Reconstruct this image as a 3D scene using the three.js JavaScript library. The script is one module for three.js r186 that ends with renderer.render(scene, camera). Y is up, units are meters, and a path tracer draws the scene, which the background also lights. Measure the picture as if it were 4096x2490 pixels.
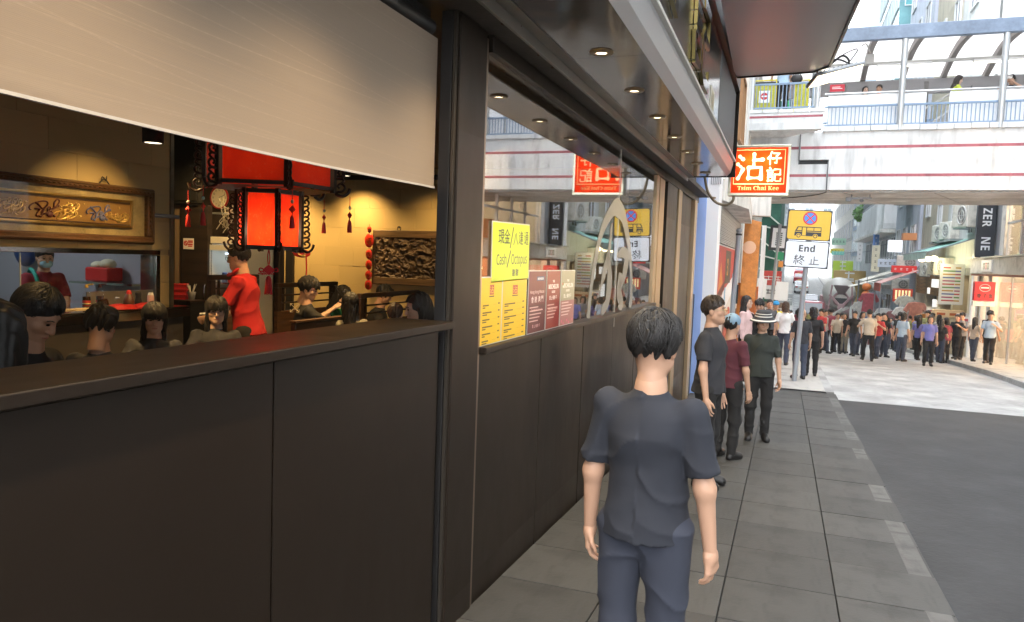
import * as THREE from 'three';
import { mergeGeometries } from 'three/addons/utils/BufferGeometryUtils.js';
import { RoundedBoxGeometry } from 'three/addons/geometries/RoundedBoxGeometry.js';
import { RectAreaLightUniformsLib } from 'three/addons/lights/RectAreaLightUniformsLib.js';

// ---------------------------------------------------------------- camera, sky, sun, exposure
RectAreaLightUniformsLib.init();
const scene = new THREE.Scene();
const camera = new THREE.PerspectiveCamera(45.18, 1024 / 622, 0.05, 1200);
camera.position.set(0, 1.65, 0);
camera.rotation.set(THREE.MathUtils.degToRad(-4.038), THREE.MathUtils.degToRad(20.061), THREE.MathUtils.degToRad(2.0), 'YXZ');
const renderer = new THREE.WebGLRenderer();
renderer.toneMapping = THREE.LinearToneMapping;
renderer.toneMappingExposure = 1.0;
renderer.shadowMap.enabled = true;
const SKY = 8.2;                                                     // overcast: a bright, nearly even white
{
  const W = 256, H = 128, data = new Float32Array(W * H * 4);
  for (let j = 0; j < H; j++) for (let i = 0; i < W; i++) {
    const up = (j + 0.5) / H * 2 - 1, a = i / W * Math.PI * 2;
    const cloud = 1 + 0.05 * Math.sin(3 * a + 5 * up) + 0.04 * Math.sin(7 * a - 9 * up + 1.3) + 0.03 * Math.sin(13 * a + 4 * up);
    const k = SKY * cloud * (0.8 + 0.35 * Math.max(0, up)), o = (j * W + i) * 4;
    data[o] = k * 0.94; data[o + 1] = k * 0.985; data[o + 2] = k * 1.06; data[o + 3] = 1;
  }
  const sky = new THREE.DataTexture(data, W, H, THREE.RGBAFormat, THREE.FloatType);
  sky.mapping = THREE.EquirectangularReflectionMapping; sky.magFilter = THREE.LinearFilter; sky.minFilter = THREE.LinearFilter; sky.wrapS = THREE.RepeatWrapping; sky.needsUpdate = true;
  scene.background = sky; scene.environment = sky;
}
const sun = new THREE.DirectionalLight(new THREE.Color(1, 0.97, 0.92), 0.9);
sun.position.set(20, 42, 48); sun.target.position.set(2, 0, -25);
sun.castShadow = true; sun.shadow.radius = 40; sun.shadow.mapSize.set(2048, 2048);
Object.assign(sun.shadow.camera, { left: -60, right: 60, top: 60, bottom: -60, near: 1, far: 240 });
scene.add(sun, sun.target);

// ---------------------------------------------------------------- helpers
const V = (x, y, z) => new THREE.Vector3(x, y, z), PI = Math.PI, rad = (d) => d * PI / 180;
let seedState = 12345;
const rnd = () => { seedState = (seedState * 1664525 + 1013904223) >>> 0; return seedState / 4294967296; };
const rr = (a, b) => a + (b - a) * rnd();
const used = new Map();
function numbered(name) { const n = used.get(name) || 0; used.set(name, n + 1); return n ? `${name}_${String(n).padStart(3, '0')}` : name; }
function tag(o, label, category, group) { o.userData.label = label; o.userData.category = category; if (group) o.userData.group = group; return o; }
function thing(name, label, category, pos = [0, 0, 0], turn = 0, group) {
  const o = new THREE.Group(); o.name = numbered(name); o.position.set(...pos); o.rotation.y = turn; scene.add(o);
  return tag(o, label, category, group);
}
function asMesh(g) {
  if (!Array.isArray(g)) return g;
  const list = g.map((x) => { const y = x.index ? x.toNonIndexed() : x; for (const k of Object.keys(y.attributes)) if (!['position', 'normal', 'uv'].includes(k)) y.deleteAttribute(k); if (!y.attributes.uv) y.setAttribute('uv', new THREE.BufferAttribute(new Float32Array(y.attributes.position.count * 2), 2)); return y; });
  return mergeGeometries(list);
}
function part(parent, name, geo, mat, label) {
  const m = new THREE.Mesh(asMesh(geo), mat); m.name = name; m.castShadow = m.receiveShadow = true; parent.add(m);
  if (label) m.userData.label = label;
  return m;
}
function solo(name, label, category, geo, mat, group) { const m = new THREE.Mesh(asMesh(geo), mat); m.name = numbered(name); m.castShadow = m.receiveShadow = true; scene.add(m); return tag(m, label, category, group); }
function struct(name, geo, mat) { const m = new THREE.Mesh(asMesh(geo), mat); m.name = numbered(name); m.castShadow = m.receiveShadow = true; m.userData.kind = 'structure'; scene.add(m); return m; }
// box from min to max corner with uv in metres
function metricUV(g) {
  const p = g.attributes.position, n = g.attributes.normal, uv = new Float32Array(p.count * 2);
  for (let i = 0; i < p.count; i++) {
    const ax = Math.abs(n.getX(i)), ay = Math.abs(n.getY(i)), az = Math.abs(n.getZ(i));
    const [u, v] = ax >= ay && ax >= az ? [p.getZ(i), p.getY(i)] : ay >= az ? [p.getX(i), p.getZ(i)] : [p.getX(i), p.getY(i)];
    uv[i * 2] = u; uv[i * 2 + 1] = v;
  }
  g.setAttribute('uv', new THREE.BufferAttribute(uv, 2)); return g;
}
function bx(x0, y0, z0, x1, y1, z1, r = 0) {
  const w = Math.abs(x1 - x0), h = Math.abs(y1 - y0), d = Math.abs(z1 - z0);
  const rad_ = Math.min(r, w / 2.01, h / 2.01, d / 2.01);
  const g = rad_ > 0 ? new RoundedBoxGeometry(w, h, d, 1, rad_) : new THREE.BoxGeometry(w, h, d);
  g.translate((x0 + x1) / 2, (y0 + y1) / 2, (z0 + z1) / 2); return metricUV(g);
}
const cb = (cx, cy, cz, w, h, d, r = 0) => bx(cx - w / 2, cy - h / 2, cz - d / 2, cx + w / 2, cy + h / 2, cz + d / 2, r);
function bar(a, b, r, seg = 8, r2 = r) {                              // round bar between two points
  const A = V(...a), B = V(...b), L = A.distanceTo(B), g = new THREE.CylinderGeometry(r2, r, L, seg);
  g.translate(0, L / 2, 0); g.applyQuaternion(new THREE.Quaternion().setFromUnitVectors(V(0, 1, 0), B.clone().sub(A).normalize())); g.translate(A.x, A.y, A.z); return g;
}
function beam(a, b, w, h) {                                          // square bar between two points
  const A = V(...a), B = V(...b), L = A.distanceTo(B), g = new THREE.BoxGeometry(w, h, L), m = new THREE.Matrix4().lookAt(B, A, Math.abs(B.clone().sub(A).normalize().y) > 0.98 ? V(1, 0, 0) : V(0, 1, 0));
  g.applyMatrix4(m); g.translate((A.x + B.x) / 2, (A.y + B.y) / 2, (A.z + B.z) / 2); return g;
}
const tube = (pts, r, seg = 24, rs = 7, closed = false) => new THREE.TubeGeometry(new THREE.CatmullRomCurve3(pts.map((p) => V(...p)), closed), seg, r, rs, closed);
const lathe = (pts, seg = 20) => new THREE.LatheGeometry(pts.map(([x, y]) => new THREE.Vector2(x, y)), seg);
const ball = (x, y, z, rx, ry = rx, rz = rx, ws = 14, hs = 10) => { const g = new THREE.SphereGeometry(1, ws, hs); g.scale(rx, ry, rz); g.translate(x, y, z); return g; };
const moved = (g, x, y, z) => { g.translate(x, y, z); return g; };
function poly(points, y0, y1) {                                       // plan polygon [x, z] extruded from y0 to y1
  const s = new THREE.Shape(points.map(([x, z]) => new THREE.Vector2(x, -z))), g = new THREE.ExtrudeGeometry(s, { depth: y1 - y0, bevelEnabled: false });
  g.rotateX(-PI / 2); g.translate(0, y0, 0); g.computeVertexNormals(); return metricUV(g);
}
function profileX(points, z0, z1) {                                   // profile [x, y] swept along z
  const s = new THREE.Shape(points.map(([x, y]) => new THREE.Vector2(x, y))), g = new THREE.ExtrudeGeometry(s, { depth: Math.abs(z1 - z0), bevelEnabled: false });
  g.translate(0, 0, Math.min(z0, z1)); return metricUV(g);
}
// facing: a flat face quad with uv 0..1, thin box behind it is built separately
function face(w, h, x, y, z, ry = 0, rx = 0) { const g = new THREE.PlaneGeometry(w, h); if (rx) g.rotateX(rx); g.rotateY(ry); g.translate(x, y, z); return g; }

// ---------------------------------------------------------------- noise and textures
function hash2(x, y, s) { let h = Math.imul(x | 0, 374761393) ^ Math.imul(y | 0, 668265263) ^ Math.imul(s | 0, 2147483647 - 97); h = Math.imul(h ^ (h >>> 13), 1274126177); return ((h ^ (h >>> 16)) >>> 0) / 4294967296; }
function vnoise(x, y, p, s) {                                         // tiling value noise of period p
  const xi = Math.floor(x), yi = Math.floor(y), fx = x - xi, fy = y - yi, u = fx * fx * (3 - 2 * fx), v = fy * fy * (3 - 2 * fy), m = (k) => ((k % p) + p) % p;
  const a = hash2(m(xi), m(yi), s), b = hash2(m(xi + 1), m(yi), s), c = hash2(m(xi), m(yi + 1), s), d = hash2(m(xi + 1), m(yi + 1), s);
  return (a + (b - a) * u) * (1 - v) + (c + (d - c) * u) * v;
}
function fbm(x, y, p, s, oct = 4) { let t = 0, a = 0.5, q = p; for (let i = 0; i < oct; i++) { t += a * vnoise(x, y, q, s + i); x *= 2; y *= 2; q *= 2; a *= 0.5; } return t / (1 - Math.pow(0.5, oct)); }
function dataTex(n, fn, srgb, rep = 1) {
  const d = new Uint8Array(n * n * 4);
  for (let j = 0; j < n; j++) for (let i = 0; i < n; i++) { const c = fn(i / n, j / n), o = (j * n + i) * 4; for (let k = 0; k < 3; k++) d[o + k] = Math.max(0, Math.min(255, Math.round((Array.isArray(c) ? c[k] : c) * 255))); d[o + 3] = 255; }
  const t = new THREE.DataTexture(d, n, n); t.wrapS = t.wrapT = THREE.RepeatWrapping; t.magFilter = THREE.LinearFilter; t.minFilter = THREE.LinearMipmapLinearFilter; t.repeat.set(rep, rep); if (srgb) t.colorSpace = THREE.SRGBColorSpace; t.needsUpdate = true; return t;
}
const rep = (t, x, y = x) => { const c = t.clone(); c.repeat.set(x, y); c.needsUpdate = true; return c; };
const mottleT = dataTex(256, (u, v) => { const n = fbm(u * 6, v * 6, 6, 3, 5), f = fbm(u * 40, v * 40, 40, 8, 3); return 0.72 + 0.32 * n * 0.8 + 0.12 * (f - 0.5); }, true);
const grimeT = dataTex(256, (u, v) => { const n = fbm(u * 5, v * 5, 5, 21, 5), s = fbm(u * 30, v * 4, 30, 5, 3); let c = 0.98 - 0.3 * Math.max(0, n - 0.52) * 2 - 0.14 * Math.max(0, s - 0.55) * 2; return [c, c * 0.985, c * 0.96]; }, true);
const streakT = dataTex(256, (u, v) => { const s = fbm(u * 24, v * 3, 24, 33, 4), f = fbm(u * 90, v * 10, 90, 11, 2), n = fbm(u * 6, v * 6, 6, 4, 4); const c = 1 - 0.32 * Math.max(0, s - 0.54) * 2 * (0.3 + n) - 0.04 * (f - 0.3); return [c * 0.995, c, c]; }, true);
const brushT = dataTex(256, (u, v) => 0.5 + 0.5 * (fbm(u * 4, v * 200, 4, 9, 2) - 0.5) + 0.35 * (fbm(u * 5, v * 5, 5, 14, 4) - 0.5), false);
const roughT = dataTex(256, (u, v) => 0.45 + 0.75 * (fbm(u * 7, v * 7, 7, 17, 5) - 0.32) + 0.18 * (fbm(u * 60, v * 60, 60, 2, 2) - 0.5), false);
const smearT = dataTex(256, (u, v) => 0.82 + 0.3 * (fbm(u * 6, v * 3, 6, 71, 5) - 0.5) + 0.1 * (fbm(u * 50, v * 20, 50, 72, 2) - 0.5), false);
const bumpT = dataTex(256, (u, v) => 0.5 * fbm(u * 30, v * 30, 30, 27, 4) + 0.5 * fbm(u * 5, v * 5, 5, 6, 3), false);
const weaveT = dataTex(256, (u, v) => 0.5 + 0.25 * Math.sin(u * 2 * PI * 64) * 0.6 + 0.25 * Math.sin(v * 2 * PI * 64) * 0.6 + 0.2 * (fbm(u * 60, v * 60, 60, 7, 2) - 0.5), false);
const woodT = dataTex(256, (u, v) => { const n = fbm(u * 3, v * 40, 3, 31, 4), k = 0.65 + 0.5 * (n - 0.3); return [k, k * 0.93, k * 0.85]; }, true);
function M(rgb, o = {}) {
  const { phys, ...rest } = o, m = phys ? new THREE.MeshPhysicalMaterial(rest) : new THREE.MeshStandardMaterial(rest);
  m.color.setRGB(...rgb); if (o.roughness === undefined) m.roughness = 0.7; m.side = THREE.DoubleSide; return m;
}
const glow = (rgb, k) => { const m = M([0.6, 0.6, 0.6], { roughness: 0.5 }); m.emissive = new THREE.Color().setRGB(...rgb); m.emissiveIntensity = k; return m; };
function canvasTex(w, h, draw) { const c = document.createElement('canvas'); c.width = w; c.height = h; const x = c.getContext('2d'); draw(x, w, h); const t = new THREE.CanvasTexture(c); t.colorSpace = THREE.SRGBColorSpace; t.magFilter = THREE.LinearFilter; return t; }
const printed = (w, h, draw, o = {}) => M([1, 1, 1], { map: canvasTex(w, h, draw), roughness: 0.5, ...o });

// ---------------------------------------------------------------- brush-stroke characters on a 100 x 100 square, y down
const GLYPH = {
  zhan: '10 12 22 22/4 40 16 50/6 92 14 78 24 58/62 4 62 50/62 26 94 24/44 52 44 94/44 52 90 52 90 94/44 90 90 90',
  zai: '30 4 20 30 4 52/20 32 20 96/44 14 88 14 66 36/66 36 68 88 54 82/36 52 98 50',
  ji: '22 4 28 12/6 22 46 22/12 36 40 36/12 50 40 50/12 64 12 92/12 64 42 64 42 92/12 88 42 88/54 14 92 14 92 48/56 48 92 48/56 48 56 86 66 92 94 92 96 74',
  zhong: '24 4 12 24 26 24/34 12 10 44 38 42/24 44 24 96/10 60 6 82/36 58 42 78/62 4 54 26 44 40/60 18 90 18 72 44 46 62/62 28 78 46 96 60/66 66 78 74/56 80 80 96',
  zhi: '50 8 50 92/50 44 84 44/24 38 24 92/6 92 96 92',
  xian: '6 14 40 14/8 46 38 46/22 14 22 84/4 88 42 78/52 8 52 60/52 8 90 8 90 60/52 26 90 26/52 42 90 42/52 60 90 60/62 60 58 80 44 96/76 60 76 90 96 92 98 76',
  jin: '50 4 30 28 6 44/50 4 70 28 96 42/30 42 70 42/18 62 82 62/50 42 50 94/28 72 36 86/74 70 64 86/8 94 94 94',
  ba: '38 22 28 60 6 92/58 14 70 60 96 90',
  da: '10 10 20 20/6 36 22 36 16 60 24 74/4 90 20 78 50 94 98 94/42 16 86 16/62 4 62 30/34 30 96 30/52 36 56 44/76 34 70 44/40 48 90 48/42 60 88 60/34 72 96 72/64 48 64 86',
  tong: '10 10 20 20/6 36 22 36 16 60 24 74/4 90 20 78 50 94 98 94/40 8 86 8 66 24/54 18 66 26/42 30 42 84/42 30 90 30 90 84 82 82/42 46 90 46/42 62 90 62/66 30 66 84',
  xie: '16 4 20 12/4 18 32 18/8 32 28 32/8 44 28 44/8 58 8 90/8 58 28 58 28 90/8 86 28 86/48 4 44 14/40 16 40 70/40 16 62 16 62 94 54 90/40 32 62 32/40 50 62 50/34 68 64 68/62 72 38 94/70 30 98 30/86 6 86 94 78 88/74 48 80 60',
  fu: '14 6 22 14/4 26 36 26 6 60/22 44 22 96/30 50 38 58/44 12 96 12/54 26 88 26 88 42 54 42 54 26/46 54 94 54 94 96 46 96 46 54/70 54 70 96/46 74 94 74',
  xiang: '70 6 30 14/8 26 92 26/50 12 50 50/46 30 8 52/54 30 92 50/28 56 28 96/28 56 74 56 74 96/28 74 74 74/28 94 74 94',
  gang: '8 10 20 20/4 38 16 48/6 94 22 64/34 20 92 20/28 40 98 40/50 6 50 40/76 6 76 40/48 40 28 64/76 40 96 60/46 58 76 58 76 74 46 74/46 58 46 92 90 92 92 80',
  ao: '8 10 20 20/4 38 16 48/6 94 22 64/60 4 54 14/36 16 36 60/36 16 88 16 88 60/44 38 80 38/62 22 62 58/48 26 54 32/76 26 70 32/28 66 98 66/62 60 30 96/64 68 96 96',
  men: '10 8 10 96/10 8 42 8 42 42 10 42/10 26 42 26/58 8 58 42/58 8 90 8 90 96 82 92/58 26 90 26/58 42 90 42',
  zi: '18 12 82 12 50 36/50 36 52 92 34 84/4 54 96 52',
  mian: '10 14 90 14/50 4 40 26/20 28 20 92/20 28 82 28 82 92/20 92 82 92/40 28 40 92/62 28 62 92/40 50 62 50/40 70 62 70',
};
const strokesOf = (k) => GLYPH[k].split('/').map((s) => { const n = s.split(' ').map(Number), r = []; for (let i = 0; i < n.length; i += 2) r.push([n[i], n[i + 1]]); return r; });
function glyph(x, k, X, Y, S, w, color, squash = 1) {
  x.strokeStyle = color; x.lineWidth = w; x.lineCap = 'round'; x.lineJoin = 'round';
  for (const st of strokesOf(k)) { x.beginPath(); st.forEach(([a, b], i) => { const px = X + a / 100 * S * squash, py = Y + b / 100 * S; i ? x.lineTo(px, py) : x.moveTo(px, py); }); x.stroke(); }
}
function glyphBrush(x, k, X, Y, S, w, color, squash = 1) {            // strokes that swell and thin like a brush
  x.fillStyle = color;
  strokesOf(k).forEach((st, si) => {
    const pts = []; for (let i = 0; i + 1 < st.length; i++) for (let t = 0; t < 1; t += 0.04) pts.push([st[i][0] + (st[i + 1][0] - st[i][0]) * t, st[i][1] + (st[i + 1][1] - st[i][1]) * t]);
    pts.push(st[st.length - 1]);
    pts.forEach(([a, b], i) => { const t = i / (pts.length - 1), r = w * (1.15 - 0.55 * Math.sin(PI * Math.min(1, t * 1.15)) * 0.7 - 0.35 * t * (si % 2)); x.beginPath(); x.arc(X + a / 100 * S * squash, Y + b / 100 * S, Math.max(w * 0.35, r), 0, 7); x.fill(); });
  });
}
const text = (x, s, X, Y, size, color, font = 'sans-serif', align = 'center', weight = 'bold') => { x.fillStyle = color; x.font = `${weight} ${size}px ${font}`; x.textAlign = align; x.textBaseline = 'middle'; x.fillText(s, X, Y); };

// ---------------------------------------------------------------- common materials
const MT = {
  brownSteel: M([0.019, 0.013, 0.009], { phys: 1, specularIntensity: 0.4, metalness: 0.15, roughness: 0.5, roughnessMap: rep(smearT, 0.45), bumpMap: rep(brushT, 0.6, 0.1), bumpScale: 0.0003 }),
  brownSteelPlain: M([0.024, 0.018, 0.014], { phys: 1, specularIntensity: 0.45, metalness: 0.25, roughness: 0.42 }),
  soffit: M([0.17, 0.14, 0.115], { metalness: 1, roughness: 0.2, roughnessMap: rep(roughT, 0.25), bumpMap: rep(roughT, 0.12), bumpScale: 0.004 }),
  fascia: M([0.42, 0.43, 0.44], { metalness: 1, roughness: 0.34, roughnessMap: rep(brushT, 0.4, 1.2), bumpMap: rep(brushT, 0.5, 2), bumpScale: 0.0006 }),
  steel: M([0.62, 0.62, 0.62], { metalness: 1, roughness: 0.3, roughnessMap: rep(brushT, 1, 1) }),
  brightSteel: M([0.4, 0.4, 0.41], { phys: 1, specularIntensity: 0.6, metalness: 0.25, roughness: 0.45, bumpMap: rep(roughT, 0.2), bumpScale: 0.002 }),
  canopy: M([0.24, 0.245, 0.265], { phys: 1, specularIntensity: 0.5, metalness: 0.1, roughness: 0.42, bumpMap: rep(roughT, 0.12), bumpScale: 0.003 }),
  black: M([0.012, 0.011, 0.011], { roughness: 0.5 }),
  darkWood: M([0.045, 0.024, 0.014], { map: rep(woodT, 1, 1), roughness: 0.45 }),
  brownWood: M([0.11, 0.058, 0.028], { map: rep(woodT, 1, 1), roughness: 0.5 }),
  glass: new THREE.MeshPhysicalMaterial({ color: 0xffffff, transmission: 1, thickness: 0, roughness: 0, ior: 2.3, side: THREE.DoubleSide }),
  pane: new THREE.MeshPhysicalMaterial({ color: 0xffffff, transmission: 1, thickness: 0, roughness: 0, ior: 1.5, side: THREE.DoubleSide }),
  white: M([0.72, 0.72, 0.71], { map: rep(grimeT, 0.5), roughness: 0.6 }),
  whitePlain: M([0.8, 0.8, 0.79], { roughness: 0.5 }),
  cream: M([0.62, 0.54, 0.4], { roughness: 0.55 }),
  concrete: M([0.42, 0.42, 0.41], { map: rep(mottleT, 0.4), roughness: 0.9, bumpMap: rep(bumpT, 0.8), bumpScale: 0.004 }),
  redPaint: M([0.42, 0.13, 0.17], { roughness: 0.7, map: rep(grimeT, 0.7, 0.7) }),
  blueSteel: M([0.22, 0.3, 0.42], { roughness: 0.5 }),
  greySteel: M([0.3, 0.32, 0.34], { roughness: 0.45, metalness: 0.3 }),
  gold: M([0.75, 0.52, 0.16], { metalness: 1, roughness: 0.28 }),
  red: M([0.5, 0.014, 0.012], { roughness: 0.6 }),
};
// ---------------------------------------------------------------- people: smooth joined fields meshed as one surface
function netMesh(fn, lo, hi, cell) {                                   // surface of fn = 0 (negative inside) by surface nets
  const nx = Math.ceil((hi[0] - lo[0]) / cell) + 1, ny = Math.ceil((hi[1] - lo[1]) / cell) + 1, nz = Math.ceil((hi[2] - lo[2]) / cell) + 1;
  const val = new Float32Array(nx * ny * nz), id = (i, j, k) => i + nx * (j + ny * k);
  for (let k = 0; k < nz; k++) for (let j = 0; j < ny; j++) for (let i = 0; i < nx; i++) val[id(i, j, k)] = fn(lo[0] + i * cell, lo[1] + j * cell, lo[2] + k * cell);
  const at = new Int32Array(nx * ny * nz).fill(-1), pos = [], idx = [];
  for (let k = 0; k < nz - 1; k++) for (let j = 0; j < ny - 1; j++) for (let i = 0; i < nx - 1; i++) {
    let n = 0, sx = 0, sy = 0, sz = 0, mask = 0; const c = [];
    for (let q = 0; q < 8; q++) { c[q] = val[id(i + (q & 1), j + (q >> 1 & 1), k + (q >> 2))]; if (c[q] < 0) mask |= 1 << q; }
    if (mask === 0 || mask === 255) continue;
    for (let a = 0; a < 8; a++) for (const bit of [1, 2, 4]) { if (a & bit) continue; const b = a | bit; if ((c[a] < 0) === (c[b] < 0)) continue; const t = c[a] / (c[a] - c[b]); sx += (a & 1) + (bit === 1 ? t : 0); sy += (a >> 1 & 1) + (bit === 2 ? t : 0); sz += (a >> 2) + (bit === 4 ? t : 0); n++; }
    at[id(i, j, k)] = pos.length / 3; pos.push(lo[0] + (i + sx / n) * cell, lo[1] + (j + sy / n) * cell, lo[2] + (k + sz / n) * cell);
  }
  const quad = (a, b, c, d, flip) => { if (a < 0 || b < 0 || c < 0 || d < 0) return; flip ? idx.push(a, c, b, a, d, c) : idx.push(a, b, c, a, c, d); };
  for (let k = 1; k < nz - 1; k++) for (let j = 1; j < ny - 1; j++) for (let i = 1; i < nx - 1; i++) {
    const s = val[id(i, j, k)] < 0;
    if (s !== (val[id(i + 1, j, k)] < 0)) quad(at[id(i, j - 1, k - 1)], at[id(i, j, k - 1)], at[id(i, j, k)], at[id(i, j - 1, k)], !s);
    if (s !== (val[id(i, j + 1, k)] < 0)) quad(at[id(i - 1, j, k - 1)], at[id(i - 1, j, k)], at[id(i, j, k)], at[id(i, j, k - 1)], !s);
    if (s !== (val[id(i, j, k + 1)] < 0)) quad(at[id(i - 1, j - 1, k)], at[id(i, j - 1, k)], at[id(i, j, k)], at[id(i - 1, j, k)], !s);
  }
  const g = new THREE.BufferGeometry(); g.setAttribute('position', new THREE.Float32BufferAttribute(pos, 3)); g.setIndex(idx);
  const nrm = new Float32Array(pos.length), e = cell * 0.5;
  for (let i = 0; i < pos.length; i += 3) { const [x, y, z] = [pos[i], pos[i + 1], pos[i + 2]]; let a = fn(x + e, y, z) - fn(x - e, y, z), b = fn(x, y + e, z) - fn(x, y - e, z), c = fn(x, y, z + e) - fn(x, y, z - e), l = Math.hypot(a, b, c) || 1; nrm[i] = a / l; nrm[i + 1] = b / l; nrm[i + 2] = c / l; }
  g.setAttribute('normal', new THREE.BufferAttribute(nrm, 3)); g.setAttribute('uv', new THREE.Float32BufferAttribute(new Float32Array(pos.length / 3 * 2), 2));
  return g;
}
const smin = (a, b, k) => { const h = Math.max(k - Math.abs(a - b), 0) / k; return Math.min(a, b) - h * h * k * 0.25; };
function cone(p, q, r1, r2, flat = 1) {                                // tapered capsule; flat squeezes front to back
  const ax = p[0], ay = p[1], az = p[2], bx_ = q[0] - ax, by = q[1] - ay, bz = q[2] - az, L = bx_ * bx_ + by * by + bz * bz + 1e-9;
  return (x, y, z) => { const px = x - ax, py = y - ay, pz = z - az; let t = (px * bx_ + py * by + pz * bz) / L; t = t < 0 ? 0 : t > 1 ? 1 : t; const dx = px - bx_ * t, dy = py - by * t, dz = (pz - bz * t) * flat; return Math.sqrt(dx * dx + dy * dy + dz * dz) - (r1 + (r2 - r1) * t); };
}
const ell = (c, r) => { const m = Math.min(...r); return (x, y, z) => { const a = (x - c[0]) / r[0], b = (y - c[1]) / r[1], d = (z - c[2]) / r[2], q = Math.sqrt(a * a + b * b + d * d); return (q - 1) * m * (q < 1 ? 1 : 1.2); }; };
function blend(list, k) { return (x, y, z) => { let d = list[0](x, y, z); for (let i = 1; i < list.length; i++) d = smin(d, list[i](x, y, z), k); return d; }; }
function boundsOf(pts, pad) { const lo = [9, 9, 9], hi = [-9, -9, -9]; for (const p of pts) for (let c = 0; c < 3; c++) { lo[c] = Math.min(lo[c], p[c] - pad); hi[c] = Math.max(hi[c], p[c] + pad); } return [lo, hi]; }

// head in its own frame: origin at the middle of the skull, face towards +z; 0.235 m from chin to crown
const headCache = new Map();
function headGeometry(cell) {
  if (headCache.has(cell)) return headCache.get(cell);
  const f = blend([ell([0, 0.02, -0.012], [0.074, 0.098, 0.092]), ell([0, -0.03, 0.018], [0.062, 0.075, 0.066]), ell([0, -0.085, 0.05], [0.034, 0.026, 0.03]), cone([-0.045, -0.062, 0.01], [0, -0.092, 0.05], 0.026, 0.022), cone([0.045, -0.062, 0.01], [0, -0.092, 0.05], 0.026, 0.022)], 0.035);
  const nose = cone([0, 0.012, 0.082], [0, -0.026, 0.098], 0.009, 0.0135), nw = ell([0, -0.031, 0.09], [0.019, 0.009, 0.012]), brow = cone([-0.036, 0.024, 0.07], [0.036, 0.024, 0.07], 0.011, 0.011), ck1 = ell([-0.04, -0.022, 0.052], [0.024, 0.02, 0.02]), ck2 = ell([0.04, -0.022, 0.052], [0.024, 0.02, 0.02]);
  const lip = ell([0, -0.058, 0.08], [0.024, 0.007, 0.012]), lip2 = ell([0, -0.068, 0.078], [0.02, 0.007, 0.011]);
  const ears = [-1, 1].map((s) => ell([s * 0.078, -0.008, -0.012], [0.012, 0.033, 0.02]));
  const sockets = [-1, 1].map((s) => ell([s * 0.031, 0.006, 0.092], [0.018, 0.011, 0.014]));
  const neck = cone([0, -0.07, -0.02], [0, -0.16, -0.03], 0.054, 0.056);
  const fn = (x, y, z) => {
    let d = f(x, y, z); d = smin(d, brow(x, y, z), 0.014); d = smin(d, nose(x, y, z), 0.012); d = smin(d, nw(x, y, z), 0.008); d = smin(d, ck1(x, y, z), 0.02); d = smin(d, ck2(x, y, z), 0.02);
    for (const s of sockets) d = -smin(-d, s(x, y, z), 0.012);
    d = smin(d, lip(x, y, z), 0.006); d = smin(d, lip2(x, y, z), 0.006); for (const e of ears) d = smin(d, e(x, y, z), 0.01); return smin(d, neck(x, y, z), 0.03);
  };
  const g = netMesh(fn, [-0.105, -0.17, -0.13], [0.105, 0.135, 0.13], cell); headCache.set(cell, g); return g;
}
const hairCache = new Map();
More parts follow.
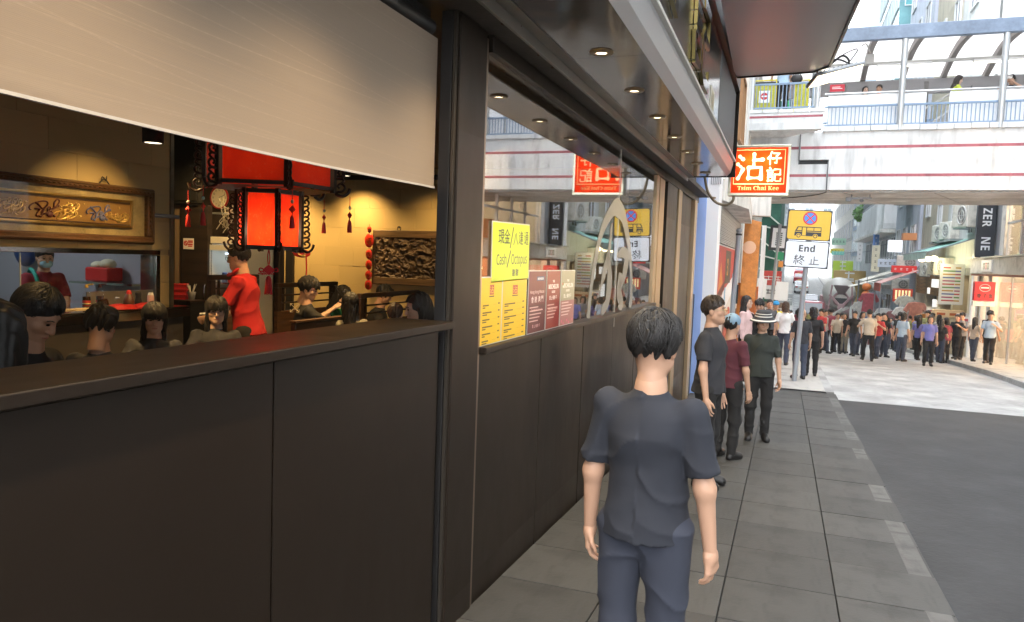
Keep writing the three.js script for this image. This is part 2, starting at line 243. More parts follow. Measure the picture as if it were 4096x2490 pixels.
function hairGeometry(style, cell) {
  const key = style + cell; if (hairCache.has(key)) return hairCache.get(key);
  const wob = (x, y, z) => 0.0028 * Math.sin(150 * x + 9 * Math.sin(22 * z) + 30 * y) + 0.0026 * Math.sin(130 * z + 60 * y + 40 * x) + 0.004 * Math.sin(38 * x - 31 * z + 20 * y);
  let fn, lo = [-0.14, -0.2, -0.17], hi = [0.14, 0.17, 0.15];
  const cap = ell([0, 0.032, -0.018], [0.087, 0.104, 0.104]);
  if (style === 'short') fn = (x, y, z) => Math.max(cap(x, y, z) + wob(x, y, z), z - 1.35 * (y + 0.004) - 0.004 * Math.sin(110 * x), -(y + 0.085));
  else if (style === 'mop') { const c2 = ell([0, 0.045, -0.01], [0.1, 0.105, 0.115]); fn = (x, y, z) => Math.max(c2(x, y, z) + wob(x, y, z) * 2, Math.min(z - 0.03 - 0.4 * y, 0.032 - y + 0.012 * Math.sin(90 * x + 1)), -(y + 0.1 - 0.006 * Math.sin(120 * x))); }
  else if (style === 'bob' || style === 'long') {
    const low = style === 'bob' ? -0.13 : -0.33; lo = [-0.15, low - 0.03, -0.18];
    const c2 = ell([0, 0.035, -0.018], [0.092, 0.104, 0.106]), fall = blend([cone([0, 0.0, -0.05], [0, low, -0.075], 0.084, 0.075), cone([-0.075, 0, -0.01], [-0.072, low + 0.04, -0.01], 0.028, 0.03), cone([0.075, 0, -0.01], [0.072, low + 0.04, -0.01], 0.028, 0.03)], 0.03);
    fn = (x, y, z) => { const faceCut = Math.max(Math.abs(x) - 0.062 - 0.25 * (0.06 - y > 0 ? 0 : 0), -(z - 0.03), y - 0.066 + 3.2 * x * x); return Math.max(Math.min(c2(x, y, z), fall(x, y, z)) + wob(x, y, z), -faceCut, -Math.max(-(z - 0.02), y + 0.02) * 0 - 1); };
  } else if (style === 'bangs') {
    lo = [-0.15, -0.24, -0.18]; const c2 = ell([0, 0.035, -0.012], [0.094, 0.104, 0.112]), fall = blend([cone([0, 0.0, -0.05], [0, -0.2, -0.07], 0.086, 0.07), cone([-0.076, 0, 0.02], [-0.07, -0.18, 0.01], 0.026, 0.028), cone([0.076, 0, 0.02], [0.07, -0.18, 0.01], 0.026, 0.028)], 0.03);
    fn = (x, y, z) => { const faceCut = Math.max(Math.abs(x) - 0.058, -(z - 0.02), y - 0.022 - 0.014 * Math.sin(130 * x) + 2.5 * (Math.abs(x) - 0.02) ** 2 - 0.02 * (Math.abs(x - 0.012) < 0.008 ? 1 : 0)); return Math.max(Math.min(c2(x, y, z), fall(x, y, z)) + wob(x, y, z), -faceCut); };
  }
  const g = netMesh(fn, lo, hi, cell); hairCache.set(key, g); return g;
}
// hand in its own frame: wrist at the origin, fingers along +y, palm towards +z, thumb on +x (mirrored for the left)
const handCache = new Map();
function handGeometry(curl) {
  if (handCache.has(curl)) return handCache.get(curl);
  const bones = [cone([-0.022, 0.02, 0], [-0.03, 0.085, 0], 0.015, 0.013), cone([-0.005, 0.015, 0], [-0.008, 0.09, 0], 0.016, 0.013), cone([0.012, 0.015, 0], [0.014, 0.09, 0], 0.016, 0.013), cone([0.024, 0.02, 0], [0.034, 0.082, 0], 0.015, 0.012), cone([0, -0.02, 0], [0, 0.03, 0], 0.024, 0.026)];
  const fingers = [];
  [[-0.034, 0.085, 0.026, 0.017, 0.0085], [-0.0115, 0.092, 0.042, 0.026, 0.009], [0.0115, 0.092, 0.045, 0.028, 0.009], [0.034, 0.084, 0.036, 0.022, 0.0085]].forEach(([x, y, a, b, r]) => {
    const k = curl, p0 = [x, y, 0], p1 = [x * 1.08, y + a * Math.cos(k * 0.7), a * Math.sin(k * 0.7)], p2 = [x * 1.1, p1[1] + b * Math.cos(k * 1.8), p1[2] + b * Math.sin(k * 1.8)], p3 = [x * 1.1, p2[1] + b * 0.75 * Math.cos(k * 2.5), p2[2] + b * 0.75 * Math.sin(k * 2.5)];
    fingers.push(cone(p0, p1, r + 0.001, r), cone(p1, p2, r, r - 0.001), cone(p2, p3, r - 0.001, r - 0.002));
  });
  fingers.push(cone([0.026, 0.02, 0.004], [0.052, 0.052, 0.016], 0.014, 0.011), cone([0.052, 0.052, 0.016], [0.058, 0.085, 0.026 + 0.014 * curl], 0.0105, 0.0085));
  const palm = blend(bones, 0.02), fn = (x, y, z) => { let d = palm(x, y, z), m = 9; for (const f of fingers) m = Math.min(m, f(x, y, z)); return smin(d, m, 0.008); };
  const g = netMesh(fn, [-0.06, -0.05, -0.04], [0.085, 0.2, 0.12], 0.006); handCache.set(curl, g); return g;
}
function ik(a, t, l1, l2, pole) {                                      // elbow between shoulder a and wrist target t
  const A = V(...a), T = V(...t), d = T.clone().sub(A); let D = d.length(); if (D > (l1 + l2) * 0.995) { d.setLength((l1 + l2) * 0.995); T.copy(A).add(d); D = d.length(); }
  const u = d.clone().normalize(), c = (l1 * l1 + D * D - l2 * l2) / (2 * D), h = Math.sqrt(Math.max(0, l1 * l1 - c * c)), p = V(...pole); p.addScaledVector(u, -p.dot(u)).normalize();
  return [A.clone().addScaledVector(u, c).addScaledVector(p, h).toArray(), T.toArray()];
}
const SKIN = { a: M([0.5, 0.29, 0.19], { roughness: 0.55 }), b: M([0.56, 0.36, 0.26], { roughness: 0.55 }), c: M([0.42, 0.23, 0.14], { roughness: 0.55 }) };
const HAIR = { black: M([0.012, 0.01, 0.009], { roughness: 0.6 }), brown: M([0.05, 0.027, 0.016], { roughness: 0.6 }), dark: M([0.022, 0.015, 0.011], { roughness: 0.6 }) };
const EYE = M([0.01, 0.008, 0.007], { roughness: 0.2 }), LIP = M([0.4, 0.12, 0.1], { roughness: 0.5 });
const cloth = (rgb) => M(rgb, { roughness: 0.9, bumpMap: rep(weaveT, 6), bumpScale: 0.0008 });
// o: pos [x, ground y, z], turn, tall, pose 'stand' | 'sit' | 'walk', lean (forward), head {yaw, pitch, roll}, handL / handR (wrist targets), skin, hair, style, top, legs, sleeve, fine
function person(label, o) {
  const S = (o.tall ?? 1.68) / 1.72, root = thing('person', label, 'person', o.pos, o.turn ?? 0, o.group), sit = o.pose === 'sit', walk = o.pose === 'walk' ? 0.16 : 0, cell = (o.fine ?? 1) * 0.014;
  const sc = (p) => p.map((x) => x * S), lean = o.lean ?? 0, hipY = sit ? 0.52 : 0.93, tilt = (p) => { const y = p[1] - hipY, z = p[2]; return sc([p[0], hipY + y * Math.cos(lean) - z * Math.sin(lean), z * Math.cos(lean) + y * Math.sin(lean)]); };
  const up = hipY - 0.93, slim = o.slim ?? 1, chest = tilt([0, 1.28 + up, 0]), belly = tilt([0, 1.08 + up, 0.01]), pelvis = sc([0, hipY, 0]), neck = tilt([0, 1.46 + up, -0.005]);
  const sh = [-1, 1].map((s) => tilt([s * 0.163 * slim, 1.378 + up, -0.008])), hip = [-1, 1].map((s) => sc([s * 0.092, hipY - 0.03, 0]));
  const knee = sit ? [-1, 1].map((s) => sc([s * 0.12, hipY - 0.02, 0.42])) : [-1, 1].map((s) => sc([s * 0.1, 0.49, 0.02 + s * walk * 0.7])), ankle = sit ? [-1, 1].map((s) => sc([s * 0.12, 0.09, 0.4])) : [-1, 1].map((s) => sc([s * 0.1, 0.085, -0.02 + s * walk * 1.2]));
  const toe = ankle.map((a) => [a[0] * 1.2, 0.04 * S, a[2] + 0.15 * S]);
  const wristT = [o.handL ?? (sit ? [-0.16, hipY + 0.22, 0.34] : [-0.25, 0.83, 0.05 + walk * 0.8]), o.handR ?? (sit ? [0.16, hipY + 0.22, 0.34] : [0.25, 0.83, 0.05 - walk * 0.8])].map(sc);
  const elbow = [], wrist = []; [-1, 1].forEach((s, i) => { const [e, w] = ik(sh[i], wristT[i], 0.29 * S, 0.255 * S, [s * 0.6, -0.6, -0.5]); elbow.push(e); wrist.push(w); });
  const hc = tilt([0, 1.615 + up, 0.02]), hq = new THREE.Quaternion().setFromEuler(new THREE.Euler((o.head?.pitch ?? 0) + lean * 0.4, o.head?.yaw ?? 0, o.head?.roll ?? 0, 'YXZ'));
  const bones = [cone(pelvis, belly, 0.135 * S * slim, 0.118 * S * slim, 1.35), cone(belly, chest, 0.118 * S * slim, 0.135 * S * slim, 1.35), cone(chest, neck, 0.11 * S * slim, 0.055 * S), cone(neck, hc, 0.054 * S, 0.05 * S)];
  for (const i of [0, 1]) bones.push(cone(chest, sh[i], 0.075 * S, 0.045 * S), cone(sh[i], elbow[i], 0.043 * S, 0.035 * S), cone(elbow[i], wrist[i], 0.039 * S, 0.026 * S), cone(hip[i], knee[i], 0.083 * S, 0.055 * S), cone(knee[i], ankle[i], 0.054 * S, 0.036 * S), cone(ankle[i], toe[i], 0.04 * S, 0.03 * S));
  const allPts = [pelvis, belly, chest, neck, hc, ...sh, ...elbow, ...wrist, ...hip, ...knee, ...ankle, ...toe];
  const [lo, hi] = boundsOf(allPts, 0.16 * S), geos = [netMesh(blend(bones, 0.035 * S), lo, hi, cell)];
  const headM = new THREE.Matrix4().compose(V(...hc), hq, V(S, S, S)); if (o.headSize) headM.scale(V(o.headSize, o.headSize, o.headSize));
  const fineHead = o.head?.cell ?? (o.fine > 1.3 ? 0.011 : 0.0055);
  geos.push(headGeometry(fineHead).clone().applyMatrix4(headM));
  if (o.hands !== false) [-1, 1].forEach((s, i) => { const w = V(...wrist[i]), dir = w.clone().sub(V(...elbow[i])).normalize(), q = new THREE.Quaternion(), palm = V(-s, 0, 0.3); palm.addScaledVector(dir, -palm.dot(dir)).normalize(); const x = dir.clone().cross(palm); q.setFromRotationMatrix(new THREE.Matrix4().makeBasis(x, dir, palm)); const h = handGeometry(o.curl ?? 0.5).clone(); h.applyMatrix4(new THREE.Matrix4().compose(w, q, V(S * 0.95, S * 0.95, S * 0.95))); geos.push(h); });
  const skin = o.skin ?? SKIN.a; part(root, 'body', geos, skin);
  const addHead = (name, g, mat, label) => { const c = asMesh(g).clone(); c.applyMatrix4(headM); return part(root, name, c, mat, label); };
  if (o.style !== 'bald') addHead('hair', hairGeometry(o.style ?? 'short', o.fine > 1.3 ? 0.011 : 0.005), o.hair ?? HAIR.black);
  if (o.strands) { // single locks lying over the hair mass, flowing from the crown
    let sd = 77; const RR = { mop: [0.101, 0.107, 0.118, 0.045, -0.01], bangs: [0.0955, 0.106, 0.114, 0.035, -0.012], bob: [0.094, 0.106, 0.108, 0.035, -0.018], long: [0.094, 0.106, 0.108, 0.035, -0.018] }[o.style] ?? [0.0885, 0.1055, 0.1055, 0.032, -0.018]; const r1 = () => { sd = (sd * 1664525 + 1013904223) >>> 0; return sd / 4294967296; }, locks = [], fringe = o.style === 'bangs' || o.style === 'bob' || o.style === 'long';
    for (let i = 0; i < o.strands; i++) {
      const th = r1() * 2 * PI, ph = Math.acos(1 - 0.95 * r1()), len = (fringe ? 0.13 : 0.06) * (0.6 + 0.7 * r1()), pts = [], lift = 1.0 + 0.05 * r1(); let a = ph; const sw = (r1() - 0.5) * 0.7;
      for (let k = 0; k < 4; k++) { const aa = Math.min(a + len / 0.1 * k / 3, Math.cos(th) < -0.2 ? 2.15 : 1.7), t2 = th + sw * k / 3 + 0.12 * Math.sin(6 * th), g_ = lift + 0.012 * Math.sin(k * 1.1); pts.push([g_ * RR[0] * Math.sin(aa) * Math.sin(t2), RR[3] + g_ * RR[1] * Math.cos(aa), RR[4] + g_ * RR[2] * Math.sin(aa) * Math.cos(t2)]); }
      const e = pts[3]; if (e[2] > 0.03 && e[1] < (o.style === 'bangs' ? 0.018 : o.style === 'mop' ? 0.035 : 0.058)) continue; if (Math.abs(e[0]) > 0.06 && e[2] > 0.0 && e[1] < 0.01) continue; locks.push(tube(pts, 0.0014 + 0.0022 * r1(), 5, 3));
    }
    addHead('hair_lock', locks, o.hair ?? HAIR.black);
  }
  if (o.faceParts !== false) {
    addHead('eye', ball(-0.031, 0.006, 0.081, 0.0125, 0.0052, 0.006, 10, 6), EYE); addHead('eye', ball(0.031, 0.006, 0.081, 0.0125, 0.0052, 0.006, 10, 6), EYE);
    addHead('eyebrow', tube([[-0.048, 0.024, 0.074], [-0.032, 0.03, 0.084], [-0.014, 0.026, 0.088]], 0.0026, 8, 5), HAIR.dark); addHead('eyebrow', tube([[0.048, 0.024, 0.074], [0.032, 0.03, 0.084], [0.014, 0.026, 0.088]], 0.0026, 8, 5), HAIR.dark);
    if (!o.mask) addHead('mouth', ball(0, -0.062, 0.086, 0.021, 0.0055, 0.0075, 12, 6), LIP);
  }
  const T = (b, k) => blend(b, k), wide = 0.013 * S, sleeve = o.sleeve ?? 0.6;
  const sleeves = [], hemY = (sit ? hipY - 0.06 : 0.88) * S, shirtB = [cone(tilt([0, 0.86 + up, 0]), belly, 0.178 * S * slim, 0.138 * S * slim + wide * 0.6, 1.2), cone(belly, chest, 0.136 * S * slim + wide * 0.6, 0.148 * S * slim + wide, 1.24), cone(chest, tilt([0, 1.42 + up, 0]), 0.12 * S * slim + wide, 0.068 * S)];
  for (const i of [0, 1]) { const a = V(...sh[i]), e = V(...elbow[i]), w = V(...wrist[i]); shirtB.push(cone(chest, sh[i], 0.09 * S, 0.053 * S)); if (sleeve <= 1) { const end = a.clone().lerp(e, sleeve + 0.12), cut = a.clone().lerp(e, sleeve), ax = e.clone().sub(a).normalize(), q = cone(sh[i], end.toArray(), 0.054 * S, 0.06 * S); sleeves.push((x, y, z) => Math.max(q(x, y, z), (x - cut.x) * ax.x + (y - cut.y) * ax.y + (z - cut.z) * ax.z)); } else shirtB.push(cone(sh[i], elbow[i], 0.05 * S, 0.046 * S), cone(elbow[i], e.clone().lerp(w, sleeve - 1).toArray(), 0.046 * S, 0.038 * S)); }
  const fold = (f) => (x, y, z) => { const a = x + 0.5 * z, n1 = vnoise(a * 7 + 20 + 4 * (y - 1) * (x > 0 ? 1 : -1), y * 9 + 20, 128, 3), n2 = vnoise(a * 17 + 40, y * 12 + 3 * a + 40, 128, 6), r = 1 - Math.abs(2 * n1 - 1); return f(x, y, z) - 0.012 * r * r * r + 0.006 * n2 - 0.002; }, shirtF = (() => { const b = T(shirtB, 0.035 * S); return (x, y, z) => { let d = b(x, y, z); for (const q of sleeves) d = smin(d, q(x, y, z), 0.02 * S); return Math.max(d, hemY - y); }; })();
  part(root, 'shirt', netMesh(fold(shirtF), lo, hi, cell), o.top, o.topLabel);
  if (o.legs) {
    const legB = [cone(tilt([0, 0.99 + up, 0]), pelvis, 0.128 * S * slim, 0.142 * S * slim, 1.3)]; for (const i of [0, 1]) legB.push(cone(hip[i], knee[i], 0.096 * S, 0.068 * S), cone(knee[i], V(...knee[i]).lerp(V(...ankle[i]), 0.95).toArray(), 0.067 * S, 0.056 * S));
    part(root, 'trousers', netMesh(fold(T(legB, 0.04 * S)), lo, hi, cell), o.legs);
    for (const i of [0, 1]) part(root, 'shoe', netMesh(T([cone(ankle[i], toe[i], 0.05 * S, 0.042 * S), cone([ankle[i][0], 0.04 * S, ankle[i][2] - 0.03 * S], toe[i], 0.042 * S, 0.04 * S)], 0.02), [ankle[i][0] - 0.12, -0.005, ankle[i][2] - 0.15], [ankle[i][0] + 0.12, 0.2, ankle[i][2] + 0.3], 0.015), MT.black);
  }
  return { root, addHead, headM, wrist, elbow, S, chest, sh };
}
function spectacles(p, mat) {
  const ring = (s) => { const g = new THREE.TorusGeometry(0.023, 0.0022, 5, 18); g.scale(1.05, 0.85, 1); g.translate(s * 0.032, 0.004, 0.098); return g; };
  p.addHead('glasses', [ring(-1), ring(1), bar([-0.01, 0.008, 0.1], [0.01, 0.008, 0.1], 0.002, 5), bar([-0.056, 0.008, 0.096], [-0.082, 0.008, -0.01], 0.002, 5), bar([0.056, 0.008, 0.096], [0.082, 0.008, -0.01], 0.002, 5)], mat);
}
// ---------------------------------------------------------------- ground, road, pavements (the street falls away, then climbs again)
const G = (z) => (z > -25 ? 0.042 * Math.min(z, 30) : z > -62 ? -1.05 + 0.064 * (z + 25) : -3.418 + 0.042 * (-62 - z));
function ribbon(x0, x1, dy, z0, z1, thick, step = 4) {
  const out = [], zs = []; for (let z = z0; z > z1; z -= step) zs.push(z); zs.push(z1);
  const pos = [], uv = [], idx = [];
  for (const z of zs) { const y = G(z) + dy; for (const [x, yy] of [[x0, y - thick], [x0, y], [x0, y], [x1, y], [x1, y], [x1, y - thick]]) { pos.push(x, yy, z); uv.push(x + (yy === y ? 0 : 0.2), -z); } }
  for (let i = 0; i + 1 < zs.length; i++) for (const k of [0, 2, 4]) { const a = i * 6 + k, b = a + 1, c = a + 6, d = a + 7; idx.push(a, b, d, a, d, c); }
  const g = new THREE.BufferGeometry(); g.setAttribute('position', new THREE.Float32BufferAttribute(pos, 3)); g.setAttribute('uv', new THREE.Float32BufferAttribute(uv, 2)); g.setIndex(idx); const n = g.toNonIndexed(); n.computeVertexNormals(); return n;
}
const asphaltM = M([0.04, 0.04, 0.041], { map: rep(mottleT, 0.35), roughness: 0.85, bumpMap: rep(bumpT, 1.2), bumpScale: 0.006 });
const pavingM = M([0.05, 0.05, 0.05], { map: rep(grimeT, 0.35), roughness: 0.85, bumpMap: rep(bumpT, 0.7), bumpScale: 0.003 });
const groundM = M([0.3, 0.3, 0.29], { map: rep(mottleT, 0.1), roughness: 0.95 });
struct('ground', ribbon(-260, 260, -0.16, 60, -330, 0.2, 6), groundM);
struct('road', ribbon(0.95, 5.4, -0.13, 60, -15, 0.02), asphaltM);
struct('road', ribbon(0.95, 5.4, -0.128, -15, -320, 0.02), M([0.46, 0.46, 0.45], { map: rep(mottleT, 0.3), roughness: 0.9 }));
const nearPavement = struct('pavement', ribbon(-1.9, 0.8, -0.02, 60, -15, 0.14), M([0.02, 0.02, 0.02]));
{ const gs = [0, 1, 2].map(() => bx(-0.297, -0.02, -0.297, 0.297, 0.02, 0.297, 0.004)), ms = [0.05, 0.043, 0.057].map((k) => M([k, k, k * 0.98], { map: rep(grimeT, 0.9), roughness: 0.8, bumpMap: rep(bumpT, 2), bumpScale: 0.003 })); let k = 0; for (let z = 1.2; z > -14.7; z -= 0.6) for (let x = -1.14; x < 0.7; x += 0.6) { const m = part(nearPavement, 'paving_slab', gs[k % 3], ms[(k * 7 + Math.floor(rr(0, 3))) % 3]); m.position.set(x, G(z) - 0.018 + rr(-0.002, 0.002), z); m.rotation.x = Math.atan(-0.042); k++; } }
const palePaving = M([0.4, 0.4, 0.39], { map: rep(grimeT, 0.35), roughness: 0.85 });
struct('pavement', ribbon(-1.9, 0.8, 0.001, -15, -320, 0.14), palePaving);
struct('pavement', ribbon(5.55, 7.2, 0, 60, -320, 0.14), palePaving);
const kerbM = [0.1, 0.095, 0.106].map((k) => M([k, k, k], { map: rep(grimeT, 1.2), roughness: 0.85, bumpMap: rep(bumpT, 2), bumpScale: 0.004 }));
const kerbL = struct('kerb', ribbon(0.8, 0.95, 0.003, -15, -320, 0.14), MT.concrete);
{ const g = bx(-0.075, -0.08, -0.495, 0.075, 0.08, 0.495, 0.015); for (let z = 2.5, k = 0; z > -15; z -= 1.0, k++) { const m = part(kerbL, 'kerb_stone', g, kerbM[(k * 5) % 3]); m.position.set(0.875 + rr(-0.003, 0.003), G(z) - 0.078, z); m.rotation.x = Math.atan(-0.042); } }
struct('kerb', ribbon(5.4, 5.55, 0.003, 60, -320, 0.14), MT.concrete);

// ---------------------------------------------------------------- the restaurant: outer shell and shop front
const FX = -1.45;                                                     // plane of the shop front
const shop = thing('restaurant_building', 'dark bronze metal restaurant front with open hatch, big window and mirror-steel canopy soffit', 'restaurant', [0, 0, 0]);
part(shop, 'upper_wall', bx(-10.5, 3.22, 2.4, -1.3, 15, -12.6), MT.concrete);
part(shop, 'hatch_riser', bx(-1.66, -1, 1.6, -1.48, 1.32, -3.09, 0.004), MT.brownSteelPlain);
part(shop, 'hatch_sill', bx(-1.7, 1.32, 1.6, -1.4, 1.355, -3.085, 0.006), MT.brownSteel);
for (let z = 1.58, k = 0; z > -12; k++) { const w = z > -2.9 ? 1.155 : 1.06, hi = z > -2.9 ? 1.31 : 1.15; if (z > -2.9 || z < -3.47) { part(shop, 'riser_panel', bx(-1.479, -0.62, z, -1.452 + rr(-0.002, 0.002), hi, z - w + 0.012, 0.004), MT.brownSteel); part(shop, 'plinth', bx(-1.47, -1, z, -1.44, -0.635, z - w + 0.012, 0.004), MT.black); z -= w; } else z = -3.485; }
part(shop, 'window_riser', bx(-1.66, -1, -3.475, -1.48, 1.16, -12.6, 0.004), MT.brownSteelPlain);
part(shop, 'window_sill', bx(-1.66, 1.16, -3.475, -1.4, 1.195, -8.7, 0.006), MT.brownSteel);
part(shop, 'jamb', bx(-1.51, -1, -3.09, -1.455, 2.74, -3.2, 0.003), MT.black);
part(shop, 'jamb_groove', bx(-1.45, -1, -3.093, -1.438, 2.74, -3.2), M([0.1, 0.085, 0.07], { metalness: 0.7, roughness: 0.35 }));
part(shop, 'pillar', bx(-1.51, -1, -3.115, -1.425, 2.74, -3.43, 0.006), MT.brownSteel);
part(shop, 'pillar_edge', bx(-1.62, -1, -3.43, -1.435, 2.72, -3.475, 0.006), M([0.3, 0.24, 0.19], { metalness: 0.9, roughness: 0.32 }));
part(shop, 'hatch_end_post', bx(-1.64, -1, 1.6, -1.425, 2.74, 1.75), MT.brownSteel);
part(shop, 'inner_header', bx(-1.66, 2.745, 1.75, -1.48, 3.22, -12.6), MT.brownSteelPlain);
part(shop, 'window_head_rail', bx(-1.56, 2.655, -3.475, -1.415, 2.74, -12.6, 0.004), MT.brownSteel);
part(shop, 'hatch_head_rail', bx(-1.64, 2.6, 1.6, -1.56, 2.74, -3.08), MT.black);
// a grimy recessed channel, a bright lip, a plain band, then the polished soffit
const grimy = M([0.07, 0.055, 0.045], { map: rep(mottleT, 1.4), metalness: 0.3, roughness: 0.65, bumpMap: rep(bumpT, 2), bumpScale: 0.0025 });
part(shop, 'shutter_channel', bx(-1.48, 2.742, 1.6, -1.257, 2.8, -12.6), grimy);
{ const fl = []; for (let i = 0; i < 70; i++) { const z = rr(-3.1, -8.4), s = rr(0.003, 0.012) * (z > -5.6 ? 1.4 : 0.8); const g = new THREE.IcosahedronGeometry(s, 0); g.scale(rr(0.5, 1.1), 0.4, rr(0.8, 2.2)); g.rotateY(rr(0, 3)); g.translate(rr(-1.33, -1.262), 2.742 - s * 0.15, z); fl.push(g); } const r = part(shop, 'rust_flake', fl, M([0.07, 0.032, 0.02], { roughness: 1 })); r.userData.kind = 'stuff'; }
part(shop, 'channel_lip', bx(-1.256, 2.694, 1.6, -1.238, 2.8, -9.7, 0.003), M([0.16, 0.15, 0.135], { metalness: 0.8, roughness: 0.4 }));
part(shop, 'band', bx(-1.237, 2.747, 1.6, -1.172, 2.8, -9.7), M([0.2, 0.19, 0.18], { metalness: 0.9, roughness: 0.38 }));
for (let z = 1.6, k = 0; z > -9.6; z -= 2.82, k++) part(shop, 'soffit_panel', bx(-1.17, 2.752, z, -0.772, 2.8, Math.max(-9.7, z - 2.815)), MT.soffit);
part(shop, 'canopy_rim', profileX([[-0.772, 2.75], [-0.725, 2.80], [-0.7, 2.9], [-0.7, 2.93], [-0.772, 2.93]], 1.6, -9.7), MT.brightSteel);
part(shop, 'canopy_ledge', bx(-0.72, 2.931, 1.6, -0.672, 2.956, -9.7, 0.004), M([0.74, 0.72, 0.66], { roughness: 0.5 }));
part(shop, 'fascia_core', bx(-1.2, 2.957, 1.6, -0.735, 3.78, -9.7), MT.brownSteelPlain);
part(shop, 'fascia_plate', bx(-0.734, 2.985, 1.6, -0.712, 3.74, -7.55, 0.004), MT.fascia);
part(shop, 'grille_back', bx(-0.734, 2.985, -7.57, -0.724, 3.74, -9.66), MT.black);
{ const ribs = []; for (let z = -7.6; z > -9.64; z -= 0.032) ribs.push(bx(-0.724, 2.99, z, -0.706, 3.735, z - 0.014)); part(shop, 'grille_rib', ribs, M([0.2, 0.2, 0.2], { metalness: 0.8, roughness: 0.4 })).userData.kind = 'stuff'; }
part(shop, 'canopy_end_cap', bx(-1.25, 2.745, -9.703, -0.668, 3.78, -9.73), MT.brownSteelPlain);
// mirror-steel canopy above the fascia
{
  const cy = (z) => 3.8 + 0.1 * (-8.9 - z), quad = (pts, h) => { const lo = pts.map(([x, z]) => [x, cy(z), z]), hi = pts.map(([x, z]) => [x, cy(z) + h, z]), n = pts.length, pos = [], uv = []; const tri = (a, b, c) => { for (const p of [a, b, c]) { pos.push(...p); uv.push(p[0], p[2] + p[1]); } }; for (let i = 1; i + 1 < n; i++) { tri(lo[0], lo[i], lo[i + 1]); tri(hi[0], hi[i + 1], hi[i]); } for (let i = 0; i < n; i++) { const j = (i + 1) % n; tri(lo[i], hi[i], hi[j]); tri(lo[i], hi[j], lo[j]); } const g = new THREE.BufferGeometry(); g.setAttribute('position', new THREE.Float32BufferAttribute(pos, 3)); g.setAttribute('uv', new THREE.Float32BufferAttribute(uv, 2)); g.computeVertexNormals(); return g; };
  part(shop, 'upper_canopy', quad([[-0.45, -3.6], [-0.69, -9.1], [0.14, -8.95], [0.28, -8.58], [0.37, -3.6]], 0.35), MT.canopy);
  const e = (x, z) => [x, cy(z) + 0.01, z]; part(shop, 'upper_canopy_edge', [beam(e(0.155, -8.96), e(0.295, -8.58), 0.02, 0.05), beam(e(0.295, -8.57), e(0.385, -3.6), 0.02, 0.05), beam(e(-0.69, -9.115), e(0.145, -8.965), 0.02, 0.05)], MT.brownSteelPlain);
  part(shop, 'fascia_top', bx(-1.3, 3.781, 2.4, -0.668, 4.3, -9.73), MT.brownSteelPlain);
}
// raised brush characters on the fascia: polished black faces with gilt sides
{
  const sideM = M([0.13, 0.1, 0.03], { metalness: 0.8, roughness: 0.3 }), faceM = M([0.02, 0.02, 0.022], { metalness: 0.3, roughness: 0.12 });
  [['zhan', -2.3], ['zai', -3.75], ['ji', -5.3]].forEach(([k, z0]) => {
    const list = [];
    for (const st of strokesOf(k)) {
      const P = st.map(([a, b]) => [z0 - a / 100 * 1.08, 3.72 - b / 100 * 0.7]), L = [], R = [];
      P.forEach((p, i) => { const a = P[Math.max(0, i - 1)], b = P[Math.min(P.length - 1, i + 1)], dx = b[0] - a[0], dy = b[1] - a[1], l = Math.hypot(dx, dy), w = (i === P.length - 1 ? 0.02 : 0.045); L.push([p[0] - dy / l * w * 1.3, p[1] + dx / l * w]); R.unshift([p[0] + dy / l * w * 1.3, p[1] - dx / l * w]); });
      const s = new THREE.Shape([...L, ...R].map(([z, y]) => new THREE.Vector2(-z, y))), g = new THREE.ExtrudeGeometry(s, { depth: 0.024, bevelEnabled: false });
      g.rotateY(PI / 2); g.translate(-0.708, 0, 0); list.push(g);
    }
    const g0 = list[0].clone(); const all = mergeGeometries(list.map((g) => { const n = g.index ? g.toNonIndexed() : g; return n; }), false);
    all.clearGroups(); let s = 0; for (const g of list) { const c = g.attributes.position.count; for (const gr of g.groups) all.addGroup(s + gr.start, gr.count, gr.materialIndex); s += c; }
    const m = new THREE.Mesh(all, [faceM, sideM]); m.name = 'raised_character'; m.castShadow = m.receiveShadow = true; shop.add(m);
  });
  const pl = part(shop, 'plaque', bx(-0.711, 2.99, -6.75, -0.702, 3.2, -7.02, 0.002), M([0.72, 0.68, 0.55], { metalness: 0.4, roughness: 0.35 })); part(pl, 'plaque_face', face(0.19, 0.15, -0.699, 3.095, -6.885, PI / 2), printed(64, 64, (x) => { x.fillStyle = '#cfc49c'; x.fillRect(0, 0, 64, 64); x.fillStyle = '#6a5a30'; for (let i = 0; i < 6; i++) x.fillRect(10, 10 + i * 8, 44, 3); }));
}
// posts and panels at the far end of the front
const bronze = M([0.36, 0.26, 0.15], { metalness: 0.55, roughness: 0.4, bumpMap: rep(brushT, 0.5, 0.1), bumpScale: 0.0004 });
part(shop, 'window_post', bx(-1.6, -1, -8.62, -1.44, 2.66, -8.78, 0.006), bronze);
part(shop, 'window_post', bx(-1.62, -1, -8.9, -1.45, 2.66, -9.25, 0.006), bronze);
part(shop, 'window_post', bx(-1.62, -1, -9.35, -1.43, 2.66, -10.2, 0.006), MT.brownSteel);
part(shop, 'window_post', bx(-1.62, -1, -10.3, -1.42, 2.66, -10.62, 0.006), bronze);
part(shop, 'door_panel', bx(-1.62, -1, -10.7, -1.45, 2.66, -11.9, 0.006), MT.brownSteel);
part(shop, 'end_post', bx(-1.62, -1, -12.0, -1.4, 2.66, -12.28, 0.006), bronze);
part(shop, 'end_strip', bx(-1.62, -1, -12.32, -1.43, 2.66, -12.58, 0.006), M([0.66, 0.64, 0.6], { map: rep(grimeT, 2), roughness: 0.7 }));
part(shop, 'shop_backing', bx(-1.78, -1, -8.7, -1.66, 3.2, -12.6), MT.brownSteelPlain);
